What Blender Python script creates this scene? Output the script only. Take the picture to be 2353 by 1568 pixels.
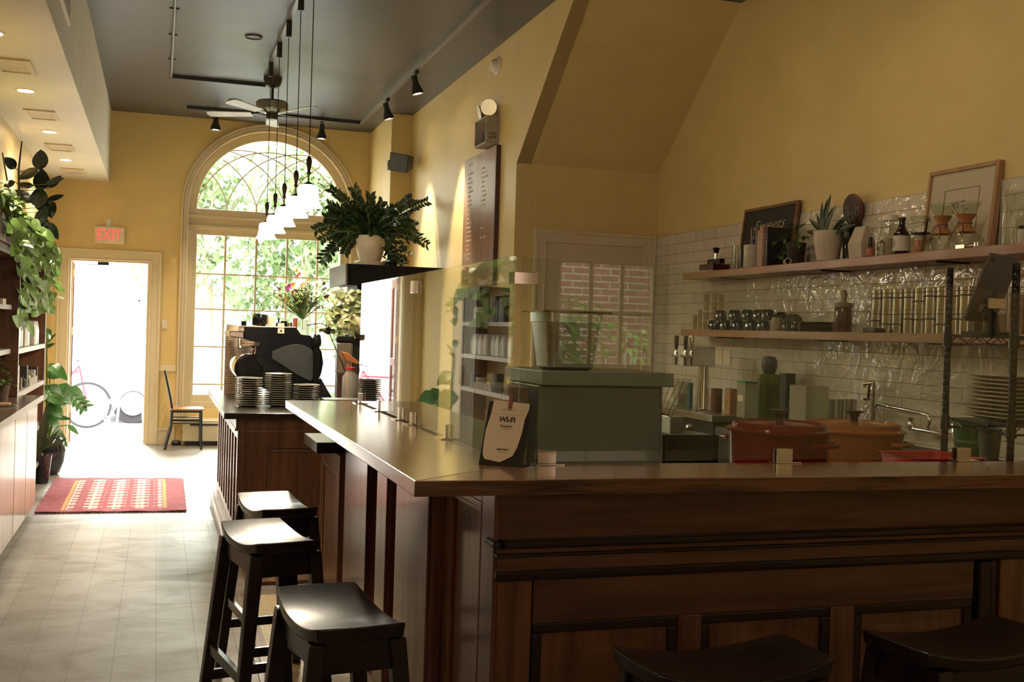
import bpy, math, random
from math import sin, cos, pi, radians as R
from mathutils import Vector as V, Matrix
random.seed(11)
S = bpy.context.scene
C = S.collection
for o in list(bpy.data.objects):
    bpy.data.objects.remove(o)
# ------------------------------------------------------------ camera
FPX = 2496.98
YAW, PIT, ROL, HC = 0.31497864, -0.00883676, 0.03063751, 1.45
fw = V((sin(YAW)*cos(PIT), cos(YAW)*cos(PIT), sin(PIT)))
rt0 = V((cos(YAW), -sin(YAW), 0)); up0 = rt0.cross(fw)
rt = rt0*cos(ROL)+up0*sin(ROL); up = -rt0*sin(ROL)+up0*cos(ROL)
cd = bpy.data.cameras.new('camera'); cam = bpy.data.objects.new('camera', cd); C.objects.link(cam)
cd.sensor_width = 36; cd.lens = 36*FPX/2353; cd.clip_start = .05; cd.clip_end = 200
m3 = Matrix((rt, up, -fw)).transposed()
cam.matrix_world = Matrix.Translation((0, 0, HC)) @ m3.to_4x4()
S.camera = cam
CAM = V((0, 0, HC))
def at(px, py, **k):
    d = fw + rt*((px-1176.5)/FPX) - up*((py-784)/FPX)
    (a, v), = k.items(); i = 'xyz'.index(a)
    return CAM + d*((v-CAM[i])/d[i])
# ------------------------------------------------------------ world, sun, exposure
S.view_settings.view_transform = 'Standard'; S.view_settings.look = 'None'
S.cycles.transparent_max_bounces = 32; S.view_settings.gamma = 1; S.view_settings.use_curve_mapping = False
S.view_settings.exposure = 1.3
w = bpy.data.worlds.new('sky'); S.world = w; w.use_nodes = True
bg = w.node_tree.nodes['Background']
bg.inputs[0].default_value = (1.0, .98, .93, 1); bg.inputs[1].default_value = 4.0
def lamp(name, kind, loc, energy, col=(1, .85, .62), aim=None, size=.1, spot=None, blend=.5, angle=None, sy=None):
    l = bpy.data.lights.new(name, kind); l.energy = energy; l.color = col
    o = bpy.data.objects.new(name, l); C.objects.link(o); o.location = loc
    if kind == 'AREA':
        l.size = size
        if sy: l.shape = 'RECTANGLE'; l.size_y = sy
    elif kind == 'SUN': l.angle = angle
    else: l.shadow_soft_size = size
    if spot: l.spot_size = spot; l.spot_blend = blend
    if aim is not None:
        o.rotation_euler = (V(aim)-V(loc)).to_track_quat('-Z', 'Y').to_euler()
    return o
# fill lamps added without fixtures, unseen above and behind the view
lamp('rear_fill', 'POINT', (1.2, -.6, 3.3), 1.8, (1, .84, .66), size=.15)
lamp('rear_fill', 'POINT', (-.2, 2.4, 3.5), 15, (1, .86, .68), size=.15)
lamp('kitchen_fill', 'POINT', (1.0, 3.1, 3.3), 12, (1, .82, .60), size=.12)  # added fill for the tiles and the bar top
lamp('kitchen_fill', 'POINT', (2.2, 5.2, 3.6), 1.2, (1, .76, .48), size=.12)
lamp('sun', 'SUN', (1, 20, 10), 8.5, (1, .98, .93), aim=(.6, 13, 5.2), angle=R(30))
# ------------------------------------------------------------ materials
MATS = {}
def nodes(name):
    m = bpy.data.materials.new(name); m.use_nodes = True
    nt = m.node_tree; b = nt.nodes['Principled BSDF']
    return m, nt, b
def lk(nt, a, b): nt.links.new(a, b)
def coords(nt, scale=(1, 1, 1), rot=(0, 0, 0)):
    t = nt.nodes.new('ShaderNodeTexCoord'); mp = nt.nodes.new('ShaderNodeMapping')
    mp.inputs['Scale'].default_value = scale; mp.inputs['Rotation'].default_value = rot
    lk(nt, t.outputs['Object'], mp.inputs[0]); return mp.outputs[0]
def noise(nt, vec, scale, detail=4, rough=.55, dist=0):
    n = nt.nodes.new('ShaderNodeTexNoise'); n.inputs['Scale'].default_value = scale
    n.inputs['Detail'].default_value = detail; n.inputs['Roughness'].default_value = rough
    n.inputs['Distortion'].default_value = dist
    lk(nt, vec, n.inputs['Vector']); return n
def ramp(nt, fac, stops):
    r = nt.nodes.new('ShaderNodeValToRGB'); el = r.color_ramp.elements
    while len(el) < len(stops): el.new(.5)
    for e, (p, c) in zip(el, stops): e.position = p; e.color = (*c, 1)
    lk(nt, fac, r.inputs[0]); return r.outputs[0]
def bumpn(nt, h, b, strength, dist=.01):
    n = nt.nodes.new('ShaderNodeBump'); n.inputs['Strength'].default_value = strength
    n.inputs['Distance'].default_value = dist
    lk(nt, h, n.inputs['Height']); lk(nt, n.outputs[0], b.inputs['Normal'])
def mul(c, k): return tuple(min(1, x*k) for x in c)
def mat(name, col, rough=.5, metal=0, var=.12, ns=9, bump=0, spec=.5, coat=0, emit=0, ecol=None, sub=0, dist=.005):
    if name in MATS: return MATS[name]
    m, nt, b = nodes(name)
    n = noise(nt, coords(nt), ns)
    c = ramp(nt, n.outputs['Fac'], [(.3, mul(col, 1-var)), (.7, mul(col, 1+var))])
    lk(nt, c, b.inputs['Base Color'])
    b.inputs['Roughness'].default_value = rough; b.inputs['Metallic'].default_value = metal
    b.inputs['Specular IOR Level'].default_value = spec; b.inputs['Coat Weight'].default_value = coat
    b.inputs['Coat Roughness'].default_value = .08
    if bump: bumpn(nt, n.outputs['Fac'], b, bump, dist)
    if emit:
        b.inputs['Emission Color'].default_value = (*(ecol or col), 1); b.inputs['Emission Strength'].default_value = emit
    MATS[name] = m; return m
def wood(name, c1, c2, axis='z', rough=.4, coat=0, fine=1.0, bump=.15, spec=.5):
    if name in MATS: return MATS[name]
    m, nt, b = nodes(name)
    sc = {'x': (.9, 14, 14), 'y': (14, .9, 14), 'z': (14, 14, .9)}[axis]
    v = coords(nt, tuple(s*fine for s in sc))
    n1 = noise(nt, v, 1.3, 5, .6, 1.2); n2 = noise(nt, v, 6, 6, .7, .3)
    wv = nt.nodes.new('ShaderNodeMath'); wv.operation = 'MULTIPLY_ADD'; wv.inputs[1].default_value = .35
    lk(nt, n2.outputs['Fac'], wv.inputs[0]); lk(nt, n1.outputs['Fac'], wv.inputs[2])
    c = ramp(nt, wv.outputs[0], [(.54, c1), (.67, tuple((a+b_)/2 for a, b_ in zip(c1, c2))), (.80, c2)])
    lk(nt, c, b.inputs['Base Color']); b.inputs['Roughness'].default_value = rough
    b.inputs['Coat Weight'].default_value = coat; b.inputs['Coat Roughness'].default_value = .12
    b.inputs['Specular IOR Level'].default_value = spec
    bumpn(nt, wv.outputs[0], b, bump, .003)
    MATS[name] = m; return m
def glassm(name, tint=(.93, .97, .94), ior=1.45, rough=0.0, body=0.0, bcol=(.8, .8, .8)):
    if name in MATS: return MATS[name]
    m = bpy.data.materials.new(name); m.use_nodes = True; nt = m.node_tree; nt.nodes.clear()
    out = nt.nodes.new('ShaderNodeOutputMaterial'); fr = nt.nodes.new('ShaderNodeFresnel'); ge = nt.nodes.new('ShaderNodeNewGeometry'); mr = nt.nodes.new('ShaderNodeMapRange')
    mr.inputs['To Min'].default_value = ior; mr.inputs['To Max'].default_value = 1/ior; nt.links.new(ge.outputs['Backfacing'], mr.inputs['Value']); nt.links.new(mr.outputs[0], fr.inputs[0])
    tr = nt.nodes.new('ShaderNodeBsdfTransparent'); tr.inputs[0].default_value = (*tint, 1)
    gl = nt.nodes.new('ShaderNodeBsdfGlossy'); gl.inputs['Roughness'].default_value = rough
    mx = nt.nodes.new('ShaderNodeMixShader'); lk(nt, fr.outputs[0], mx.inputs[0])
    src = tr.outputs[0]
    if body:
        df = nt.nodes.new('ShaderNodeBsdfDiffuse'); n = noise(nt, coords(nt), 6)
        lk(nt, ramp(nt, n.outputs['Fac'], [(.3, mul(bcol, .9)), (.7, bcol)]), df.inputs[0])
        m2 = nt.nodes.new('ShaderNodeMixShader'); m2.inputs[0].default_value = body
        lk(nt, tr.outputs[0], m2.inputs[1]); lk(nt, df.outputs[0], m2.inputs[2]); src = m2.outputs[0]
    lk(nt, src, mx.inputs[1]); lk(nt, gl.outputs[0], mx.inputs[2]); lk(nt, mx.outputs[0], out.inputs[0])
    MATS[name] = m; return m
# ------------------------------------------------------------ mesh builder
ORG = {}
class M:
    def __init__(s): s.v = []; s.f = []; s.mi = []; s.cur = 0
    def add(s, vs, fs):
        b = len(s.v); s.v += [tuple(x) for x in vs]
        for f in fs: s.f.append(tuple(b+i for i in f)); s.mi.append(s.cur)
        return s
    def box(s, x0, x1, y0, y1, z0, z1):
        vs = [(x, y, z) for x in (x0, x1) for y in (y0, y1) for z in (z0, z1)]
        return s.add(vs, [(0, 1, 3, 2), (4, 6, 7, 5), (0, 4, 5, 1), (2, 3, 7, 6), (0, 2, 6, 4), (1, 5, 7, 3)])
    def obox(s, c, sz, mt=None):
        mt = mt or Matrix.Identity(3); c = V(c); h = V(sz)/2
        vs = [c + mt @ V((x*h.x, y*h.y, z*h.z)) for x in (-1, 1) for y in (-1, 1) for z in (-1, 1)]
        return s.add(vs, [(0, 1, 3, 2), (4, 6, 7, 5), (0, 4, 5, 1), (2, 3, 7, 6), (0, 2, 6, 4), (1, 5, 7, 3)])
    def lathe(s, prof, n=20, c=(0, 0, 0), mt=None, sx=1, sy=1):
        c = V(c); vs = []
        for r, z in prof:
            for i in range(n):
                a = 2*pi*i/n; p = V((r*cos(a)*sx, r*sin(a)*sy, z))
                if mt: p = mt @ p
                vs.append(c+p)
        fs = [(j*n+i, j*n+(i+1) % n, (j+1)*n+(i+1) % n, (j+1)*n+i) for j in range(len(prof)-1) for i in range(n)]
        (ra, za), (rb, zb) = prof[0], prof[-1]
        if len(prof) > 3 and min(ra, rb) > 1e-5 and math.hypot(ra-rb, za-zb) < .35*max(p[0] for p in prof):      # closed ring
            L_ = (len(prof)-1)*n; return s.add(vs, fs+[(L_+i, L_+(i+1) % n, (i+1) % n, i) for i in range(n)])
        if prof[0][0] > 1e-5: fs.append(tuple(range(n-1, -1, -1)))
        if prof[-1][0] > 1e-5: fs.append(tuple((len(prof)-1)*n+i for i in range(n)))
        return s.add(vs, fs)
    def cyl(s, c, r, z0, z1, n=20, r2=None):
        return s.lathe([(r, z0), (r if r2 is None else r2, z1)], n, c)
    def rod(s, a, b, r, n=8, r2=None):
        return s.tube([a, b], [r, r if r2 is None else r2], n)
    def tube(s, pts, r, n=8, cap=True):
        pts = [V(p) for p in pts]; k = len(pts); rs = r if isinstance(r, (list, tuple)) else [r]*k
        vs = []; prev = None
        for i, p in enumerate(pts):
            t = (pts[min(i+1, k-1)]-pts[max(i-1, 0)])
            t = t.normalized() if t.length > 1e-9 else V((0, 0, 1))
            if prev is None:
                q = V((1, 0, 0)) if abs(t.x) < .9 else V((0, 1, 0))
                u = t.cross(q).normalized()
            else:
                u = (prev-t*prev.dot(t)); u = u.normalized() if u.length > 1e-6 else prev
            prev = u; w_ = t.cross(u)
            for j in range(n):
                a = 2*pi*j/n; vs.append(p+u*(rs[i]*cos(a))+w_*(rs[i]*sin(a)))
        fs = [(i*n+j, i*n+(j+1) % n, (i+1)*n+(j+1) % n, (i+1)*n+j) for i in range(k-1) for j in range(n)]
        if cap: fs += [tuple(range(n-1, -1, -1)), tuple((k-1)*n+j for j in range(n))]
        return s.add(vs, fs)
    def prism(s, poly, axis, a, b):
        def mk(p, q, w_): return {'x': (w_, p, q), 'y': (p, w_, q), 'z': (p, q, w_)}[axis]
        n = len(poly)
        vs = [mk(p, q, a) for p, q in poly]+[mk(p, q, b) for p, q in poly]
        return s.add(vs, [tuple(range(n))[::-1], tuple(range(n, 2*n))]+[(i, (i+1) % n, n+(i+1) % n, n+i) for i in range(n)])
    def quad(s, a, b, c, d): return s.add([a, b, c, d], [(0, 1, 2, 3)])
    def leaf(s, base, dr, up_, L, W, bend=.3, fold=.15, n=5, shape='oval'):
        base = V(base); dr = V(dr).normalized(); up_ = V(up_); sd = dr.cross(up_)
        sd = sd.normalized() if sd.length > 1e-5 else V((1, 0, 0)); u = sd.cross(dr).normalized()
        vs = []
        for i in range(n+1):
            t = i/n
            if shape == 'oval': wd = (sin(pi*min(1, t**.8)))**.75
            elif shape == 'heart': wd = (sin(pi*t**.55))**.7
            elif shape == 'blade': wd = min(1, .5+t*2)*(1-t**3)
            else: wd = sin(pi*t)**1.2
            if i in (0, n): wd = max(wd, .02)
            c = base+dr*(L*t)-u*(bend*L*t*t)
            vs += [c+sd*(W/2*wd)+u*(fold*W*wd), c, c-sd*(W/2*wd)+u*(fold*W*wd)]
        fs = []
        for i in range(n):
            a = i*3; fs += [(a, a+1, a+4, a+3), (a+1, a+2, a+5, a+4)]
        return s.add(vs, fs)
    def build(s, name, ms, parent=None, smooth=False, bevel=0, origin=None, seg=2):
        ms = ms if isinstance(ms, (list, tuple)) else [ms]
        if parent is not None: og = ORG[parent.name_full]
        elif origin is not None: og = V(origin)
        else:
            xs = [p[0] for p in s.v]; ys = [p[1] for p in s.v]; zs = [p[2] for p in s.v]
            og = V(((min(xs)+max(xs))/2, (min(ys)+max(ys))/2, min(zs)))
        me = bpy.data.meshes.new(name)
        me.from_pydata([(V(p)-og)[:] for p in s.v], [], s.f); me.update()
        for m_ in ms: me.materials.append(m_)
        for p, k in zip(me.polygons, s.mi): p.material_index = k; p.use_smooth = smooth
        bm_fix(me)
        if smooth:
            try: me.set_sharp_from_angle(angle=R(38))
            except Exception: pass
        o = bpy.data.objects.new(name, me); C.objects.link(o)
        if parent is not None: o.parent = parent
        else: o.location = og
        ORG[o.name_full] = og
        if bevel:
            b = o.modifiers.new('bevel', 'BEVEL'); b.width = bevel; b.segments = seg; b.limit_method = 'ANGLE'; b.angle_limit = R(35)
        return o
import bmesh
def bm_fix(me):
    b = bmesh.new(); b.from_mesh(me)
    bmesh.ops.recalc_face_normals(b, faces=b.faces); b.to_mesh(me); b.free()
def tag(o, label, cat, group=None, kind=None):
    o['label'] = label; o['category'] = cat
    if group: o['group'] = group
    if kind: o['kind'] = kind
    return o
def thing(name, label, cat, loc=(0, 0, 0), group=None):
    o = bpy.data.objects.new(name, None); C.objects.link(o); o.location = loc; o.empty_display_size = .1
    ORG[o.name_full] = V(loc)
    return tag(o, label, cat, group)
def struct(o): o['kind'] = 'structure'; return o
def dup(root, loc=None, rotz=None, label=None, group=None):
    def cp(o, par):
        c = o.copy(); C.objects.link(c); ORG[c.name_full] = ORG.get(o.name_full, V((0, 0, 0)))
        if par is not None: c.parent = par
        for ch in list(o.children): cp(ch, c)
        return c
    r = cp(root, None)
    if loc is not None: r.location = loc
    if rotz is not None: r.rotation_euler = (0, 0, rotz)
    if label: r['label'] = label
    if group: r['group'] = group
    return r
def textmesh(body, size, mt, name, parent, origin, rmat, font_shear=0, ext=.0006, align='CENTER', space=1.0, off=0):
    """raised lettering, converted to a mesh; placed at origin (world) with 3x3 rotation rmat"""
    cu = bpy.data.curves.new(name, 'FONT'); cu.body = body; cu.size = size; cu.align_x = align; cu.align_y = 'CENTER'
    cu.extrude = ext; cu.shear = font_shear; cu.space_character = space; cu.resolution_u = 3; cu.offset = off
    o = bpy.data.objects.new(name, cu); C.objects.link(o)
    dg = bpy.context.evaluated_depsgraph_get(); me = bpy.data.meshes.new_from_object(o.evaluated_get(dg))
    bpy.data.objects.remove(o)
    me.materials.clear(); me.materials.append(mt)
    og = ORG[parent.name_full]; T = Matrix.Translation(V(origin)-og) @ rmat.to_4x4()
    me.transform(T)
    r = bpy.data.objects.new(name, me); C.objects.link(r); r.parent = parent; ORG[r.name_full] = og
    return r
FACE_CAM = Matrix(((1, 0, 0), (0, 0, -1), (0, 1, 0)))      # text plane facing -Y
FACE_LEFT = Matrix(((0, 0, -1), (-1, 0, 0), (0, 1, 0)))    # text plane facing -X
def ordn(i):
    w_ = ['first', 'second', 'third', 'fourth', 'fifth', 'sixth', 'seventh', 'eighth', 'ninth', 'tenth', 'eleventh', 'twelfth', 'thirteenth', 'fourteenth', 'fifteenth', 'sixteenth', 'seventeenth', 'eighteenth', 'nineteenth', 'twentieth', 'twenty-first', 'twenty-second', 'twenty-third', 'twenty-fourth', 'twenty-fifth']
    return w_[i]
YF, ZC, XR, YB, XT, XL = 13.392, 3.857, 2.673, 8.226, 3.914, -1.224
# ------------------------------------------------------------ room materials
def paint(name, col, rough=.6, spec=.35, var=.05, bump=.12):
    if name in MATS: return MATS[name]
    m, nt, b = nodes(name); v = coords(nt)
    n = noise(nt, v, 2.2, 3); n2 = noise(nt, v, 90, 4)
    lk(nt, ramp(nt, n.outputs['Fac'], [(.3, mul(col, 1-var)), (.7, mul(col, 1+var))]), b.inputs['Base Color'])
    b.inputs['Roughness'].default_value = rough; b.inputs['Specular IOR Level'].default_value = spec
    bumpn(nt, n2.outputs['Fac'], b, bump, .002); MATS[name] = m; return m
OCH = paint('ochre_wall', (.68, .52, .225), .42, .4)
CREAM = paint('cream_trim', (.66, .56, .38), .32, .5, .03, .03)
SOFF = paint('cream_soffit', (.68, .65, .55), .5)
CEIL = paint('charcoal_ceiling', (.085, .08, .074), .40, .4, .1, .1)
STEEL = mat('brushed_steel', (.55, .54, .50), .28, 1, .06, 20, .04)
CHROME = mat('chrome', (.75, .74, .70), .08, 1, .02)
BLACKM = mat('black_metal', (.015, .014, .013), .35, .3, .1)
BLACKP = mat('black_plastic', (.012, .012, .013), .3, 0, .1)
WHITEP = mat('white_plastic', (.72, .68, .58), .4)
GLASS = glassm('pane_glass', ior=1.62)
JARG = glassm('jar_glass', (.92, .94, .9), 1.5)
PAPER = mat('paper', (.72, .62, .45), .8)
# floor of whitewashed boards
def floor_mat():
    m, nt, b = nodes('whitewashed_boards')
    t = nt.nodes.new('ShaderNodeTexCoord'); mp = nt.nodes.new('ShaderNodeMapping')
    mp.inputs['Rotation'].default_value = (0, 0, R(90)); mp.inputs['Location'].default_value = (.02, .145, 0)
    lk(nt, t.outputs['Object'], mp.inputs[0])
    br = nt.nodes.new('ShaderNodeTexBrick'); br.offset = .37
    for k, v_ in (('Scale', 1), ('Brick Width', 2.1), ('Row Height', .172), ('Mortar Size', .0022), ('Mortar Smooth', .2), ('Bias', -.2)): br.inputs[k].default_value = v_
    br.inputs['Color1'].default_value = (.215, .187, .15, 1); br.inputs['Color2'].default_value = (.18, .155, .125, 1)
    br.inputs['Mortar'].default_value = (.11, .09, .07, 1); lk(nt, mp.outputs[0], br.inputs['Vector'])
    v = coords(nt); n = noise(nt, coords(nt, (1.1, 2.1, 1), (0, 0, .3)), 1.9, 9, .66, .9); g = noise(nt, coords(nt, (12, 3, 3)), 3, 3)
    st = ramp(nt, n.outputs['Fac'], [(.34, (.62, .54, .46)), (.55, (1, 1, 1))])
    mx = nt.nodes.new('ShaderNodeMix'); mx.data_type = 'RGBA'; mx.blend_type = 'MULTIPLY'; mx.inputs[0].default_value = .75
    lk(nt, br.outputs['Color'], mx.inputs[6]); lk(nt, st, mx.inputs[7]); lk(nt, mx.outputs[2], b.inputs['Base Color'])
    lk(nt, ramp(nt, n.outputs['Fac'], [(.3, (.56,)*3), (.7, (.36,)*3)]), b.inputs['Roughness']); b.inputs['Specular IOR Level'].default_value = .35
    bumpn(nt, g.outputs['Fac'], b, .08, .002); return m
fl = M(); fl.box(-1.3, 4.0, -2.2, YF+.25, -.06, 0)
struct(fl.build('floor', floor_mat(), origin=(0, 0, 0)))
def tilefloor_mat():
    m, nt, b = nodes('patterned_tile'); v = coords(nt, (7.5, 7.5, 7.5))
    n = nt.nodes.new('ShaderNodeTexMagic'); n.turbulence_depth = 3; n.inputs['Scale'].default_value = 2.1; n.inputs['Distortion'].default_value = 1.7
    lk(nt, v, n.inputs[0])
    lk(nt, ramp(nt, n.outputs['Fac'], [(.36, (.50, .38, .19)), (.46, (.26, .18, .08)), (.56, (.50, .38, .19))]), b.inputs['Base Color'])
    b.inputs['Roughness'].default_value = .45; return m
t = M(); t.box(.50, .86, 2.2, 5.9, 0, .004)
struct(t.build('floor', tilefloor_mat(), origin=(0, 0, 0)))
DW = wood('dark_strip_wood', (.09, .045, .02), (.2, .1, .05), 'y')
t = M(); t.box(.50, .86, 6.13, 6.70, 0, .02).box(.455, .50, 2.2, 5.95, 0, .007).box(.43, .437, 2.2, 5.95, 0, .006)
struct(t.build('trim_1', DW))
# ceiling, soffit
c = M(); c.box(-1.3, 4.0, -2.2, YF+.2, ZC, ZC+.1); struct(c.build('ceiling', CEIL))
c = M(); c.box(-1.3, -.578, -2.2, YF, 3.034, ZC); struct(c.build('ceiling_soffit', SOFF))
# left, right, kitchen and rear walls
c = M(); c.box(XL-.1, XL, -2.2, YF+.2, 0, ZC); struct(c.build('wall_left', OCH))
poly = [(YF, 0), (YF, ZC), (6.95, ZC), (YB, 2.79), (YB, 0)]
c = M(); c.prism(poly, 'x', XR, XR+.12); struct(c.build('wall_right', OCH))
c = M(); c.box(2.435, XR, 12.07, YF, 0, ZC); struct(c.build('wall_pier', OCH, bevel=.004))
c = M(); c.box(XR+.12, XT, YB, YB+.12, 0, 2.83); struct(c.build('wall_alcove', OCH))
c = M(); c.prism([(6.95, ZC), (YB, 2.79), (YB+.12, 2.79), (YB+.12, 2.95), (7.05, ZC)], 'x', XR+.002, XT); struct(c.build('ceiling_slope', OCH))
c = M(); c.box(XT, XT+.12, -2.2, YB+.12, 0, ZC); struct(c.build('wall_kitchen', OCH))
# rear wall with two openings
c = M(); yr = -2.1
RW = [(2.95, 3.87, 1.15, 2.9), (2.52, 2.74, 1.1, 2.6), (-.6, 1.4, .9, 2.9)]
xs = [-1.224, -.6, 1.4, 2.52, 2.74, 2.95, 3.87, 3.914]
for a, b_ in zip(xs, xs[1:]):
    op = [r for r in RW if r[0] <= a+1e-6 and r[1] >= b_-1e-6]
    if op: z0, z1 = op[0][2:]; c.box(a, b_, yr-.15, yr, 0, z0).box(a, b_, yr-.15, yr, z1, ZC)
    else: c.box(a, b_, yr-.15, yr, 0, ZC)
struct(c.build('wall_rear', OCH))
def sash(name, x0, x1, y, z0, z1, nx, nz, fr=.05, mu=.022):
    f = M(); f.box(x0, x0+fr, y-.03, y+.03, z0, z1).box(x1-fr, x1, y-.03, y+.03, z0, z1)
    f.box(x0+fr, x1-fr, y-.03, y+.03, z0, z0+fr).box(x0+fr, x1-fr, y-.03, y+.03, z1-fr, z1)
    for i in range(1, nx): xx = x0+fr+(x1-x0-2*fr)*i/nx; f.box(xx-mu/2, xx+mu/2, y-.015, y+.015, z0+fr, z1-fr)
    for i in range(1, nz): zz = z0+fr+(z1-z0-2*fr)*i/nz; f.box(x0+fr, x1-fr, y-.014, y+.014, zz-mu/2, zz+mu/2)
    o = struct(f.build(name, CREAM)); g = M(); g.box(x0+fr, x1-fr, y-.003, y+.003, z0+fr, z1-fr); g.build('pane', GLASS, o)
    return o
sash('window_2', 2.95, 3.87, yr-.08, 1.15, 2.9, 3, 4, .06, .03)
sash('window_3', 2.52, 2.74, yr-.08, 1.1, 2.6, 1, 3)
sash('window_4', -.6, 1.4, yr-.08, .9, 2.9, 4, 4)
# ------------------------------------------------------------ far wall with door and arched window
DX0, DX1, DZ = -.985, -.10, 2.13
WX0, WX1, WZS = .305, 2.225, 2.80         # opening of the arched window, springing height
WC, WR = (WX0+WX1)/2, (WX1-WX0)/2
f = M(); y0, y1 = YF, YF+.2
f.box(XL, DX0, y0, y1, 0, ZC).box(DX0, DX1, y0, y1, DZ, ZC).box(DX1, WX0, y0, y1, 0, ZC).box(WX1, XR, y0, y1, 0, ZC)
f.box(WX0, WX1, y0, y1, 0, .42)
n = 32
for i in range(n):
    a0, a1 = pi*i/n, pi*(i+1)/n
    x_a, x_b = WC+WR*cos(a0), WC+WR*cos(a1); za, zb = WZS+WR*sin(a0), WZS+WR*sin(a1)
    vs = [(x_a, y0, za), (x_b, y0, zb), (x_b, y0, ZC), (x_a, y0, ZC), (x_a, y1, za), (x_b, y1, zb), (x_b, y1, ZC), (x_a, y1, ZC)]
    f.add(vs, [(0, 1, 2, 3), (5, 4, 7, 6), (0, 4, 5, 1)])
struct(f.build('wall_far', OCH))
# door casing
def casing(x0, x1, z1, y, wd, name, th=.035, z0=0):
    k = M()
    for w_, t_ in ((wd, th*.6), (wd*.62, th*.85), (wd*.2, th)):
        pass
    k.box(x0-wd, x0, y-th*.6, y, z0, z1+wd).box(x1, x1+wd, y-th*.6, y, z0, z1+wd).box(x0, x1, y-th*.6, y, z1, z1+wd)
    e = wd*.25   # raised outer band
    k.box(x0-wd, x0-wd+e, y-th, y-th*.6, z0, z1+wd).box(x1+wd-e, x1+wd, y-th, y-th*.6, z0, z1+wd).box(x0-wd+e, x1+wd-e, y-th, y-th*.6, z1+wd-e, z1+wd)
    e2 = wd*.14
    k.box(x0-e2, x0, y-th*.8, y-th*.6, z0, z1+e2).box(x1, x1+e2, y-th*.8, y-th*.6, z0, z1+e2).box(x0, x1, y-th*.8, y-th*.6, z1, z1+e2)
    return struct(k.build(name, CREAM, bevel=.004))
casing(DX0, DX1, DZ, YF, .12, 'trim_2')
j = M(); j.box(DX0, DX0+.02, YF, YF+.2, 0, DZ).box(DX1-.02, DX1, YF, YF+.2, 0, DZ).box(DX0+.02, DX1-.02, YF, YF+.2, DZ-.02, DZ)
j.box(DX0+.02, DX0+.035, YF+.14, YF+.16, 0, DZ-.02).box(DX1-.035, DX1-.02, YF+.14, YF+.16, 0, DZ-.02)
struct(j.build('trim_3', CREAM))
# open red door leaf, swung outside on the left jamb
DR = mat('dark_red_paint', (.16, .035, .03), .35, var=.06)
d = thing('door_1', 'x', 'door', (DX0+.03, YF+.2, 0)); del d['label']; del d['category']; struct(d)
k = M(); a = R(97)
def dl(u, v_, z): return (DX0+.045+u*cos(a)-v_*sin(a), YF+.205+u*sin(a)+v_*cos(a), z)
def dbox(k, u0, u1, v0, v1, z0, z1):
    k.add([dl(u, v_, z) for u in (u0, u1) for v_ in (v0, v1) for z in (z0, z1)], [(0, 1, 3, 2), (4, 6, 7, 5), (0, 4, 5, 1), (2, 3, 7, 6), (0, 2, 6, 4), (1, 5, 7, 3)])
dbox(k, 0, .12, 0, .042, .01, 2.09); dbox(k, .74, .86, 0, .042, .01, 2.09); dbox(k, .12, .74, 0, .042, .01, .3); dbox(k, .12, .74, 0, .042, 1.97, 2.09); dbox(k, .12, .74, 0, .042, .95, 1.05)
k.build('door_leaf', DR, d, bevel=.003)
k = M(); dbox(k, .12, .74, .018, .024, .3, .95); dbox(k, .12, .74, .018, .024, 1.05, 1.97); k.build('pane', GLASS, d)
for z in (.35, 1.25, 1.93):
    k = M(); k.cyl((DX0+.035, YF+.197, z), .009, 0, .09, 10); k.build('hinge', mat('brass', (.62, .42, .16), .25, 1), d)
k = M(); k.box(DX0+.3, DX0+.42, YF+.08, YF+.13, DZ-.055, DZ-.021).rod((DX0+.36, YF+.12, DZ-.05), (DX0+.18, YF+.3, DZ-.05), .006)
k.build('door_closer', BLACKM, d)
# arched window: casing, transom, tracery, sashes
w1 = thing('window_1', 'x', 'window', (WC, YF, .42)); del w1['label']; del w1['category']; struct(w1)
def ring(k, r0, r1, ya, yb, a0=0, a1=pi, n=48, c=(WC, WZS)):
    for i in range(n):
        p, q = a0+(a1-a0)*i/n, a0+(a1-a0)*(i+1)/n
        vs = []
        for an in (p, q):
            for r in (r0, r1):
                for y in (ya, yb): vs.append((c[0]+r*cos(an), y, c[1]+r*sin(an)))
        k.add(vs, [(0, 2, 6, 4), (1, 5, 7, 3), (0, 4, 5, 1), (2, 3, 7, 6)])
k = M()
for r0, r1, th in ((0, .08, .03), (.065, .085, .05), (.035, .05, .042), (0, .018, .04)):
    ring(k, WR+r0, WR+r1, YF-th, YF+.001)
    k.box(WX0-r1, WX0-r0, YF-th, YF, .30, WZS).box(WX1+r0, WX1+r1, YF-th, YF, .30, WZS)
k.box(WX0-.12, WX1+.12, YF-.09, YF, .26, .31)
k.build('casing', CREAM, w1, bevel=.003)
FY = YF+.10
k = M(); ring(k, WR-.095, WR, FY-.03, FY+.03); k.box(WX0, WX1, FY-.03, FY+.03, WZS-.26, WZS)      # fanlight frame and transom
k.box(WX0, WX0+.055, FY-.035, FY+.03, .42, WZS-.26).box(WX1-.055, WX1, FY-.035, FY+.03, .42, WZS-.26).box(WX0+.055, WX1-.055, FY-.035, FY+.03, .42, .50)
k.box(WX0, WX1, YF+.02, FY-.03, WZS-.12, WZS-.085).box(WX0, WX1, YF+.03, FY-.03, WZS-.235, WZS-.2)
k.build('frame', CREAM, w1, bevel=.004)
k = M(); ri = WR-.095; nb = 5; sp = 2*ri/nb; mu = .008
for i in range(1, nb): 
    x = WC-ri+sp*i; k.box(x-mu, x+mu, FY-.012, FY+.012, WZS, WZS+.06)
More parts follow.
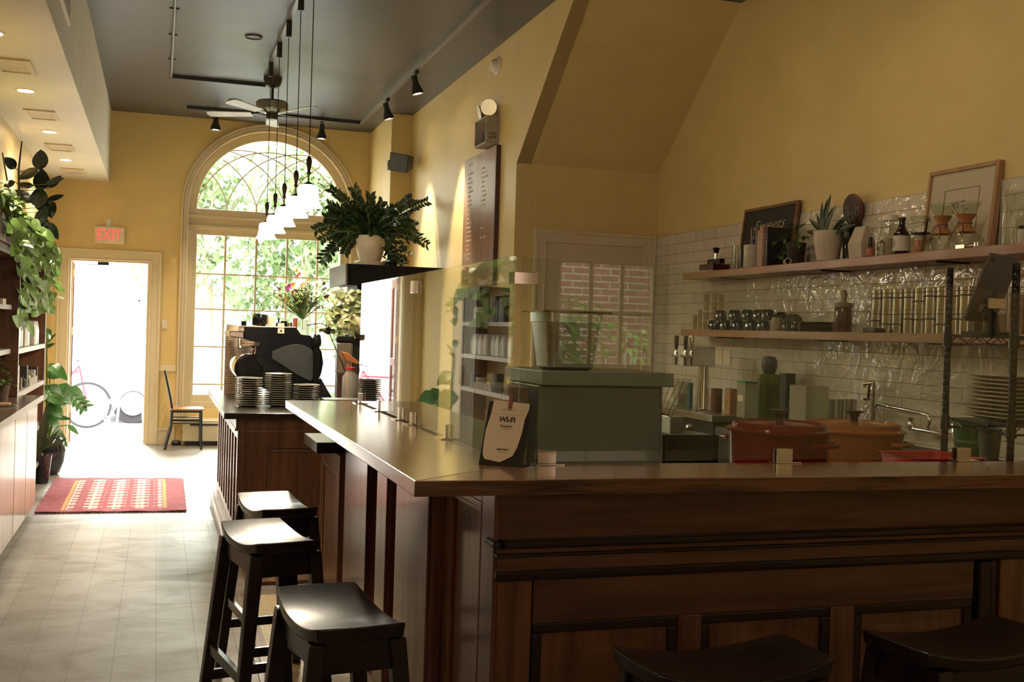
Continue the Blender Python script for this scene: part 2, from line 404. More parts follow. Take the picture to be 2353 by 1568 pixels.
def c3(a, b, c):
    d = 2*(a[0]*(b[1]-c[1])+b[0]*(c[1]-a[1])+c[0]*(a[1]-b[1])); sa, sb, sc3 = [p[0]**2+p[1]**2 for p in (a, b, c)]
    return ((sa*(b[1]-c[1])+sb*(c[1]-a[1])+sc3*(a[1]-b[1]))/d, (sa*(c[0]-b[0])+sb*(a[0]-c[0])+sc3*(b[0]-a[0]))/d)
ac = c3((0, 0), (.205, .375), (.58, .62)); ar = math.hypot(*ac); a0 = math.atan2(-ac[1], -ac[0])
for i in range(0, nb+1):
    x0 = WC-ri+sp*i
    for s in (-1, 1):
        if (i == 0 and s < 0) or (i == nb and s > 0): continue
        pts = []
        for q in range(26):
            an = a0-q*R(4); x = x0+s*(ac[0]+ar*cos(an)); z = WZS+.06+ac[1]+ar*sin(an)
            if (x-WC)**2+(z-WZS)**2 < (ri+.02)**2: pts.append((x, FY, z))
            elif q > 2: break
        if len(pts) > 1: k.tube(pts, .0075, 6)
k.build('tracery', CREAM, w1)
k = M(); x0, x1, z0, z1 = WX0+.055, WX1-.055, .50, WZS-.26
k.box(x0, x0+.05, FY-.02, FY+.02, z0, z1).box(x1-.05, x1, FY-.02, FY+.02, z0, z1).box(x0+.05, x1-.05, FY-.02, FY+.02, z1-.05, z1).box(x0+.05, x1-.05, FY-.02, FY+.02, z0, z0+.08)
xm = [at(p, 600, y=FY).x for p in (517, 588, 659, 729)]; 
for x in xm: k.box(x-.012, x+.012, FY-.014, FY+.014, z0+.08, z1-.05)
zz = [at(600, p, y=FY).z for p in (635, 715, 800, 885)]
for z in zz: k.box(x0+.05, x1-.05, FY-.013, FY+.013, z-.009, z+.009)
k.build('sash', CREAM, w1)
k = M(); pts = [(WC+ri*cos(pi*i/32), WZS+ri*sin(pi*i/32)) for i in range(33)]; k.prism(pts, 'y', FY-.003, FY+.003)
k.build('pane', GLASS, w1); k = M(); k.box(x0+.05, x1-.05, FY-.003, FY+.003, z0+.08, z1-.05); k.build('pane', GLASS, w1)
# baseboards and chair rail between door and window, alcove casing and door
k = M(); k.box(DX1+.12, WX0-.09, YF-.02, YF, 0, .185).box(XL, DX0-.12, YF-.02, YF, 0, .185); k.box(DX1+.12, WX0-.09, YF-.028, YF, .165, .19)
struct(k.build('baseboard_far', CREAM))
k = M(); k.box(DX1+.12, WX0-.09, YF-.022, YF, .86, .93); struct(k.build('trim_4', CREAM))
k = M(); k.box(WX1+.09, 2.435, YF-.02, YF, 0, .185); k.box(2.415, 2.435, 12.07, YF-.02, 0, .185); struct(k.build('baseboard_right', CREAM))
CRD = paint('cream_door', (.62, .52, .35), .4)
casing(2.935, 3.80, 2.175, YB, .10, 'trim_5')
d2 = M(); d2.box(2.935, 3.80, YB-.012, YB, .02, 2.175); d2 = struct(d2.build('door_2', CRD))
k = M(); 
for a_, b_ in ((.25, 1.0), (1.15, 2.0)):
    for q in ((3.06, 3.08, a_, b_), (3.66, 3.68, a_, b_), (3.08, 3.66, a_, a_+.02), (3.08, 3.66, b_-.02, b_)): k.box(q[0], q[1], YB-.02, YB-.012, q[2], q[3])
k.build('panel_moulding', CRD, d2)
k = M(); k.lathe([(0, 0), (.028, .006), (.03, .02), (.012, .03), (.012, .05)], 16, (3.02, YB-.062, 1.0), Matrix.Rotation(R(-90), 3, 'X')); k.build('door_knob', mat('brass', (.62, .42, .16), .25, 1), d2, True)
# tiled part of the kitchen wall
def tile_mat():
    m, nt, b = nodes('glazed_tile')
    t = nt.nodes.new('ShaderNodeTexCoord'); sx = nt.nodes.new('ShaderNodeSeparateXYZ'); cx = nt.nodes.new('ShaderNodeCombineXYZ')
    lk(nt, t.outputs['Object'], sx.inputs[0]); lk(nt, sx.outputs[1], cx.inputs[0]); lk(nt, sx.outputs[2], cx.inputs[1])
    br = nt.nodes.new('ShaderNodeTexBrick'); lk(nt, cx.outputs[0], br.inputs['Vector'])
    for k_, v_ in (('Scale', 1), ('Brick Width', .312), ('Row Height', .0796), ('Mortar Size', .0016), ('Mortar Smooth', .1), ('Bias', 0)): br.inputs[k_].default_value = v_
    br.inputs['Color1'].default_value = (.66, .60, .48, 1); br.inputs['Color2'].default_value = (.56, .51, .40, 1); br.inputs['Mortar'].default_value = (.13, .09, .045, 1)
    lk(nt, br.outputs['Color'], b.inputs['Base Color'])
    lk(nt, ramp(nt, br.outputs['Fac'], [(0, (.035,)*3), (1, (.8,)*3)]), b.inputs['Roughness'])
    b.inputs['Specular IOR Level'].default_value = .75; n = noise(nt, coords(nt), 8.5, 2, .5, 1.2); ad = nt.nodes.new('ShaderNodeMath'); ad.operation = 'MULTIPLY_ADD'; ad.inputs[1].default_value = -.25
    lk(nt, br.outputs['Fac'], ad.inputs[0]); lk(nt, n.outputs['Fac'], ad.inputs[2])
    bumpn(nt, ad.outputs[0], b, .5, .024); return m
t = M(); t.box(XT-.012, XT, 2.2, YB-.002, .80, 2.265); struct(t.build('wall_tiles', tile_mat(), origin=(XT, 5.64-.312*2+.0, 2.265-.0796*40)))
# ------------------------------------------------------------ bar counter
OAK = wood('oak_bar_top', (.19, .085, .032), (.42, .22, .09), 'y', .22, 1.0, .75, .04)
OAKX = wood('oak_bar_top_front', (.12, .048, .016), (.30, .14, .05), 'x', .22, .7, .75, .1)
EDGE = wood('oak_edge', (.018, .007, .003), (.21, .095, .038), 'x', .35, .2, 1.3)
MAH = wood('stained_pine', (.10, .044, .024), (.21, .095, .05), 'z', .28, .45, .6)
MAHX = wood('stained_pine_horizontal', (.08, .038, .022), (.17, .082, .046), 'x', .33, .2, .6)
BLKW = mat('black_trim_wood', (.018, .009, .006), .35, 0, .3, 20, coat=.2)
BZ = 1.07
bt = thing('worktop', 'thick glossy oak bar top turning a corner around the kitchen', 'bar top', (.617, 2.64, 1.03))
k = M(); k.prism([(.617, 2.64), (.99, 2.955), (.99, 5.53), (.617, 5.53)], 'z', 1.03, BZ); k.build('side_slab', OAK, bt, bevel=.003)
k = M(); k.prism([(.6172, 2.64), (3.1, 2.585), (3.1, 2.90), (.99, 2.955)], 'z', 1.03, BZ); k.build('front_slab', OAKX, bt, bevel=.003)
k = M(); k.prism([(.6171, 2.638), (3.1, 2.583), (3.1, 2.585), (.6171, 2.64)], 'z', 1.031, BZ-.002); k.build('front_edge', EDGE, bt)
bb = thing('bar_counter', 'dark stained wooden bar front with black moulding bands and raised panels', 'bar counter', (.88, 2.8, 0))
F0 = 2.80
def fb(k, x0, x1, z0, z1, t0=0, t1=.02):   # board on the front, standing t1 proud
    return k.box(x0, x1, F0-t1, F0-t0, z0, z1)
k = M(); k.box(.90, 3.05, F0+.0, F0+.06, 0, 1.03); k.build('front_board', MAHX, bb)
k = M(); fb(k, .88, 3.05, .885, 1.03, 0, .012); k.build('frieze', MAHX, bb)
k = M(); fb(k, .872, 3.05, .868, .888, 0, .055).box(.86, .90, F0-.055, F0+.03, .868, .888); k.build('moulding', BLKW, bb, bevel=.006)
k = M(); fb(k, .876, 3.05, .852, .868, 0, .04); k.build('band', MAHX, bb, bevel=.004)
k = M(); fb(k, .874, 3.05, .843, .852, 0, .045); k.build('moulding', BLKW, bb, bevel=.003)
k = M(); fb(k, .88, 3.05, .805, .843, 0, .028); k.build('band', MAHX, bb)
k = M(); fb(k, .874, 3.05, .783, .805, 0, .045); fb(k, .874, 3.05, .774, .783, 0, .025); k.build('moulding', BLKW, bb, bevel=.005)
k = M(); fb(k, .885, .985, 0, .774, 0, .02); k.build('corner_stile', MAH, bb, bevel=.003)
k = M(); fb(k, .99, 2.455, .655, .774, 0, .018); k.build('rail', MAHX, bb, bevel=.003)
k = M(); fb(k, .99, 2.455, .0, .14, 0, .018); k.build('rail', MAHX, bb, bevel=.003)
px0 = .99
for x0, x1 in ((.99, 1.43), (1.505, 1.935), (2.02, 2.455)):
    k = M(); fb(k, x0, x1, .14, .655, -.0, .004); k.build('panel', MAH, bb)
    k = M(); e = .03
    for q in ((x0, x1, .655-e, .655), (x0, x1, .14, .14+e), (x0, x0+e, .14+e, .655-e), (x1-e, x1, .14+e, .655-e)): fb(k, *q, .004, .016)
    k.build('panel_moulding', BLKW, bb, bevel=.005)
    k = M(); k.add([(x0+.075, F0-.004, .21), (x1-.075, F0-.004, .21), (x1-.075, F0-.004, .59), (x0+.075, F0-.004, .59), (x0+.1, F0-.007, .235), (x1-.1, F0-.007, .235), (x1-.1, F0-.007, .565), (x0+.1, F0-.007, .565)], [(4, 5, 6, 7), (0, 1, 5, 4), (1, 2, 6, 5), (2, 3, 7, 6), (3, 0, 4, 7)])
    k.build('raised_panel', MAH, bb)
for x0, x1 in ((1.43, 1.505), (1.935, 2.02)):
    k = M(); fb(k, x0, x1, .14, .655, 0, .018); k.build('stile', MAH, bb, bevel=.003)
k = M(); fb(k, 2.465, 2.51, 0, .774, 0, .035); fb(k, 2.52, 2.545, 0, .774, 0, .02); k.build('stile', BLKW, bb, bevel=.006)
k = M(); fb(k, 2.56, 3.05, 0, .774, 0, .014); k.build('panel', MAH, bb)
# side of the bar facing the aisle
k = M(); k.box(.885, .93, F0+.001, 5.08, 0, 1.03); k.build('side_board', MAH, bb)
k = M(); k.box(.872, .885, F0-.02, 3.30, 0, .14).box(.872, .885, F0-.02, F0+.10, .14, 1.03).box(.872, .885, 3.24, 3.30, .14, 1.03).box(.872, .885, F0+.10, 3.24, .97, 1.03)
k.build('side_frame', MAH, bb, bevel=.003)
k = M(); e = .02
k.box(.870, .885, F0+.10, 3.24, .95, .97).box(.874, .885, F0+.10, 3.24, .935, .95).box(.870, .885, F0+.10, F0+.12, .14, .95).box(.870, .885, 3.22, 3.24, .14, .95); k.build('panel_moulding', MAH, bb, bevel=.004)
for ya, yb in ((3.33, 3.86), (3.98, 4.22), (4.38, 4.98)):
    k = M(); k.box(.835, .885, ya, yb, 0, 1.03); k.box(.825, .835, ya, ya+.05, 0, 1.03); k.build('pilaster', MAH, bb, bevel=.004)
k = M(); k.box(.80, .885, F0-.02, 5.08, 0, .05).box(.82, .885, F0-.02, 5.08, .05, .09); k.build('plinth', MAH, bb, bevel=.005)
# cabinet with the black ledge beyond the bar
cb = thing('service_cabinet', 'brown panelled cabinet with a black ledge at the far end of the bar', 'cabinet', (.86, 5.45, 0))
k = M(); k.box(.85, 1.2, 5.16, 5.78, 0, .832); k.build('body', MAH, cb)
k = M(); k.box(.838, .85, 5.16, 5.22, 0, .832).box(.838, .85, 5.72, 5.78, 0, .832).box(.838, .85, 5.22, 5.72, .74, .832).box(.838, .85, 5.22, 5.72, 0, .12); k.build('door_frame', MAH, cb, bevel=.003)
k = M(); k.box(.842, .85, 5.22, 5.235, .12, .74).box(.842, .85, 5.705, 5.72, .12, .74).box(.842, .85, 5.235, 5.705, .725, .74); k.build('panel_moulding', mat('gilt_wood', (.35, .17, .06), .35), cb, bevel=.003)
k = M(); k.box(.742, 1.2, 5.262, 5.73, .832, .885); k.build('ledge', mat('black_laminate', (.012, .011, .010), .3, bump=.05, spec=.3), cb, bevel=.003)
# ------------------------------------------------------------ glass guards and clips
GX, GY = .968, 2.945
guards = []
def guard(name, b, label):
    k = M(); k.box(*b); o = k.build('glass_screen', GLASS); tag(o, label, 'glass screen', 'glass screens on the bar top'); return o
guard('glass_panel', (GX-.004, GX+.004, 4.238, 5.42, BZ+.006, 1.667), 'clear glass screen on the bar side nearest the espresso machine')
guard('glass_panel', (GX-.004, GX+.004, 2.965, 4.230, BZ+.006, 1.667), 'clear glass screen on the bar side behind the wifi sign')
k = M(); k.prism([(.985, BZ+.008), (2.63, BZ+.008), (2.63, 1.638), (.985, 1.662)], 'y', GY-.004, GY+.004)
tag(k.build('glass_screen', GLASS), 'long clear glass screen on the front bar before the steel cabinet', 'glass screen', 'glass screens on the bar top')
k = M(); k.box(2.65, 3.08, GY-.008, GY, BZ+.008, 1.63)
tag(k.build('glass_screen', GLASS), 'clear glass screen at the right end of the front bar', 'glass screen', 'glass screens on the bar top')
def clip(x, y, side, label):
    t = thing('glass_clip', label, 'clip', (x, y, BZ), 'chrome clips holding the glass screens')
    k = M()
    if side == 'y': k.box(x-.035, x+.018, y-.045, y+.045, BZ, BZ+.004); k.build('base_plate', CHROME, t, bevel=.001)
    else: k.box(x-.045, x+.045, y-.04, min(y+.008, 2.951), BZ, BZ+.004); k.build('base_plate', CHROME, t, bevel=.001)
    k = M()
    if side == 'y': k.box(x-.013, x-.0045, y-.018, y+.018, BZ+.004, BZ+.05).box(x+.0045, x+.013, y-.018, y+.018, BZ+.004, BZ+.05)
    else: k.box(x-.028, x+.028, y-.014, y-.0045, BZ+.004, BZ+.042).box(x-.028, x+.028, y+.0045, y+.01, BZ+.004, BZ+.042)
    k.build('bracket', CHROME, t, bevel=.001); return t
nm = ['farthest chrome clip at the end of the side bar', 'chrome clip second from the far end of the side bar', 'chrome clip just beyond the seam between side screens',
      'chrome clip just before the seam between side screens', 'chrome clip on the side bar nearest the wifi sign']
for y, l in zip((5.36, 4.87, 4.42, 4.19, 3.66), nm): clip(GX, y, 'y', l)
for x, l in ((1.072, 'chrome clip on the bar right beside the wifi sign'), (1.855, 'chrome clip on the bar before the red pot'), (2.53, 'chrome clip on the bar below the white plates')): clip(x, GY, 'x', l)
t = thing('glass_clip', 'chrome corner clip joining the side and front screens', 'clip', (GX, GY, 1.6), 'chrome clips holding the glass screens')
k = M(); k.box(.957, .963, 2.95, 2.985, 1.585, 1.62).box(.957, 1.03, GY-.012, GY-.005, 1.585, 1.62); k.build('bracket', CHROME, t, bevel=.001)
t = thing('glass_clip', 'small chrome clip at the top of the seam between side screens', 'clip', (GX, 4.234, 1.6), 'chrome clips holding the glass screens')
k = M(); k.box(GX-.014, GX-.005, 4.205, 4.263, 1.59, 1.64); k.box(GX+.005, GX+.014, 4.205, 4.263, 1.59, 1.64); k.build('bracket', CHROME, t, bevel=.001)
t = thing('glass_clip', 'chrome clip joining the front screens beside the black rack post', 'clip', (2.64, GY, 1.55), 'chrome clips holding the glass screens')
k = M(); k.box(2.605, 2.676, GY-.018, GY-.009, 1.575, 1.608); k.build('bracket', CHROME, t, bevel=.001)
# ------------------------------------------------------------ wifi sign
ws = thing('wifi_sign', 'black easel sign holding a torn cream WI-FI sheet on the bar corner', 'sign', (.94, 2.85, BZ))
cA, cB, tA = at(1100, 1067, z=BZ), at(1196, 1075, z=BZ), None
u = (cB-cA).normalized(); nrm = V((u.y, -u.x, 0)); nrm = nrm if nrm.y < 0 else -nrm
lean = (-nrm*.35+V((0, 0, 1))).normalized(); wd = (cB-cA).length+.004; hh = .187
nf = u.cross(lean); nf = nf if nf.y < 0 else -nf
def sp(a, b, c): return cA+u*a+lean*b+nf*c
def slab(k, a0, a1, b0, b1, c0, c1):
    k.add([sp(a, b, c) for a in (a0, a1) for b in (b0, b1) for c in (c0, c1)], [(0, 1, 3, 2), (4, 6, 7, 5), (0, 4, 5, 1), (2, 3, 7, 6), (0, 2, 6, 4), (1, 5, 7, 3)])
k = M(); slab(k, 0, wd, .001, hh, -.003, 0)
q = [cA, cB, cB-nrm*.075, cA-nrm*.075]; k.add([p+V((0, 0, z)) for z in (.0, .003) for p in q], [(0, 1, 2, 3), (4, 5, 6, 7), (0, 1, 5, 4), (1, 2, 6, 5), (2, 3, 7, 6), (3, 0, 4, 7)])
k.build('easel', BLACKP, ws)
outl = [(.012, .016), (.05, .010), (.060, .017), (.078, .030), (.086, .055), (.092, .10), (.094, .14), (.100, .165), (.100, hh-.002), (.012, hh+.004), (.010, .15), (.004, .10), (.004, .06), (.006, .03)]
sc = wd/.104; k = M(); n = len(outl)
k.add([sp(a*sc, b, .001) for a, b in outl]+[sp(a*sc, b, .002) for a, b in outl], [tuple(range(n)), tuple(range(2*n-1, n-1, -1))]+[(i, (i+1) % n, n+(i+1) % n, n+i) for i in range(n)])
k.build('paper_sheet', mat('cream_paper', (.62, .50, .33), .8, var=.05), ws)
INK = mat('dark_ink', (.035, .025, .018), .7); INKL = mat('faded_ink', (.36, .28, .18), .7)
RM = Matrix((u, lean, nf)).transposed()
if RM.determinant() < 0: RM = Matrix((u, lean, -nf)).transposed()
for body, sz, b, mt_, off in (('GRYPHON', .0095, .163, INKL, 0), ('WI-FI', .0215, .134, INK, .0008), ('Gryphon', .0105, .115, INK, .0002), ('Network', .006, .107, INKL, 0), ('espresso', .0105, .048, INK, .0002), ('Password', .006, .039, INKL, 0)):
    textmesh(body, sz, mt_, 'lettering', ws, sp(.052*sc, b, .0023), RM, ext=.0002, off=off)
k = M(); slab(k, .012*sc, .09*sc, .1495, .1502, .002, .0024); k.build('rule_line', INKL, ws)
k = M(); slab(k, .050*sc, .0535*sc, hh-.018, hh+.022, .003, .008); slab(k, .0545*sc, .058*sc, hh-.018, hh+.02, .003, .008); k.build('clothespin', wood('pin_wood', (.22, .07, .03), (.35, .14, .06), 'z', .6), ws)
# ------------------------------------------------------------ saddle stools
STW = wood('espresso_stool_wood', (.006, .003, .002), (.018, .009, .005), 'y', .27, .2, .35, .25)
def make_stool(label):
    t = thing('bar_stool', label, 'stool', (0, 0, 0), 'dark wooden saddle stools along the bar'); L, W, Hs = .46, .245, .745
    k = M(); nx, ny = 8, 12; top = []; bot = []
    def wx(v_): return W/2*(1-.12*abs(v_)**3)
    for j_ in range(ny+1):
        v_ = -1+2*j_/ny
        for i in range(nx+1):
            q = -1+2*i/nx; x = q*wx(v_); y = v_*L/2*(1-.03*q*q); sag = .030*(1-v_*v_)
            top.append((x, y, Hs-sag)); bot.append((x*.97, y*.98, Hs-.036-sag*.75))
    N = len(top); vs = top+bot; fs = []
    g = lambda i, j_: j_*(nx+1)+i
    for j_ in range(ny):
        for i in range(nx):
            fs.append((g(i, j_), g(i+1, j_), g(i+1, j_+1), g(i, j_+1))); fs.append((N+g(i, j_), N+g(i, j_+1), N+g(i+1, j_+1), N+g(i+1, j_)))
    for i in range(nx): fs += [(g(i, 0), N+g(i, 0), N+g(i+1, 0), g(i+1, 0)), (g(i, ny), g(i+1, ny), N+g(i+1, ny), N+g(i, ny))]
    for j_ in range(ny): fs += [(g(0, j_), g(0, j_+1), N+g(0, j_+1), N+g(0, j_)), (g(nx, j_), N+g(nx, j_), N+g(nx, j_+1), g(nx, j_+1))]
    k.add(vs, fs); k.build('seat', STW, t, True, bevel=.005)
    k = M(); k.box(-.085, .085, -.19, -.17, .625, .705).box(-.085, .085, .17, .19, .625, .705).box(-.105, -.085, -.18, .18, .63, .69).box(.085, .105, -.18, .18, .63, .69)
    k.build('apron', STW, t)
    def legp(sx, sy, z): f_ = (.70-z)/.70; return V((sx*(.098+.065*f_), sy*(.178+.055*f_), z))
    for sx in (-1, 1):
        for sy in (-1, 1):
            k = M(); a, b = legp(sx, sy, .70), legp(sx, sy, 0); h = .021; h2 = .018
            vs = [(a.x+i*h, a.y+j_*h, a.z) for i, j_ in ((-1, -1), (1, -1), (1, 1), (-1, 1))]+[(b.x+i*h2, b.y+j_*h2, 0) for i, j_ in ((-1, -1), (1, -1), (1, 1), (-1, 1))]
            k.add(vs, [(0, 1, 2, 3), (4, 7, 6, 5)]+[(i, (i+1) % 4, 4+(i+1) % 4, 4+i) for i in range(4)]); k.build('leg', STW, t, bevel=.004)
    for sx in (-1, 1):
        k = M(); a, b = legp(sx, -1, .30), legp(sx, 1, .30); k.box(a.x-.011, a.x+.011, a.y, b.y, .283, .318); k.build('stretcher', STW, t, bevel=.003)
    for sy in (-1, 1):
        k = M(); a, b = legp(-1, sy, .20), legp(1, sy, .20); k.box(a.x, b.x, a.y-.011, a.y+.011, .183, .218); k.build('stretcher', STW, t, bevel=.003)
    return t
def place_stool(s, cs, rz): s.location = (cs[0], cs[1], 0); s.rotation_euler = (0, 0, R(rz))
st = make_stool('dark wooden stool nearest the camera on the aisle side of the bar'); place_stool(st, (.453, 2.755), 6)
s2 = dup(st, label='dark wooden stool in the middle of the aisle row, seat bright with glare'); place_stool(s2, (.380, 3.79), 11.5)
s2 = dup(st, label='farthest dark wooden stool of the aisle row, beside the brown cabinet'); place_stool(s2, (.470, 4.44), 8)
s2 = dup(st, label='dark wooden stool before the bar front, left of two', group='dark wooden saddle stools along the bar'); place_stool(s2, (1.225, 2.165), 92)
s2 = dup(st, label='dark wooden stool before the bar front at the lower right corner'); place_stool(s2, (1.90, 2.185), 97)
# ------------------------------------------------------------ black-topped service counter
sc_ = thing('service_counter', 'dark wooden service counter with black top and ribbed aisle side', 'counter', (.483, 6.73, 0))
BTOP = mat('black_counter_top', (.022, .018, .013), .22, 0, .2, 6, .04, coat=.2)
CZ = .91
k = M(); k.box(.388, 1.36, 6.69, 8.95, CZ-.037, CZ); k.build('counter_top', BTOP, sc_, bevel=.004)
c0, cy_a, cy_b = .483, 6.73, 8.91
k = M(); k.box(c0+.035, 1.33, cy_a+.02, cy_b, .0, CZ-.037); k.build('body', MAH, sc_)
k = M(); k.box(c0-.022, c0+.035, cy_a, cy_b, CZ-.10, CZ-.037).box(c0-.01, c0+.035, cy_a, cy_b, CZ-.165, CZ-.10).box(c0-.028, c0+.0, cy_a, cy_b, CZ-.112, CZ-.096); k.build('frieze', MAH, sc_, bevel=.004)
k = M(); k.box(c0-.01, c0+.035, cy_a, cy_b, .12, .20); k.build('rail', MAH, sc_, bevel=.003)
k = M(); k.box(c0-.055, c0+.035, cy_a, cy_b, 0, .07).box(c0-.035, c0+.035, cy_a, cy_b, .07, .12); k.build('plinth', MAH, sc_, bevel=.006)
for i in range(9):
    y = cy_a+i*(cy_b-cy_a-.075)/8
    k = M(); k.box(c0-.01, c0+.035, y, y+.075, .20, CZ-.165); k.build('pilaster', MAH, sc_, bevel=.003)
k = M(); k.box(c0+.035, 1.33, cy_a, cy_a+.02, .80, CZ-.037).box(c0+.035, .63, cy_a, cy_a+.02, 0, .80).box(.63, 1.33, cy_a, cy_a+.02, .71, .80).box(.63, 1.33, cy_a, cy_a+.02, 0, .1); k.build('end_frame', MAH, sc_, bevel=.003)
GLW = mat('gilt_wood', (.35, .17, .06), .35)
k = M(); k.box(.63, .648, cy_a+.005, cy_a+.02, .1, .71).box(.648, 1.33, cy_a+.005, cy_a+.02, .692, .71); k.build('panel_moulding', MAH, sc_, bevel=.003)
k = M(); k.box(.66, .673, cy_a+.012, cy_a+.02, .1, .68).box(.673, 1.33, cy_a+.012, cy_a+.02, .668, .68); k.build('panel_moulding', MAH, sc_, bevel=.003)
# ------------------------------------------------------------ tracks, conduit, spots, pendants, fan
WARM = (1.0, .86, .64)
GLOW = mat('lamp_glow', (1, .93, .8), .5, emit=14, ecol=(1, .88, .70))
TRK = mat('track_black', (.02, .018, .016), .4)
CND = mat('painted_conduit', (.16, .15, .14), .35)
k = M(); k.tube([(.055, 8.0, ZC-.02), (.055, 11.17, ZC-.02)], .012, 8)
o = k.build('ceiling_conduit', CND, smooth=True); tag(o, 'thin painted conduit running along the ceiling on the left', 'conduit')
for y in (8.8, 9.6, 10.5):
    c_ = M(); c_.box(.02, .09, y-.012, y+.012, ZC-.012, ZC); c_.build('strap', CND, o)
k = M(); k.box(.045, .96, 11.155, 11.185, ZC-.035, ZC); tag(k.build('ceiling_conduit', TRK), 'black raceway running across the ceiling to the fan', 'conduit')
t2 = thing('track_rail', 'black lighting track running along the far end and right side of the ceiling', 'lighting track', (2.2, 12.7, ZC))
k = M(); k.box(.24, 2.18, 12.675, 12.71, ZC-.035, ZC); k.build('cross_rail', TRK, t2)
k = M(); k.box(2.182, 2.218, 3.0, 12.71, ZC-.03, ZC); k.build('long_rail', CND, t2)
t3 = M(); t3.box(.895, .928, 3.5, 10.16, ZC-.03, ZC); o = t3.build('track_rail', CND); tag(o, 'pendant lighting track along the middle of the ceiling', 'lighting track')
def spot(x, y, aim, label, e=60, wide=70, lit=True, col=WARM):
    t = thing('track_spotlight', label, 'spotlight', (x, y, ZC-.03), 'black spotlights on the ceiling track')
    k = M(); k.box(x-.018, x+.018, y-.04, y+.04, ZC-.06, ZC-.03).rod((x, y, ZC-.06), (x, y, ZC-.12), .008); k.build('mount', TRK, t)
    d = (V(aim)-V((x, y, ZC-.17))).normalized(); mt = d.to_track_quat('Z', 'Y').to_matrix(); c_ = V((x, y, ZC-.16))
    k = M(); k.lathe([(0, -.09), (.028, -.085), (.03, -.02), (.034, .0), (.055, .055), (.057, .085), (.05, .085), (.048, .07)], 18, c_, mt); k.build('lamp_head', TRK, t, True)
    k = M(); k.lathe([(0, .0), (.048, .0)], 18, c_+d*.072, mt); k.build('bulb', GLOW, t)
    if lit: lamp('spot', 'SPOT', c_+d*.10, e, col, aim=aim, size=.03, spot=R(wide), blend=.6)
    return t
spot(2.2, 11.17, (2.66, 11.15, 1.9), 'black spotlight on the right track, nearest the far window', 130, 44)
spot(2.2, 9.85, (2.66, 9.82, 1.9), 'black spotlight on the right track above the menu board', 115, 44)
spot(.555, 12.69, (.5, 12.75, 0), 'black spotlight on the far track left of the arched window top', 60, 60)
spot(1.741, 12.69, (1.7, 12.75, 0), 'black spotlight on the far track right of the arched window top', 60, 60)
# added spots without fixtures, unseen above the frame, to light the kitchen warmly
for y, aim, e in ((6.2, (3.914, 5.6, 1.7), 5), (4.9, (3.914, 4.3, 1.8), 7), (3.6, (3.2, 3.4, 1.0), 5)):
    lamp('kitchen_fill_spot', 'SPOT', (2.2, y, ZC-.2), e, (1, .74, .42), aim=aim, size=.05, spot=R(95), blend=.9)
# pendants
SHADE = mat('opal_glass', (.9, .86, .78), .3, emit=5.5, ecol=(1, .94, .82))
BRZ = mat('dark_bronze', (.045, .022, .014), .35, .6)
def pendant(y, label):
    x = .911; t = thing('pendant_lamp', label, 'pendant lamp', (x, y, ZC-.03), 'white glass pendants in a row')
    k = M(); k.cyl((x, y, ZC-.16), .022, 0, .13, 12); k.build('canopy', TRK, t)
    k = M(); k.tube([(x, y, ZC-.16), (x, y, 2.55)], .0035, 6); k.build('cord', TRK, t)
    k = M(); k.lathe([(0, 2.56), (.012, 2.552), (.019, 2.53), (.018, 2.505), (.011, 2.47), (.010, 2.455), (.015, 2.45), (.012, 2.44), (.005, 2.43), (.005, 2.392), (.012, 2.388), (.035, 2.374), (.038, 2.368), (0, 2.372)], 16, (x, y, 0)); k.build('socket_handle', BRZ, t, True)
    k = M(); k.lathe([(.034, 2.370), (.058, 2.362), (.066, 2.34), (.068, 2.30), (.074, 2.26), (.088, 2.232), (.094, 2.222), (.090, 2.224), (.070, 2.258), (.064, 2.30), (.062, 2.338), (.054, 2.355)], 24, (x, y, 0)); k.build('lamp_shade', SHADE, t, True)
    lamp('pendant_bulb', 'POINT', (x, y, 2.27), 34, WARM, size=.04)
for y, l in ((10.10, 'white glass pendant farthest down the row, lowest in the picture'), (9.36, 'white glass pendant second from the far end'), (8.66, 'white glass pendant in the middle of the row of five'),
             (7.90, 'white glass pendant second from the near end of the row'), (7.20, 'white glass pendant nearest the camera, highest in the picture')): pendant(y, l)
# ceiling fan
fx, fy = 1.0, 10.85; FANB = mat('fan_bronze', (.05, .035, .025), .35, .5); FANM = mat('fan_pewter', (.30, .29, .24), .3, .7); BLD = mat('fan_blade_white', (.42, .42, .40), .35)
t = thing('ceiling_fan', 'ceiling fan with bronze mount and pale blades before the arched window', 'ceiling fan', (fx, fy, ZC))
k = M(); k.lathe([(0, 0), (.09, 0), (.088, -.03), (.07, -.085), (.03, -.11), (0, -.11)], 24, (fx, fy, ZC)); k.build('canopy', FANB, t, True)
k = M(); k.rod((fx, fy, ZC-.1), (fx, fy, ZC-.24), .013); k.build('downrod', FANB, t)
k = M(); k.lathe([(0, -.215), (.06, -.22), (.14, -.235), (.155, -.25), (.155, -.32), (.14, -.335), (.09, -.35), (.0, -.35)], 32, (fx, fy, ZC)); k.build('motor_housing', FANM, t, True)
k = M(); k.lathe([(0, -.345), (.055, -.35), (.055, -.40), (.045, -.41), (0, -.41)], 20, (fx, fy, ZC)); k.build('light_cap', FANB, t, True)
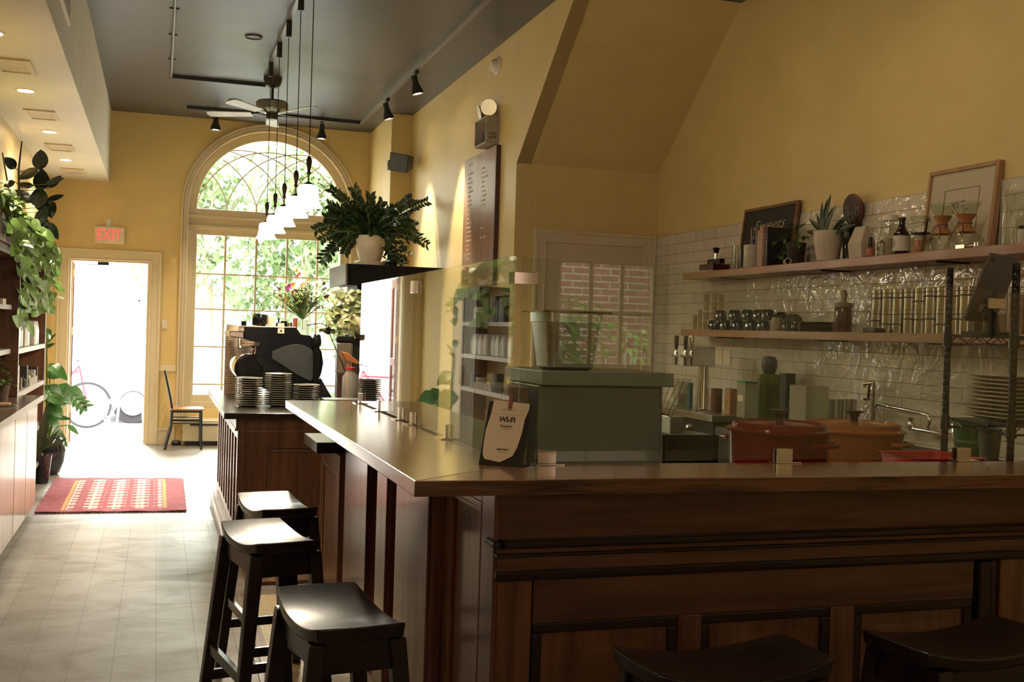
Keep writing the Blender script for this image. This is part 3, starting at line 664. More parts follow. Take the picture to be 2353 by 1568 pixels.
for i in range(5):
    a = R(12+72*i); mt = Matrix.Rotation(a, 3, 'Z'); til = Matrix.Rotation(R(11), 3, 'X')
    k = M(); k.obox(V((fx, fy, ZC-.355))+mt @ V((.16, 0, 0)), (.14, .03, .008), mt); br_ = k.build('blade_bracket', FANB, t)
    k = M(); pts = [(.20, -.05), (.60, -.068), (.64, -.055), (.655, 0), (.64, .055), (.60, .068), (.20, .05)]
    vs = [V((fx, fy, ZC-.36))+mt @ (til @ V((p, q, z))+V((0, 0, 0))) for z in (-.004, .004) for p, q in pts]; n = len(pts)
    k.add(vs, [tuple(range(n)), tuple(range(2*n-1, n-1, -1))]+[(i_, (i_+1) % n, n+(i_+1) % n, n+i_) for i_ in range(n)]); k.build('blade', BLD, t)
for (x, y), l in (((.696, 9.37), 'round flush disc on the ceiling left of the pendant track'), ((.725, 12.15), 'small round flush disc on the ceiling beyond the fan')):
    k = M(); k.lathe([(0, -.004), (.06, -.006), (.066, -.016), (.072, -.012), (.074, 0)], 28, (x, y, ZC)); tag(k.build('ceiling_disc', CEIL, smooth=True), l, 'ceiling disc', 'flush discs on the ceiling')
# soffit downlights and vents
names = ['recessed downlight in the soffit nearest the camera', 'recessed downlight in the soffit between the first two vents', 'recessed downlight in the soffit above the plant shelf', 'recessed downlight in the soffit nearest the door']
for y, l in zip((6.71, 8.32, 10.06, 11.76), names):
    t = thing('downlight', l, 'downlight', (-.925, y, 3.034), 'recessed downlights in the soffit')
    k = M(); k.lathe([(.052, 0), (.054, -.006), (.068, -.004), (.07, 0)], 28, (-.925, y, 3.034)); k.build('trim_ring', SOFF, t, True)
    k = M(); k.lathe([(0, -.002), (.052, -.002)], 28, (-.925, y, 3.034)); k.build('bulb', GLOW, t)
    lamp('downlight_bulb', 'SPOT', (-.925, y, 3.02), 60, WARM, aim=(-.925, y, 0), size=.05, spot=R(125), blend=.9)
VENT = mat('vent_cream', (.62, .53, .38), .5)
for y, l in zip((7.53, 9.25, 10.93, 12.6), ('nearest the camera', 'second from the camera', 'third from the camera', 'nearest the door')):
    t = thing('air_vent', 'square air vent in the soffit, '+l, 'vent', (-.91, y, 3.034), 'square air vents in the soffit')
    k = M(); a, b = .115, .085
    k.box(-.91-a, -.91+a, y-.2, y-.165, 3.022, 3.034).box(-.91-a, -.91+a, y+.165, y+.2, 3.022, 3.034).box(-.91-a, -.91-b, y-.165, y+.165, 3.022, 3.034).box(-.91+b, -.91+a, y-.165, y+.165, 3.022, 3.034); k.build('frame', CREAM, t)
    k = M(); k.box(-.91-b, -.91+b, y-.165, y+.165, 3.028, 3.034); k.build('grille', VENT, t)
t = thing('air_vent', 'white framed grille on the upright face of the soffit', 'vent', (-.578, 6.9, 3.25)); k = M()
k.box(-.578, -.562, 5.6, 7.25, 3.25, 3.275).box(-.578, -.562, 5.6, 7.25, 3.5, 3.525).box(-.578, -.562, 7.22, 7.25, 3.275, 3.5); k.build('frame', WHITEP, t)
k = M(); 
for i in range(10): k.box(-.577, -.568, 5.6, 7.22, 3.283+i*.022, 3.292+i*.022)
k.build('grille', mat('grey_vent', (.35, .37, .38), .5), t)
# exit sign
t = thing('exit_sign', 'white EXIT sign with red letters above the open door', 'sign', (-.56, YF, 2.316))
k = M(); k.box(-.722, -.397, YF-.05, YF-.005, 2.318, 2.513); k.build('housing', mat('sign_white', (.74, .66, .5), .4), t, bevel=.006)
textmesh('EXIT', .185, mat('exit_red', (.75, .08, .07), .5, emit=.35, ecol=(1, .12, .10)), 'lettering', t, (-.565, YF-.051, 2.414), FACE_CAM @ Matrix.Diagonal((.72, 1, 1)), ext=.002, off=.003)
k = M(); k.box(-.60, -.545, YF-.02, YF-.005, 2.513, 2.60).tube([(-.565, YF-.02, 2.52), (-.55, YF-.03, 2.57), (-.575, YF-.02, 2.66)], .004, 6); k.build('wire', WHITEP, t)
k = M(); k.box(.04, .10, YF-.012, YF, 1.36, 1.46); k.box(.062, .078, YF-.02, YF-.012, 1.395, 1.425)
tag(k.build('light_switch', WHITEP), 'white light switch on the wall right of the door', 'switch')
# wall speaker on the pier, emergency light, detector, menu board
t = thing('wall_speaker', 'black wall speaker mounted beside the pier above the big plant', 'speaker', (2.36, 11.6, 3.2))
c_ = at(925, 373, y=11.75); mt = Matrix.Rotation(R(-40), 3, 'Z') @ Matrix.Rotation(R(10), 3, 'Y') @ Matrix.Rotation(R(12), 3, 'X')
k = M(); pts = [(-.075, -.11), (.075, -.11), (.11, .09), (-.11, .09)]
def spk(p, z): return c_+mt @ V((p[0], p[1], z))
k = M(); hw, hd = .115, .1
vs = [c_+mt @ V(p) for p in ((-hw, -.09, -.10), (hw, -.09, -.10), (hw, -.09, .10), (-hw, -.09, .10), (-.08, .10, -.07), (.08, .10, -.07), (.08, .10, .07), (-.08, .10, .07))]
k.add(vs, [(0, 1, 2, 3), (4, 7, 6, 5), (0, 4, 5, 1), (1, 5, 6, 2), (2, 6, 7, 3), (3, 7, 4, 0)]); cab = k.build('cabinet', BLACKP, t, bevel=.006)
k = M(); vs = [c_+mt @ V(p) for p in ((-hw+.008, -.094, -.092), (hw-.008, -.094, -.092), (hw-.008, -.094, .092), (-hw+.008, -.094, .092))]; k.add(vs, [(0, 1, 2, 3)]); k.build('grille', mat('speaker_grille', (.07, .075, .085), .5), t)
k = M(); k.rod(c_+mt @ V((0, .09, 0)), (2.40, 12.0, c_.z), .018).box(2.395, 2.435+.0, 11.99, 12.07, c_.z-.05, c_.z+.05); k.build('bracket', BLACKM, t)
t = thing('emergency_light', 'emergency light unit with two round lamps on the yellow wall', 'emergency light', (2.62, 8.8, 3.05))
GRY = mat('emergency_grey', (.38, .33, .24), .5)
k = M(); k.box(2.555, XR, 8.72, 8.735, 3.03, 3.24).box(2.555, XR, 8.735, 9.06, 3.02, 3.035).box(2.555, XR, 9.05, 9.065, 3.03, 3.24).box(2.555, XR, 8.72, 9.065, 3.24, 3.25); k.build('housing', GRY, t, bevel=.003)
k = M()
for i in range(4):
    for z in (3.06, 3.09): k.box(2.585+i*.018, 2.592+i*.018, 8.717, 8.721, z, z+.02)
k.build('vent_slots', BLACKM, t)
k = M(); k.box(2.60, 2.66, 8.78, 8.96, 3.04, 3.14); k.build('battery', BLACKP, t)
k = M()
for i in range(4): k.tube([(2.62, 8.8+i*.05, 3.14), (2.58, 8.78+i*.06, 3.18), (2.62, 8.85+i*.03, 3.235)], .005, 6)
k.build('wire', mat('grey_wire', (.3, .28, .22), .5), t)
for y, dr, nm_ in ((8.80, (-.35, -.9, -.1), 'a'), (9.03, (-.9, .1, -.25), 'b')):
    c_ = V((2.60, y, 3.33)); mt = V(dr).normalized().to_track_quat('Z', 'Y').to_matrix()
    k = M(); k.lathe([(0, -.07), (.03, -.06), (.062, .0), (.068, .02), (.062, .02)], 22, c_, mt); k.rod(c_, (2.61, y, 3.25), .01); h_ = k.build('lamp_head', mat('lamp_chrome', (.5, .44, .3), .25, .8), t, True)
    k = M(); k.lathe([(0, .018), (.062, .016)], 22, c_, mt); k.build('lens', mat('lamp_lens', (.10, .085, .06), .2), h_)
t = thing('smoke_detector', 'small white alarm sounder high on the yellow wall', 'detector', (XR, 8.9, 3.7)); c_ = at(1142, 152, x=2.66); mt = Matrix.Rotation(R(-90), 3, 'Y')
k = M(); k.lathe([(.075, 0), (.075, .015), (.068, .02)], 24, (XR, c_.y, c_.z), mt); k.build('base_ring', WHITEP, t, True)
k = M(); k.lathe([(.055, .015), (.055, .04), (.04, .065), (0, .072)], 24, (XR, c_.y, c_.z), mt); k.build('dome', WHITEP, t, True)
t = thing('menu_board', 'tall plywood menu board with small white lettering on the wall', 'menu board', (2.63, 9.15, 2.05))
k = M(); k.box(2.635, XR-.002, 8.67, 9.64, 1.83, 3.0); k.build('board', wood('plywood', (.21, .10, .05), (.33, .17, .085), 'z', .4, .1, .6, .05), t, bevel=.002)
k = M(); k.box(2.634, XR-.002, 8.655, 8.67, 1.83, 3.0); k.build('edge', mat('board_edge', (.09, .03, .018), .5), t)
k = M(); rng = random.Random(5)
for col, rows in ((9.42, range(2, 23)), (8.98, list(range(3, 12))+[16, 18])):
    for r in rows:
        z = 2.965-r*.04
        if r == 2 and col > 9: z = 2.93
        yy = col+.09
        for q in range(rng.randint(6, 13)):
            if rng.random() < .15: yy -= .016; continue
            w_ = rng.uniform(.006, .011); k.box(2.6335, 2.635, yy-w_, yy, z, z+.018); yy -= w_+.005
k.build('letters', mat('letter_cream', (.62, .52, .38), .6), t)
# black cupboard on which the plants stand
t = thing('tall_cabinet', 'tall black cupboard against the right wall carrying plants', 'cupboard', (2.2, 10.7, 0))
BLKC = mat('black_cabinet', (.004, .004, .0045), .5, spec=.15)
bx0 = at(795, 640, y=10.45).x
k = M(); k.box(bx0, XR-.005, 10.45, 11.1, 1.85, 2.055); k.build('upper_box', BLKC, t, bevel=.003)
k = M(); k.box(bx0+.12, XR-.005, 10.5, 11.1, 0, 1.85); k.build('body', BLKC, t)
k = M(); k.box(bx0+.10, bx0+.12, 10.5, 11.1, 0, 1.6); k.build('side_panel', BLKC, t)
t = thing('added_cupboard', 'narrow made-up cupboard below the menu board, added to darken the side glass', 'cupboard', (2.55, 8.65, 0))  # invented piece, put in to darken what shows through the side glass
k = M(); k.box(2.42, XR-.004, 8.30, 9.05, 0, 1.80); k.build('carcass', wood('added_cupboard_wood', (.02, .012, .008), (.05, .03, .018), 'z', .45), t, bevel=.003)
for y in (8.32, 8.69): k = M(); k.box(2.405, 2.42, y, y+.35, .08, 1.77); d_ = k.build('door', MATS['added_cupboard_wood'], t, bevel=.002); k = M(); k.rod((2.395, y+.30 if y < 8.5 else y+.05, 1.0), (2.395, y+.30 if y < 8.5 else y+.05, 1.15), .005); k.build('handle', CHROME, d_)
# ------------------------------------------------------------ kitchen shelves and what stands on them
SHW = wood('shelf_pine', (.25, .115, .05), (.40, .20, .09), 'y', .42, .1, .6, .06)
def shelf(z, label, y1=7.25):
    t = thing('wall_shelf', label, 'shelf', (3.79, 5.4, z-.05), 'pine shelves on the tiled wall')
    k = M(); k.box(3.67, XT-.012, 2.4, y1, z-.048, z); k.build('board', SHW, t, bevel=.002)
    for y in (6.75, 5.55, 4.55, 3.3):
        k = M(); k.box(3.70, XT-.012, y-.02, y+.02, z-.056, z-.048); k.build('bracket', BLACKM, t)
shelf(1.918, 'upper pine shelf on the tiled wall carrying books and coffee makers'); shelf(1.504, 'lower pine shelf on the tiled wall carrying mugs and tins')
ZU, ZL, XS = 1.918, 1.504, 3.79
def sy(px, x=XS, py=600): return at(px, py, x=x).y
def sz_(px, py, x=XS): return at(px, py, x=x).z
def ppm(px, x=XS):   # metres per pixel there
    p = at(px, 600, x=x); return (p-CAM).dot(fw)/FPX
# grinder-like press on a wooden drawer base
t = thing('manual_grinder', 'dark wooden box grinder with a small black knob, far end of upper shelf', 'grinder', (XS, sy(1645), ZU)); y = sy(1645)
k = M(); k.box(XS-.08, XS+.06, y-.10, y+.10, ZU+.01, ZU+.055); k.build('drawer_box', wood('dark_box_wood', (.04, .012, .008), (.1, .03, .018), 'y', .3, .3), t, bevel=.003)
k = M(); k.box(XS-.09, XS+.07, y-.11, y+.11, ZU, ZU+.01); k.build('base_tray', STEEL, t)
k = M(); k.cyl((XS, y, 0), .045, ZU+.055, ZU+.07, 20).box(XS-.02, XS+.02, y-.09, y+.09, ZU+.06, ZU+.095); k.build('plate', BLACKM, t)
k = M(); k.cyl((XS, y, 0), .012, ZU+.09, ZU+.14, 12); s_ = k.build('stem', CHROME, t, True)
k = M(); k.lathe([(0, ZU+.135), (.016, ZU+.137), (.02, ZU+.15), (.027, ZU+.172), (.02, ZU+.178), (0, ZU+.178)], 16, (XS, y, 0)); k.build('knob', BLACKP, s_, True)
def jar(px, z0, py_top, wpx, name, label, cat, prof, mt, x=XS, parts=(), group=None):
    """turned vessel; prof = [(radius fraction, height fraction)]"""
    y = sy(px, x); h = sz_(px, py_top, x)-z0; r = wpx*ppm(px, x)/2
    t = thing(name, label, cat, (x, y, z0), group)
    k = M(); k.lathe([(a*r, z0+b*h) for a, b in prof], 20, (x, y, 0)); k.build('vessel', mt, t, True)
    for nm_, pr, m_ in parts:
        k = M(); k.lathe([(a*r, z0+b*h) for a, b in pr], 20, (x, y, 0)); k.build(nm_, m_, t, True)
    return t, y, h, r
CYL = [(0, 0), (.95, 0), (1, .04), (1, .98), (.93, .98), (.93, .06), (0, .06)]
jar(1693, ZU, 563, 20, 'glass_jar', 'small clear jar on upper shelf between grinder and white canister', 'jar', CYL, JARG)
WC_ = mat('grey_white_ceramic', (.50, .46, .36), .35)
t, y, h, r = jar(1731, ZU, 563, 46, 'canister', 'round grey white canister holding tools on the upper shelf', 'canister', CYL, WC_, x=3.745)
k = M(); k.tube([(3.735, y+.05, ZU+.02), (3.735, y+.05, ZU+.16), (3.745, y+.035, ZU+.16), (3.745, y+.035, ZU+.27)], .004, 6).box(XS-.02, XS+.01, y+.02, y+.05, ZU+.268, ZU+.276); k.build('tool_rod', CHROME, t)
k = M(); k.lathe([(0, 0), (.03, .0), (.03, .02), (.014, .035), (.014, .09), (0, .10)], 12, (3.745, y-.02, ZU+h)); k.build('tamper', BLACKP, t, True)
# chalkboard leaning on the wall
def leaning(px0, px1, pyl, pyr, z0, name, label, cat, x0, x1, th=.02):
    ya, yb = at(px1, 520, x=(x0+x1)/2).y, at(px0, 520, x=(x0+x1)/2).y
    zt = at((px0+px1)/2, (pyl+pyr)/2, x=x1).z
    t = thing(name, label, cat, (x0, (ya+yb)/2, z0)); H_ = math.hypot(zt-z0, x1-x0)
    up_ = V((x1-x0, 0, zt-z0)).normalized(); n_ = V((-up_.z, 0, up_.x))   # facing -X
    def P(y_, b, c): return V((x0, y_, z0))+up_*b+n_*c
    def bx(k, y0, y1, b0, b1, c0, c1): k.add([P(y_, b, c) for y_ in (y0, y1) for b in (b0, b1) for c in (c0, c1)], [(0, 1, 3, 2), (4, 6, 7, 5), (0, 4, 5, 1), (2, 3, 7, 6), (0, 2, 6, 4), (1, 5, 7, 3)])
    RM_ = Matrix((V((0, -1, 0)), up_, n_)).transposed()
    return t, ya, yb, H_, P, bx, RM_
FRW = wood('frame_wood', (.14, .06, .025), (.25, .12, .05), 'y', .4)
t, ya, yb, H_, P, bx, RM_ = leaning(1705, 1828, 488, 459, ZU, 'chalkboard', 'wood framed chalkboard with white chalk lettering on the upper shelf', 'chalkboard', 3.84, 3.89)
k = M(); bx(k, ya+.02, yb-.02, .02, H_-.02, -.008, .0); k.build('slate', mat('slate_black', (.022, .02, .016), .7), t)
k = M(); bx(k, ya, ya+.024, 0, H_, -.012, .008); bx(k, yb-.016, yb, 0, H_, -.012, .008); bx(k, ya+.024, yb-.016, 0, .02, -.012, .008); bx(k, ya+.024, yb-.016, H_-.02, H_, -.012, .008); k.build('frame', FRW, t)
CHALK = mat('chalk', (.42, .38, .3), .9); ym = (ya+yb)/2
textmesh('Sweets', .105, CHALK, 'lettering', t, P(ym, H_*.70, .001), RM_ @ Matrix.Diagonal((1.3, .9, 1)), font_shear=.35, off=-.001)
textmesh('VANILLA \u2022 CARAMEL', .038, CHALK, 'lettering', t, P(ym-.02, H_*.52, .001), RM_ @ Matrix.Diagonal((1.25, 1, 1))); textmesh('LAVENDER', .036, CHALK, 'lettering', t, P(ym+.02, H_*.42, .001), RM_)
# books
rng = random.Random(3); y = sy(1768); bk = [('rust spined book with white lettering, first of the shelf books', (.22, .07, .03), .245, .026), ('thin cream book between two thicker ones', (.5, .42, .28), .235, .018), ('thick tan book, tallest of the shelf books', (.42, .25, .12), .262, .04), ('dark red book beside the tan one', (.16, .02, .02), .25, .024), ('black book nearest the plant pot', (.015, .013, .013), .25, .032)]
for l, c_, h_, w_ in bk:
    nm_ = 'book'; t = thing(nm_, l+' on the upper shelf', 'book', (XS, y-w_/2, ZU), 'books on the upper shelf')
    k = M(); k.box(XS-.11, XS+.035, y-w_, y, ZU, ZU+h_); k.build('cover', mat('cover_'+l.split()[0]+l.split()[1], c_, .5), t, bevel=.002)
    k = M(); k.box(XS-.105, XS+.036, y-w_+.003, y-.003, ZU+.003, ZU+h_+.0008); k.build('pages', PAPER, t)
    k = M()
    for i in range(9): 
        if c_[0] < .4: k.box(XS-.1108, XS-.11, y-w_*.62, y-w_*.38, ZU+.05+i*.018, ZU+.05+i*.018+rng.uniform(.006, .014))
    if k.v: k.build('spine_text', CHALK, t)
    y -= w_+.003
# plants on the shelf
GRN = mat('leaf_green', (.07, .16, .03), .4, var=.4, ns=14); DGRN = mat('dark_leaf', (.022, .05, .018), .28, var=.4, ns=12); SNK = mat('striped_leaf', (.035, .055, .022), .35, var=.5, ns=30); LGRN = mat('lime_leaf', (.14, .24, .05), .45, var=.35, ns=10)
CPOT = mat('cream_pot', (.55, .48, .36), .45); SOIL = mat('soil', (.02, .013, .008), .95, bump=.4)
def pot(t, c_, prof, mt, n=28, soil=None):
    k = M(); k.lathe([(r, c_[2]+z) for r, z in prof], n, (c_[0], c_[1], 0)); p = k.build('pot', mt, t, True)
    if soil: k = M(); k.lathe([(0, c_[2]+soil[1]+.01), (soil[0]*.6, c_[2]+soil[1]+.008), (soil[0], c_[2]+soil[1])], n, (c_[0], c_[1], 0)); k.build('soil', SOIL, t, True)
    return p
y = sy(1901, 3.78); ht = sz_(1901, 532, 3.78)-ZU
t = thing('potted_plant', 'snake plant in a round cream pot on the upper shelf', 'potted plant', (3.78, y, ZU))
pot(t, (3.78, y, ZU), [(0, 0), (.05, 0), (.062, .01), (.082, ht*.6), (.088, ht), (.080, ht), (.076, ht-.02)], CPOT, soil=(.078, ht-.015))
k = M(); rng = random.Random(8)
for i, (a, b, L_, w_) in enumerate([(-.25, .9, .24, .05), (.0, 1, .25, .055), (.22, .95, .23, .045), (-.9, .5, .25, .045), (.85, .55, .25, .05), (-1.2, .25, .22, .04), (.1, .8, .17, .05), (-.1, .9, .2, .05), (.5, .8, .2, .045), (1.2, .3, .2, .05), (-.5, .8, .16, .04)]):
    # a>0 leans towards the camera side (-y)
    k.leaf((3.78+rng.uniform(-.03, .03), y-a*.03, ZU+ht-.02), (rng.uniform(-.2, .1), -a, b), (-1, 0, .2), L_, w_, .12, .12, 6, 'blade')
k.build('leaves', SNK, t)
y2 = sy(1828, 3.78); t = thing('potted_plant', 'leafy trailing plant in a dark pot beside the shelf books', 'potted plant', (3.78, y2, ZU))
pot(t, (3.78, y2, ZU), [(0, 0), (.045, 0), (.05, .01), (.062, .13), (.064, .14), (.056, .14)], mat('dark_speckled', (.035, .022, .014), .7, bump=.5, var=.5, ns=60), soil=(.056, .13))
k = M(); st_ = M()
for i in range(13):
    a = rng.uniform(0, 2*pi); rr = rng.uniform(.05, .17); p0 = V((3.78, y2, ZU+.14)); p2 = V((3.78+rr*cos(a)*.5-.03, y2+rr*sin(a), ZU+.14+rng.uniform(-.10, .12))); p1 = (p0+p2)/2+V((0, 0, .05))
    st_.tube([p0, p1, p2], .0015, 5)
    for q in range(3): k.leaf(p2, (rng.uniform(-1, 1)*.5-.3, rng.uniform(-1, 1), rng.uniform(-.6, .4)), (0, 0, 1), .045, .035, .3, .1, 4, 'heart')
k.build('leaves', GRN, t); st_.build('stems', GRN, t)
k = M(); yy = sy(1812, 3.74); mt = Matrix.Rotation(R(90), 3, 'X') @ Matrix.Rotation(R(-25), 3, 'Y')
k.lathe([(.018, -.05), (.02, -.05), (.02, .05), (.018, .05), (.016, .04), (.016, -.05)], 16, (3.73, yy, ZU+.021), mt); tag(k.build('paper_roll', PAPER, smooth=True), 'short cream paper tube lying before the plant on the upper shelf', 'tube')
# round patterned plate, bag, bottles, jars, coffee makers
y = sy(1957, 3.87); c_ = V((3.872, y, sz_(1957, 482, 3.87))); r = .088; mt = Matrix.Rotation(R(-96), 3, 'Y')
t = thing('decorative_plate', 'round dark patterned plate standing behind the snake plant', 'plate', (3.88, y, ZU)); c_.z = max(c_.z, ZU+.2)
k = M(); k.lathe([(0, .0), (r, .004), (r*1.02, .01), (0, .012)], 36, c_, mt); k.build('disc', mat('dark_carved', (.07, .04, .022), .5, var=.5, ns=25, bump=.4), t, True)
k = M(); k.lathe([(r*.98, .004), (r*1.03, .0), (r*1.05, .008), (r*.98, .012)], 36, c_, mt); k.build('rim', mat('red_rim', (.18, .03, .02), .4), t, True)
k = M()
for i in range(9):
    a = 2*pi*i/9; cc = c_+V((-.0125, cos(a)*r*.6, sin(a)*r*.6)); k.tube([cc+V((0, cos(q)*.016, sin(q)*.028)) for q in [j_*2*pi/10 for j_ in range(11)]], .0014, 4)
k.build('pattern', CHALK, t); k = M(); k.box(3.84, 3.90, y-.05, y+.05, ZU, c_.z-r+.002); k.build('stand', BLACKM, t)
BOT = [(0, 0), (.95, 0), (1, .03), (1, .55), (.55, .68), (.38, .76), (.36, .93), (.36, .94), (0, .94)]
jar(1943, ZU, 528, 26, 'glass_bottle', 'tall clear bottle right of the snake plant', 'bottle', [(0, 0), (.9, 0), (1, .05), (.9, .5), (.5, .75), (.5, 1), (.42, 1), (.42, .75), (0, .7)], JARG)
y = sy(1978); k = M(); k.add([(XS-.04, y-.06, ZU), (XS+.04, y-.06, ZU), (XS+.04, y+.06, ZU), (XS-.04, y+.06, ZU), (XS-.012, y-.05, ZU+.19), (XS+.012, y-.05, ZU+.19), (XS+.012, y+.05, ZU+.19), (XS-.012, y+.05, ZU+.19), (XS-.05, y-.062, ZU+.09), (XS-.05, y+.062, ZU+.09), (XS+.05, y+.062, ZU+.09), (XS+.05, y-.062, ZU+.09)],
     [(0, 8, 11, 1), (8, 4, 5, 11), (1, 11, 10, 2), (11, 5, 6, 10), (2, 10, 9, 3), (10, 6, 7, 9), (3, 9, 8, 0), (9, 7, 4, 8), (4, 7, 6, 5), (0, 1, 2, 3)])
tag(k.build('coffee_bag', mat('white_bag', (.5, .44, .32), .6, var=.1, ns=20, bump=.3), bevel=.006), 'cream paper coffee bag standing on the upper shelf', 'bag')
CAPB = [('cap', [(0, .78), (.42, .78), (.42, 1), (0, 1)], BLACKP)]
RL = mat('pink_label', (.45, .16, .12), .6)
jar(1999, ZU, 546, 20, 'dropper_bottle', 'small bottle with black cap and pink label', 'bottle', [(0, 0), (.9, 0), (1, .05), (1, .5), (.5, .62), (.45, .8), (0, .8)], JARG, parts=[('cap', [(0, .56), (.55, .58), (.42, .7), (.4, 1), (0, 1)], BLACKP), ('label', [(1.03, .14), (1.03, .48)], RL)])
jar(2019, ZU, 553, 18, 'spice_jar', 'tiny glass jar with silver lid before the honey jar', 'jar', CYL, JARG, x=3.74, parts=[('lid', [(0, .84), (1, .84), (1, 1), (0, 1)], STEEL)])
jar(2042, ZU, 497, 42, 'glass_jar', 'large glass jar with pale contents on the upper shelf', 'jar', [(0, 0), (.95, 0), (1, .04), (1, .72), (.85, .82), (.85, .9), (0, .9)], JARG, x=3.82, parts=[('contents', [(0, .01), (.92, .01), (.95, .05), (.95, .45), (0, .45)], mat('honey_cream', (.42, .34, .2), .7)), ('lid', [(0, .88), (.9, .88), (.9, 1), (0, 1)], WHITEP)])
t, y, h, r = jar(2070, ZU, 501, 38, 'syrup_bottle', 'dark syrup bottle with white ring label on the upper shelf', 'bottle', BOT, mat('dark_syrup', (.02, .01, .008), .12), x=3.77, parts=[('label', [(1.01, .12), (1.02, .12), (1.02, .52), (1.01, .52)], mat('white_label', (.62, .57, .46), .6)), ('neck', [(.39, .72), (.4, .72), (.38, .93)], JARG), ('cap', [(0, .93), (.46, .93), (.46, 1), (0, 1)], BLACKP)])
k = M(); cc = V((3.77, y, ZU+.32*h)); 
def onlab(a, z): return V((3.77-cos(a)*r*1.03, y+sin(a)*r*1.03, ZU+.32*h+z))
k.tube([onlab(.35+.42*cos(q), .021*sin(q)) for q in [j_*2*pi/24 for j_ in range(25)]], .0013, 4); k.tube([onlab(.2, -.004), onlab(.5, -.004)], .0012, 4); k.tube([onlab(.25, -.009), onlab(.45, -.009)], .0015, 4); k.tube([onlab(.27, .002), onlab(.35, .009), onlab(.43, .002)], .0015, 4)
k.build('emblem', INK, t)
def pourover(px, ytop, wpx, label, wood_=True, x=3.745):
    y = sy(px, x); h = sz_(px, ytop, x)-ZU; r = wpx*ppm(px, x)/2
    t = thing('pour_over_maker', label, 'coffee maker', (x, y, ZU), 'glass hourglass coffee makers')
    k = M(); k.lathe([(0, ZU+.002), (.8*r, ZU), (.95*r, ZU+.02*h), (r, ZU+.1*h), (.85*r, ZU+.3*h), (.30*r, ZU+.55*h), (.30*r, ZU+.6*h), (.62*r, ZU+.8*h), (.98*r, ZU+h), (.95*r, ZU+h), (.26*r, ZU+.59*h)], 28, (x, y, 0)); k.build('glass_body', JARG, t, True)
    if wood_:
        k = M(); k.lathe([(.66*r, ZU+.36*h), (.68*r, ZU+.38*h), (.36*r, ZU+.52*h), (.36*r, ZU+.6*h), (.66*r, ZU+.74*h), (.60*r, ZU+.75*h), (.31*r, ZU+.6*h), (.31*r, ZU+.52*h), (.60*r, ZU+.38*h)], 24, (x, y, 0)); k.build('wood_collar', mat('collar_wood', (.42, .18, .07), .35), t, True)
        k = M(); k.tube([(x-.40*r*cos(q), y+.40*r*sin(q), ZU+.56*h) for q in [j_*2*pi/16 for j_ in range(17)]], .003, 6)
        k.tube([(x-.4*r, y, ZU+.56*h), (x-.5*r, y+.3*r, ZU+.5*h), (x-.8*r, y+.6*r, ZU+.2*h)], .003, 6).tube([(x-.4*r, y, ZU+.56*h), (x-.5*r, y-.3*r, ZU+.5*h), (x-.75*r, y-.6*r, ZU+.25*h)], .003, 6); k.build('leather_tie', mat('leather', (.20, .09, .04), .5), t)
    return t
pourover(2163, 470, 62, 'hourglass coffee maker with wooden collar, left of the pair')
pourover(2216, 466, 70, 'hourglass coffee maker with wooden collar, right of the pair, before the framed print', x=3.74)
t = thing('coffee_dripper', 'clear glass dripper with a black curved handle', 'dripper', (XS, sy(2113), ZU)); y = sy(2113); 
k = M(); k.lathe([(.05, ZU), (.055, ZU+.01), (.05, ZU+.07), (.03, ZU+.10), (.028, ZU+.10)], 24, (XS, y, 0)); k.build('glass_server', JARG, t, True)
k = M(); k.lathe([(.015, ZU+.105), (.02, ZU+.12), (.055, ZU+.20), (.053, ZU+.20)], 24, (XS, y, 0)); k.build('glass_cone', JARG, t, True)
k = M(); k.lathe([(0, ZU+.1), (.05, ZU+.108), (.05, ZU+.115), (0, ZU+.115)], 24, (XS, y, 0)).tube([(XS, y-.03, ZU+.11), (XS-.005, y-.05, ZU+.13), (XS-.005, y-.052, ZU+.17), (XS-.005, y-.065, ZU+.185), (XS-.005, y-.078, ZU+.17)], .005, 8); k.build('collar_handle', BLACKP, t, True)
t = jar(2108, ZU, 550, 26, 'wooden_egg', 'small rounded wooden stopper before the glass dripper', 'stopper', [(0, 0), (.7, .02), (1, .3), (.8, .7), (.4, .95), (0, 1)], mat('light_wood', (.38, .18, .08), .4), x=3.71)
# framed print leaning on the wall
t, ya, yb, H_, P, bx, RM_ = leaning(2128, 2288, 400, 370, ZU, 'framed_print', 'pale wood framed print with a wide mat leaning on the wall', 'picture', 3.85, 3.895)
FW2 = wood('pale_frame', (.34, .19, .09), (.46, .27, .13), 'z', .4)
k = M(); bx(k, ya+.015, yb-.015, .015, H_-.015, -.006, 0); k.build('mat_board', mat('mat_cream', (.52, .46, .33), .7, var=.03), t)
k = M(); bx(k, ya, ya+.022, 0, H_, -.02, .012); bx(k, yb-.018, yb, 0, H_, -.02, .012); bx(k, ya+.022, yb-.018, 0, .02, -.02, .012); bx(k, ya+.022, yb-.018, H_-.02, H_, -.02, .012); k.build('frame', FW2, t)
k = M(); ym = (ya+yb)/2; w_, h_ = (yb-ya)*.25, H_*.25; zc_ = H_*.5
for q in ((ym-w_, ym+w_, zc_+h_-.003, zc_+h_), (ym-w_, ym-w_+.003, zc_-h_, zc_+h_), (ym+w_-.003, ym+w_, zc_-h_, zc_+h_), (ym-w_, ym+w_, zc_-h_, zc_-h_+.003)): bx(k, *q, .0, .002)
k.build('inner_line', mat('print_line', (.2, .15, .09), .7), t)
k = M(); rng = random.Random(4)
for i in range(34):
    a, b = ym+rng.uniform(-.45, .45)*w_, zc_+rng.uniform(-.75, .4)*h_; s_ = rng.uniform(.004, .012); bx(k, a, a+s_*.6, b, b+s_, .0, .0015)
k.build('ink_drawing', INK, t)
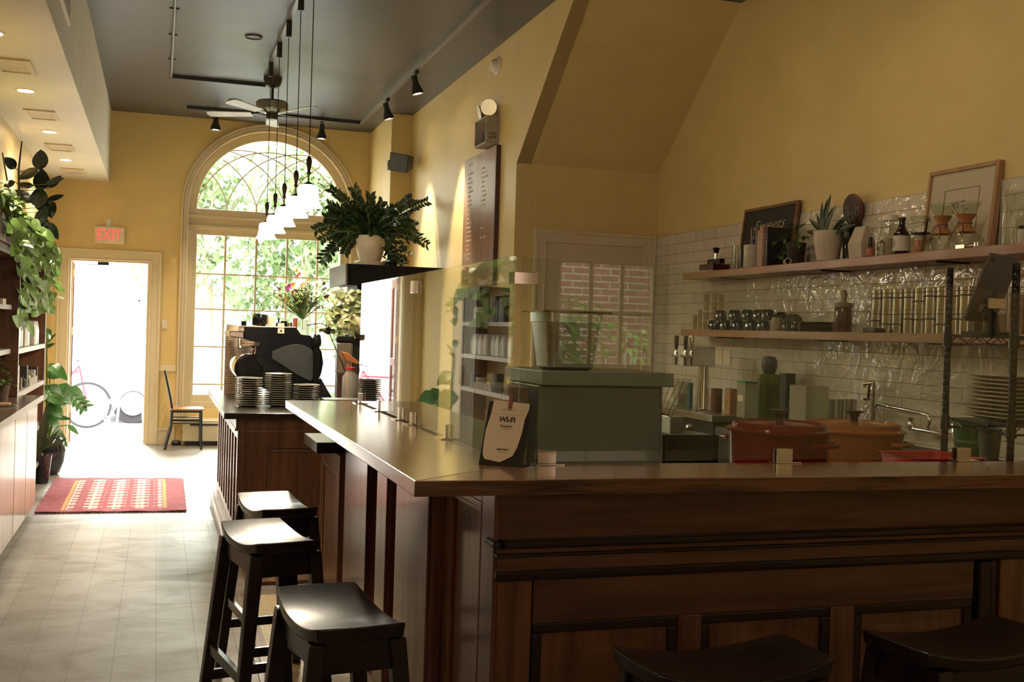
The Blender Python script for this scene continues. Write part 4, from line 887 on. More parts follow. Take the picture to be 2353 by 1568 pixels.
k = M(); y = sy(2232, 3.72); k.box(3.70, 3.715, y+.03, y+.09, ZU, ZU+.02).rod((3.71, y+.04, ZU+.012), (3.71, y-.04, ZU+.015), .008, 10).lathe([(0, -.015), (.014, -.01), (.014, .01), (0, .015)], 12, (3.71, y-.045, ZU+.016))
tag(k.build('tasting_spoon', CHROME, smooth=True), 'small chrome tap fitting lying before the framed print', 'fitting')
jar(2322, ZU, 440, 48, 'glass_cylinder', 'tall clear glass cylinder vase on the upper shelf', 'vase', [(0, .01), (.98, 0), (1, .02), (1, 1), (.95, 1), (.95, .05), (0, .04)], JARG)
jar(2349, ZU, 520, 24, 'small_jar', 'small jar with dark lid at the right edge of the upper shelf', 'jar', CYL, WC_, x=3.72, parts=[('lid', [(0, .82), (1.05, .82), (1.05, 1), (0, 1)], BLACKP)])
# ---- lower shelf
TG = mat('amber_tumbler', (.5, .42, .27), .12, spec=.7)
def tumbler(px, ytop, wpx, x, zb, label): return jar(px, zb, ytop, wpx, 'glass_tumbler', label, 'glass', [(0, .01), (.8, 0), (.82, .03), (1, 1), (.94, 1), (.78, .06), (0, .05)], glassm('tumbler_glass', (.95, .92, .82), 1.5, 0, .25, (.55, .46, .3)), x=x, group='glass tumblers at the end of the lower shelf')
for i, (px, yt) in enumerate(((1602, 725), (1613, 712))): tumbler(px, yt, 10, 3.76, ZL, ('short' if i == 0 else 'next shortest')+' glass tumbler at the far left end of the lower shelf')
for j_, (px, top) in enumerate(((1627, 676), (1645, 673), (1660, 676))):
    n_ = 4
    zt = sz_(px, top, 3.78); hh_ = (zt-ZL)/n_
    for i in range(n_):
        zb = ZL+i*hh_; t = thing('glass_tumbler', ordn(i)+' glass tumbler from the bottom in the '+['left', 'middle', 'right'][j_]+' of three tall stacks', 'glass', (3.78, sy(px, 3.78), zb), 'glass tumblers at the end of the lower shelf')
        k = M(); r_ = 7.5*ppm(px); k.lathe([(0, zb+.004), (r_*.78, zb+.003), (r_, zb+hh_*.99), (r_*.92, zb+hh_*.99), (r_*.74, zb+.008), (0, zb+.008)], 16, (3.78, sy(px, 3.78), 0)); k.build('bowl', MATS['tumbler_glass'], t, True)
NAVY = mat('navy_glaze', (.018, .024, .026), .12, var=.3, coat=.4); OLV = mat('olive_glaze', (.06, .065, .04), .2); BLKG = mat('black_glaze', (.01, .01, .011), .12, coat=.4)
def mug(px, zb, label, mt, x=3.76, r=.043, h=.07, inv=True, ha=None, group='dark mugs on the lower shelf'):
    y = sy(px, x); t = thing('mug', label, 'mug', (x, y, zb), group)
    pr = [(0, 0), (.8, 0), (1, .15), (1, .9), (.98, 1), (.90, 1), (.88, .15), (0, .1)]
    if inv: pr = [(1, 0), (1, .1), (.97, .7), (.8, .95), (.6, 1), (0, 1)]
    k = M(); k.lathe([(a*r, zb+b*h) for a, b in pr], 22, (x, y, 0)); k.build('bowl', mt, t, True)
    a0 = R(ha if ha is not None else rng.choice([100, 200, 250, 140])); d_ = V((cos(a0), sin(a0), 0))
    k = M(); k.tube([V((x, y, zb+h*.8))+d_*r*.9, V((x, y, zb+h*.85))+d_*(r+.022), V((x, y, zb+h*.4))+d_*(r+.026), V((x, y, zb+h*.2))+d_*r*.9], .0045, 8); k.build('handle', mt, t, True)
    return t
row1 = [1647, 1672, 1700, 1730, 1758]; nmm = ['leftmost', 'second', 'third', 'fourth', 'fifth']
for i, px in enumerate(row1): mug(px, ZL, nmm[i]+' upturned dark mug in the bottom row of the lower shelf', NAVY, 3.74)
for i, px in enumerate([1660, 1692, 1722, 1748, 1768]): mug(px, ZL+.071, nmm[i]+' dark mug in the upper row of the stacked mugs', NAVY if i < 3 else BLKG, 3.78, ha=90)
for i, px in enumerate([1672, 1702]): mug(px, ZL+.0, ['dark mug behind the bottom row, left of two', 'dark mug behind the bottom row, right of two'][i], BLKG, 3.85)
SAND = mat('sand_glaze', (.38, .3, .2), .3)
mug(1790, ZL+.0, 'pale two-toned mug standing upright among the dark ones', SAND, 3.73, .034, .085, False, 250, group=None)
mug(1814, ZL, 'olive green mug right of the pale mug', OLV, 3.74, .034, .06); mug(1840, ZL, 'dark mug lying low right of the olive mug', NAVY, 3.74, .038, .055, False)
def bowl(px, zb, r, h, label, mt, x=3.80):
    y = sy(px, x); t = thing('bowl', label, 'bowl', (x, y, zb), 'dark bowls on the lower shelf'); k = M(); k.lathe([(r, zb), (r*.97, zb+.005), (r*.85, zb+h*.6), (r*.4, zb+h*.95), (r*.38, zb+h), (0, zb+h)], 24, (x, y, 0)); k.build('bowl_body', mt, t, True)
bowl(1800, ZL+.075, .055, .05, 'upturned black bowl resting over the mugs', BLKG, 3.82)
bowl(1828, ZL+.06, .06, .05, 'upturned green grey bowl on top of the olive mug', mat('greygreen_glaze', (.05, .058, .045), .25), 3.79)
for px, l in ((1868, 'low stack of dark saucers, left of two on the lower shelf'), (1900, 'low stack of dark saucers, right of two on the lower shelf')):
    y = sy(px, 3.8)
    for i in range(4):
        zb = ZL+i*.015; k = M(); k.lathe([(0, zb), (.04, zb), (.062, zb+.013), (.06, zb+.014), (.04, zb+.003), (0, zb+.003)], 24, (3.8, y, 0)); tag(k.build('saucer', BLKG, smooth=True), ordn(i)+' saucer upward in the '+('left' if px < 1880 else 'right')+' low stack on the lower shelf', 'saucer', 'saucers on the lower shelf')
t = thing('carafe', 'brown glass jar with a stopper between mugs and tins', 'jar', (XS, sy(1942), ZL)); y = sy(1942)
k = M(); k.lathe([(0, ZL), (.048, ZL), (.05, ZL+.005), (.05, ZL+.13), (.045, ZL+.145)], 24, (XS, y, 0)); k.build('vessel', mat('brown_glass', (.07, .03, .018), .15), t, True)
k = M(); k.lathe([(.052, ZL+.145), (.054, ZL+.15), (.054, ZL+.17), (.02, ZL+.175), (.015, ZL+.19), (.022, ZL+.22), (.012, ZL+.245), (0, ZL+.246)], 20, (XS, y, 0)); k.build('stopper', mat('smoked_lid', (.25, .2, .13), .3), t, True)
TIN = mat('silver_tin', (.50, .47, .40), .2, 1, .05); TB = mat('tin_band', (.03, .03, .03), .4)
def tin(px, zb, h, x, label):
    y = sy(px, x); r = .0365; t = thing('coffee_tin', label, 'tin', (x, y, zb), 'silver tins on the lower shelf')
    k = M(); k.lathe([(0, zb), (r, zb), (r, zb+h*.83), (0, zb+h*.83)], 24, (x, y, 0)); k.build('body', TIN, t, True)
    k = M(); k.lathe([(0, zb+h*.83), (r*1.03, zb+h*.83), (r*1.03, zb+h*.985), (r*.98, zb+h), (0, zb+h)], 24, (x, y, 0)); k.build('lid', TIN, t, True)
    k = M(); k.lathe([(r*1.005, zb+h*.8), (r*1.01, zb+h*.8), (r*1.01, zb+h*.83), (r*1.005, zb+h*.83)], 24, (x, y, 0)); z_ = zb+h*rng.choice([.55, .58, .35]); k.lathe([(r*1.003, z_), (r*1.008, z_), (r*1.008, z_+.008), (r*1.003, z_+.008)], 24, (x, y, 0)); k.build('band', TB, t, True)
tp = [2022, 2046, 2070, 2096, 2121, 2146, 2172, 2199, 2226]; hb = sz_(2096, 713)-ZL; htop = sz_(2096, 664)-ZL-hb
for i, px in enumerate(tp):
    if i: tin(px, ZL, hb, XS, ordn(i)+' silver tin from the left in the bottom row')
    else: tin(px-1, ZL+.03, hb-.03, XS, 'silver tin raised at the left end of the bottom row')
    tin(px, ZL+hb, htop, XS, ordn(i)+' silver tin from the left in the top row')
k = M(); y = sy(2020, 3.74); k.box(3.69, 3.78, y-.05, y+.06, ZL, ZL+.026); tag(k.build('tin_lid_tray', BLACKM, bevel=.004), 'low dark tray under the first silver tin', 'tray')
jar(2348, ZL, 648, 60, 'snack_jar', 'tall jar of reddish snacks at the right end of the lower shelf', 'jar', CYL, JARG, x=3.76, parts=[('contents', [(0, .02), (.9, .02), (.9, .75), (0, .75)], mat('red_snacks', (.30, .12, .07), .7, var=.6, ns=40, bump=.4)), ('lid', [(0, .9), (1.03, .9), (1.03, 1), (0, 1)], WHITEP)])
k = M(); y = sy(2297); k.box(XS-.05, XS+.04, y-.04, y+.04, ZL, ZL+.10); tag(k.build('tea_carton', mat('carton', (.48, .36, .24), .6), bevel=.002), 'small printed carton behind the tablet stand', 'box')
# ------------------------------------------------------------ kitchen counters
e1, e2 = at(1636, 955, z=.93), at(1530, 937, z=.93)
cx0, cyn = e1.x, e1.y
t = thing('kitchen_counter', 'steel topped kitchen counter under the tiles with a bright front edge', 'counter', (cx0, cyn, 0))
k = M(); k.box(cx0, XT-.013, cyn, 8.15, .885, .93); k.build('steel_top', STEEL, t, bevel=.003)
k = M(); k.box(cx0+.03, XT-.02, cyn+.03, 8.15, 0, .885); k.build('body', BLACKM, t)
t = thing('sink_counter', 'dark sink counter along the tiled wall behind the pots', 'counter', (3.6, 4.5, 0)); sx0 = cx0+.02
sx0 = max(sx0, 3.41); k = M(); k.box(sx0, XT-.013, 2.4, cyn-.01, .80, .86); k.build('counter_slab', mat('dark_stone', (.05, .045, .035), .3), t)
k = M(); k.box(sx0+.03, XT-.02, 2.4, cyn-.01, 0, .80); k.build('body', BLACKM, t)
k = M(); k.box(XT-.03, XT-.013, 2.4, cyn-.01, .86, .90); k.build('upstand', mat('dark_stone', (.05, .045, .035), .3), t)
t = thing('undercounter_fridge', 'black undercounter fridge with chrome knobs below the steel counter', 'fridge', (3.2, 6.0, 0))
fa, fb_ = at(1531, 1000, y=cyn-.35), at(1680, 1000, y=cyn-.35)
k = M(); k.box(fa.x, fb_.x-.1, cyn-.30, cyn-.02, 0, .83); k.build('body', BLACKP, t, bevel=.004)
k = M(); k.box(fa.x+.02, fb_.x-.13, cyn-.315, cyn-.30, .1, .78); k.build('door', BLACKP, t, bevel=.004)
for px in (1564, 1585): p = at(px, 982, y=cyn-.33); k = M(); k.lathe([(0, -.012), (.018, -.01), (.02, 0), (.02, .02)], 14, p, Matrix.Rotation(R(-90), 3, 'X')); k.build('knob', CHROME, t, True)
k = M(); k.box(at(1532, 960, y=cyn-.4).x, at(1563, 960, y=cyn-.4).x, cyn-.45, cyn-.33, at(1545, 998, y=cyn-.45).z, at(1545, 958, y=cyn-.45).z); tag(k.build('switch_box', STEEL, bevel=.004), 'small grey steel box hanging left of the fridge knobs', 'box')
t = thing('wire_rack', 'leaning chrome wire rack at the left end of the kitchen counter', 'rack', (3.3, 6.2, .9)); k = M(); yy = cyn-.5
def wr(px, py, dy=0): return at(px, py, y=yy+dy)
k.tube([wr(1547, 871), wr(1587, 874)], .003, 6)
for i in range(4): k.tube([wr(1547+i*13, 871+i), wr(1523+i*9-6, 948+i*4-4, .0)], .0028, 6)
k.build('wires', CHROME, t); k = M(); k.tube([wr(1517, 944), wr(1545, 962)], .004, 6); k.build('foot', CHROME, t)
# tap tower
tx = 3.62; ty = at(1616, 900, x=3.62).y
t = thing('beer_tap_tower', 'chrome tap tower with three taps standing on the steel counter', 'tap tower', (tx, ty, .93)); mp = (V((tx, ty, 1.2))-CAM).dot(fw)/FPX
k = M(); k.lathe([(0, .93), (.06, .93), (.06, .94), (.038, .95), (.036, .96), (.036, 1.25)], 24, (tx, ty, 0)); k.build('column', CHROME, t, True)
zt_, zb_ = at(1616, 797, y=ty).z, at(1616, 842, y=ty).z; xl, xr = at(1562, 820, y=ty).x, at(1636, 820, y=ty).x
k = M(); k.box(xl, xr, ty-.05, ty+.05, zb_, zt_); k.build('head_box', mat('reflection_pale_steel', (.8, .8, .78), .3, .7), t, bevel=.006)  # pale colour stands in for a window reflected in the box
for px, hc in ((1552, BLACKP), (1573, BLACKP), (1587, CHROME)):
    x = at(px, 820, y=ty-.09).x; z = (zt_+zb_)/2; q = M(); q.rod((x, ty-.05, z), (x, ty-.10, z), .012, 10).lathe([(.010, z-.06), (.014, z-.02), (.018, z), (.014, z+.02), (.007, z+.04), (.007, z+.05)], 12, (x, ty-.10, 0)); f_ = q.build('tap', CHROME, t, True)
    q = M(); q.lathe([(.008, z+.045), (.013, z+.07), (.016, z+.13), (.014, z+.14), (0, z+.14)], 12, (x, ty-.10, 0)); q.build('tap_handle', hc, f_, True)
for px, l in ((1650, 'curled paper tag taped left on the tiles beside the taps'), (1668, 'paper tag taped right on the tiles beside the taps')):
    p = at(px, 822, x=XT-.02); k = M(); k.box(XT-.018, XT-.0125, p.y-.055, p.y+.045, p.z-.05, p.z+.05); tag(k.build('paper_note', PAPER), l, 'note')
def onc(px, pytop, wpx, name, label, cat, mt, x=3.75, zb=.93, shape='box', parts=(), group=None):
    c_ = at(px, 930, x=x); mpp = (c_-CAM).dot(fw)/FPX; r = wpx*mpp/2; h = at(px, pytop, x=x).z-zb
    t = thing(name, label, cat, (x, c_.y, zb), group); k = M()
    if shape == 'box': k.box(x-r*.7, x+r*.7, c_.y-r*.8, c_.y+r*.8, zb, zb+h); k.build('body', mt, t, bevel=.004)
    else: k.lathe([(a*r, zb+b*h) for a, b in shape], 22, (x, c_.y, 0)); k.build('body', mt, t, True)
    for nm_, a, b0, b1, m_ in parts:
        k = M()
        if shape == 'box': k.box(x-r*.7*a, x+r*.7*a, c_.y-r*.8*a, c_.y+r*.8*a, zb+h*b0, zb+h*b1)
        else: k.lathe([(0, zb+h*b0), (a*r, zb+h*b0), (a*r, zb+h*b1), (0, zb+h*b1)], 22, (x, c_.y, 0))
        k.build(nm_, m_, t)
    return t, c_, r, h
GL2 = glassm('cloudy_plastic', (.9, .93, .85), 1.4, .25, .5, (.50, .46, .33))
onc(1562, 876, 34, 'tub', 'cloudy plastic tub with green contents behind the wire rack', 'tub', GL2, parts=[('contents', .9, .02, .5, mat('green_mush', (.18, .2, .07), .8))])
onc(1585, 880, 14, 'carton', 'narrow teal carton behind the wire rack', 'carton', mat('teal_card', (.03, .09, .11), .5))
onc(1646, 892, 26, 'drinking_cup', 'brown cup on the counter right of the tap tower', 'cup', mat('brown_cup', (.12, .05, .03), .4), shape=CYL)
onc(1680, 893, 30, 'wooden_box', 'small orange brown wooden box on the kitchen counter', 'box', wood('box_orange', (.3, .14, .06), (.42, .22, .1), 'y', .5))
t, c_, r, h = onc(1716, 877, 46, 'food_container', 'cloudy square food container with green lid and tape label', 'container', GL2, x=3.70, parts=[('lid', 1.04, .95, 1.0, mat('green_lid', (.02, .3, .12), .4))])
k = M(); k.box(c_.x-r*.7-.004, c_.x-r*.7-.001, c_.y-r*.5, c_.y+r*.5, .93+h*.45, .93+h*.62); k.build('tape_label', PAPER, t)
GJ = glassm('green_jar', (.62, .72, .5), 1.5, 0, .15, (.12, .16, .05))
t, c_, r, h = onc(1765, 858, 50, 'glass_jar', 'tall green glass jar topped with a dark plastic bag', 'jar', GJ, x=3.68, shape=CYL, parts=[('liquid', .94, .05, .8, glassm('green_liquid', (.5, .6, .3), 1.33, 0, .3, (.1, .14, .04)))])
k = M(); k.lathe([(0, 0), (.035, .0), (.05, .04), (.05, .085), (.035, .11), (0, .115)], 18, (3.68, c_.y, .93+h*.98)); k.build('plastic_bag', mat('dark_bag', (.05, .052, .055), .25, bump=.8, ns=12, dist=.02), t, True)
onc(1808, 858, 36, 'coffee_grinder', 'black appliance standing against the tiles behind the green jar', 'appliance', BLACKP, x=3.82)
onc(1858, 886, 86, 'food_container', 'big clear square container on the counter behind the red pot', 'container', GL2, x=3.62, zb=.86)
for px, x, l in ((1912, 3.70, 'leftmost'), (1930, 3.68, 'second'), (1947, 3.70, 'third'), (1960, 3.74, 'rightmost')):
    onc(px, 918, 17, 'metal_cup', l+' of the steel cups standing behind the orange pot', 'cup', STEEL, x=x, zb=.861, shape=[(0, 0), (.8, 0), (1, 1), (.93, 1), (.75, .06), (0, .05)], group='steel cups by the sink')
# faucet with pot filler and spray
fy_ = at(2010, 930, x=3.82).y; t = thing('wall_faucet', 'chrome kitchen faucet with a long swing spout', 'faucet', (3.82, at(2120, 980, x=3.84).y, .9))
def wp(px, py, x=3.82): return at(px, py, x=x)
k = M(); k.tube([wp(2008, 965), wp(2010, 935), wp(2020, 929), wp(2050, 936), wp(2115, 949), wp(2133, 955), wp(2138, 968), wp(2132, 985)], .0095, 10); k.build('spout', CHROME, t, True)
k = M(); k.tube([wp(2090, 984), wp(2160, 996)], .011, 10).rod(wp(2093, 984), V((XT-.02, wp(2093, 984).y, wp(2093, 984).z)), .012).rod(wp(2135, 990), V((XT-.02, wp(2135, 990).y, wp(2135, 990).z)), .012).lathe([(.02, -.02), (.022, 0), (.012, .02), (.02, .035), (.0, .04)], 12, wp(2094, 975)); k.build('valve_body', CHROME, t, True)
t = thing('spray_faucet', 'upright chrome tap with black lever beside the orange pot', 'faucet', (3.84, fy_, .86))
k = M(); k.tube([wp(2004, 985), wp(2009, 880)], .011, 10); k.tube([wp(2009, 880), wp(1987, 882), wp(1986, 890)], .011, 10); k.build('riser', CHROME, t, True)
k = M(); k.tube([wp(1998, 885), wp(1995, 915)], [.006, .009], 8).obox(wp(1992, 918), (.02, .035, .012)); k.build('lever', BLACKP, t)
t, c_, r, h = onc(2092, 950, 28, 'spray_bottle', 'clear bottle standing against the tiles behind the swing spout', 'bottle', JARG, x=3.85, zb=.861, shape=BOT)
GB = mat('green_bucket', (.02, .13, .035), .45)
t, c_, r, h = onc(2227, 968, 66, 'bucket', 'green plastic bucket with white lettering and wire handle', 'bucket', GB, x=3.60, zb=.861, shape=[(0, 0), (.8, 0), (1, .96), (1.04, 1), (.97, 1), (.8, .05), (0, .05)])
rm = (V((3.6, c_.y, 0))-CAM); ang = math.atan2(rm.y, rm.x); ux = V((sin(ang), -cos(ang), 0)); ff = -V((cos(ang), sin(ang), 0)); RMb = Matrix((ux, V((0, 0, 1)), ff)).transposed()
textmesh('Detergent', .026, CHALK, 'lettering', t, V((3.6, c_.y, .86+h*.62))+ff*(r*.97)-ux*.012, RMb)
k = M(); k.tube([V((3.6, c_.y, .86+h*.92))+ux*(r*cos(q))*1.02+ff*(r*sin(q)*1.05)-V((0, 0, sin(q)*h*.55)) for q in [pi*i/12 for i in range(13)]], .002, 6); k.build('wire_handle', CHROME, t)
t, c_, r, h = onc(2277, 985, 52, 'pitcher', 'grey tapered plastic container right of the green bucket', 'container', mat('grey_plastic', (.12, .11, .085), .5), x=3.52, zb=.861, shape=[(0, 0), (.65, 0), (1, .97), (1.08, 1), (.95, 1), (.6, .04), (0, .04)])
# inner work table behind the bar
t = thing('work_table', 'steel work table just behind the front of the bar', 'table', (1.9, 3.3, 0)); k = M(); k.box(1.27, 2.74, 3.02, 3.95, .87, .90); k.build('steel_top', STEEL, t)
for x in (1.30, 2.70):
    for y in (3.06, 3.90): k = M(); k.rod((x, y, 0), (x, y, .87), .02); k.build('leg', STEEL, t)
k = M(); p0, p1 = at(1520, 1056, z=.97), at(1585, 1066, z=.97)
def stack_lid(t, z0, cx_, cy_, rx, ry, col): pass
# big steel cabinet with overhanging lid
ys = 3.55; bx0_, bx1_ = at(1237, 960, y=ys).x, at(1522, 960, y=ys).x; lx1 = at(1549, 870, y=ys-.03).x; zl0, zl1 = at(1400, 888, y=ys-.03).z, at(1400, 856, y=ys-.03).z
SB = mat('frosted_steel', (.22, .235, .21), .38, .5, .08, 3)
t = thing('steel_bin', 'large grey steel cabinet with an overhanging lid behind the glass', 'steel cabinet', ((bx0_+bx1_)/2, ys+.2, .9))
k = M(); k.box(bx0_, bx1_, ys, ys+.36, .90, zl0); k.build('body', SB, t, bevel=.008)
k = M(); k.box(bx0_-.002, lx1, ys-.03, ys+.39, zl0, zl1); k.box(bx0_-.002, lx1, ys-.036, ys-.03, zl0, zl0+.008); k.build('lid', mat('lid_steel', (.24, .26, .22), .3, .5, .06, 3), t, bevel=.006)
k = M(); k.box(bx0_-.13, bx0_-.03, ys+.02, ys+.36, .90, zl0-.01); tag(k.build('side_box', mat('brown_box', (.17, .13, .08), .5), bevel=.004), 'brown box standing left of the large steel cabinet', 'box')
# hotel pan on the lid
yp = ys+.04; mpp = (at(1310, 800, y=yp)-CAM).dot(fw)/FPX; zr = at(1310, 716, y=yp).z; pxl, pxr = at(1255, 800, y=yp).x, at(1388, 800, y=yp).x
t = thing('hotel_pan', 'deep stainless steel pan standing on the steel cabinet', 'steel pan', ((pxl+pxr)/2, yp+.1, zl1))
def rrect(x0, x1, y0, y1, r, z, n=5):
    o = []
    for cx_, cy_, a0 in ((x1-r, y1-r, 0), (x0+r, y1-r, 90), (x0+r, y0+r, 180), (x1-r, y0+r, 270)):
        for i in range(n+1): a = R(a0+90*i/n); o.append((cx_+r*cos(a), cy_+r*sin(a), z))
    return o
def loft(k, rings, cap=(True, True)):
    n = len(rings[0]); vs = [p for r_ in rings for p in r_]
    fs = [(j_*n+i, j_*n+(i+1) % n, (j_+1)*n+(i+1) % n, (j_+1)*n+i) for j_ in range(len(rings)-1) for i in range(n)]
    if cap[0]: fs.append(tuple(range(n))[::-1])
    if cap[1]: fs.append(tuple((len(rings)-1)*n+i for i in range(n)))
    return k.add(vs, fs)
pd = .20; k = M(); A = lambda d_, r_, z: rrect(pxl+d_, pxr-d_, yp+d_, yp+pd-d_, r_, z)
loft(k, [A(.035, .02, zl1+.001), A(.022, .025, zl1+.012), A(.004, .025, zr-.04), A(.0, .025, zr-.038), A(-.001, .025, zr-.004), A(.004, .02, zr-.004), A(.008, .02, zr-.04), A(.026, .02, zl1+.014)]); k.build('pan_body', STEEL, t, True)
k = M(); loft(k, [A(-.001, .025, zr-.005), A(-.026, .03, zr-.004), A(-.028, .03, zr), A(-.02, .03, zr+.003), A(.003, .022, zr+.001)], (False, False)); k.build('rim', mat('rim_steel', (.7, .6, .42), .2, 1), t, True)
# dutch ovens
def oven(pxa, pxb, ytop, yrim, label, col, yc, zb=.90):
    xa, xb = at(pxa, yrim, y=yc).x, at(pxb, yrim, y=yc).x; cx_ = (xa+xb)/2; r = (xb-xa)/2; zr_ = at((pxa+pxb)/2, yrim+10, y=yc).z; zt_ = at((pxa+pxb)/2, ytop+10, y=yc-.0).z
    mt = mat(label.split()[0]+'_enamel', col, .14, 0, .06, 4, spec=.4, coat=.15); t = thing('dutch_oven', label, 'cooking pot', (cx_, yc, zb), 'enamelled round pots behind the bar')
    k = M(); k.lathe([(0, zb), (r*.8, zb), (r*.92, zb+.02), (r*.97, zr_-.02), (r*.99, zr_), (r*.95, zr_), (r*.9, zb+.03), (0, zb+.03)], 40, (cx_, yc, 0)); p_ = k.build('pot_body', mt, t, True)
    k = M(); k.lathe([(r*.99, zr_+.001), (r*1.03, zr_+.002), (r*1.03, zr_+.010), (r*.93, zr_+.016), (r*.91, zt_-.008), (r*.88, zt_-.004), (r*.84, zt_-.012), (r*.5, zt_-.006), (0, zt_)], 40, (cx_, yc, 0)); l_ = k.build('lid', mt, t, True)
    k = M(); k.lathe([(0, zt_-.004), (.016, zt_-.002), (.014, zt_+.01), (.022, zt_+.03), (.036, zt_+.036), (.037, zt_+.041), (0, zt_+.042)], 20, (cx_, yc, 0)); k.build('knob', BLACKP, l_, True)
    for s in (-1, 1):
        k = M(); d_ = V((cos(R(-62)) if s < 0 else -cos(R(-62)), s*-sin(R(-62)) if False else (-sin(R(62)) if s < 0 else sin(R(62))), 0)); n_ = V((-d_.y, d_.x, 0)); c0 = V((cx_, yc, zr_-.035))
        k.tube([c0+d_*r*.95-n_*.06, c0+d_*(r+.025)-n_*.045, c0+d_*(r+.032), c0+d_*(r+.025)+n_*.045, c0+d_*r*.95+n_*.06], .009, 10); k.build('handle', mt, t, True)
oven(1686, 1890, 958, 982, 'red enamelled round pot with black knob on the work table', (.16, .003, .004), 3.42)
oven(1866, 2056, 958, 982, 'orange enamelled round pot with black knob beside the red one', (.36, .12, .03), 3.66)
RT = mat('red_plastic', (.45, .02, .02), .35); ta, tb = at(2046, 1050, y=3.22).x, at(2188, 1050, y=3.22).x
k = M(); zt_ = at(2110, 1045, y=3.2).z; tb = min(tb, 2.74); loft(k, [rrect(ta+.02, tb-.02, 3.06, 3.26, .03, .90), rrect(ta, tb, 3.04, 3.30, .035, zt_), rrect(ta-.006, tb+.006, 3.034, 3.306, .035, zt_+.003), rrect(ta+.005, tb-.005, 3.045, 3.295, .03, zt_), rrect(ta+.025, tb-.025, 3.065, 3.255, .03, .905)])
tag(k.build('serving_tray', RT, smooth=True), 'shallow red plastic tray right of the orange pot', 'tray')
k = M(); a_, b_ = at(1530, 1056, y=3.05), at(1575, 1064, y=3.05); k.add([(a_.x-.03, 3.03, .975), (a_.x+.13, 3.03, .975), (a_.x+.10, 3.2, .985), (a_.x-.04, 3.2, .985), (a_.x-.03, 3.03, .90), (a_.x+.13, 3.03, .90), (a_.x+.10, 3.2, .90), (a_.x-.04, 3.2, .90)], [(0, 1, 2, 3), (7, 6, 5, 4), (0, 4, 5, 1), (1, 5, 6, 2), (2, 6, 7, 3), (3, 7, 4, 0)])
tag(k.build('paper_stack', mat('pale_paper', (.75, .62, .38), .8)), 'pale stack of papers behind the bar left of the red pot', 'papers')
# black wire shelving unit
BK = mat('rack_black', (.013, .012, .011), .35, .2, coat=.2)
wu = thing('wire_shelving', 'black post wire shelving unit standing behind the bar at the right', 'shelving', (3.1, 3.2, 0)); X0, X1, Y0, Y1 = 2.80, 3.38, 3.02, 3.35
for x, y, pt in ((X0, Y1, 615), (X0, Y0, 605), (X1, Y1, 590), (X1, Y0, 590)):
    zt_ = at(2167, 615, y=Y1).z if x == X0 and y == Y1 else at(2322, 605, y=Y0).z
    k = M(); prof = [(0, 0), (.0127, 0)]; z = .05
    while z < zt_-.03: prof += [(.0127, z), (.0118, z+.002), (.0127, z+.004)]; z += .0254
    prof += [(.0127, zt_), (0, zt_)]; k.lathe(prof, 14, (x, y, 0)); k.build('post', BK, wu, True)
for z in (1.485, 1.175, .25):
    k = M()
    for a, b in (((X0, Y0), (X1, Y0)), ((X1, Y0), (X1, Y1)), ((X1, Y1), (X0, Y1)), ((X0, Y1), (X0, Y0))):
        A_, B_ = V((*a, z)), V((*b, z)); k.rod(A_, B_, .004, 6).rod(A_-V((0, 0, .03)), B_-V((0, 0, .03)), .004, 6); n_ = int((B_-A_).length/.045)
        for i in range(n_):
            p, q = A_.lerp(B_, i/n_), A_.lerp(B_, (i+1)/n_)
            k.rod(p if i % 2 else p-V((0, 0, .03)), q-V((0, 0, .03)) if i % 2 else q, .002, 5)
    for i in range(24): x = X0+(X1-X0)*(i+.5)/24; k.rod((x, Y0, z+.002), (x, Y1, z+.002), .002, 5)
    s_ = k.build('wire_shelf', BK, wu)
    for x, y in ((X0, Y0), (X0, Y1), (X1, Y0), (X1, Y1)): k = M(); k.cyl((x, y, 0), .019, z-.04, z+.012, 14, .016); k.build('collar', BK, s_)
WPL = mat('white_plate', (.66, .60, .44), .25)
z = 1.183; rng = random.Random(2)
for i in range(11):
    o_ = rng.uniform(-.006, .006)+i*.0015; k = M(); x0, x1, y0, y1 = 2.835+o_, 3.12+o_, 3.07, 3.325
    loft(k, [rrect(x0+.05, x1-.05, y0+.05, y1-.05, .012, z), rrect(x0, x1, y0, y1, .012, z+.013), rrect(x0, x1, y0, y1, .012, z+.016), rrect(x0+.03, x1-.03, y0+.03, y1-.03, .012, z+.010), rrect(x0+.05, x1-.05, y0+.05, y1-.05, .012, z+.004)])
    tag(k.build('square_plate', WPL, smooth=False), ordn(i)+' square white plate from the bottom of the stack on the wire shelving' if i < 10 else 'topmost square white plate of the stack on the wire shelving', 'plate', 'square white plates on the wire shelving'); z += .0148
# tablet on its stand
t = thing('tablet_computer', 'grey tablet seen from behind, tilted on a black stand', 'tablet', (3.0, 3.2, 1.487)); BL, TL, TR, BR = at(2214, 738, y=3.10), at(2278, 581, y=3.063), at(2347, 593, y=3.21), at(2283, 750, y=3.247)
u_, v_ = (TR-TL), (BL-TL); w_ = u_.cross(v_).normalized()
w_ = w_ if w_.y > 0 else -w_
k = M(); k.add([TL, TR, TL+u_+v_, TL+v_, TL+w_*.008, TR+w_*.008, TL+u_+v_+w_*.008, TL+v_+w_*.008], [(0, 1, 2, 3), (7, 6, 5, 4), (0, 4, 5, 1), (1, 5, 6, 2), (2, 6, 7, 3), (3, 7, 4, 0)]); k.build('shell', mat('space_grey', (.13, .125, .12), .35, .6), t, bevel=.008)
k = M(); c_ = TL+u_*.16+v_*.10-w_*.001; k.lathe([(0, -.001), (.006, -.001), (.006, .002)], 14, c_, w_.to_track_quat('Z', 'Y').to_matrix()); k.build('camera_lens', BLACKP, t)
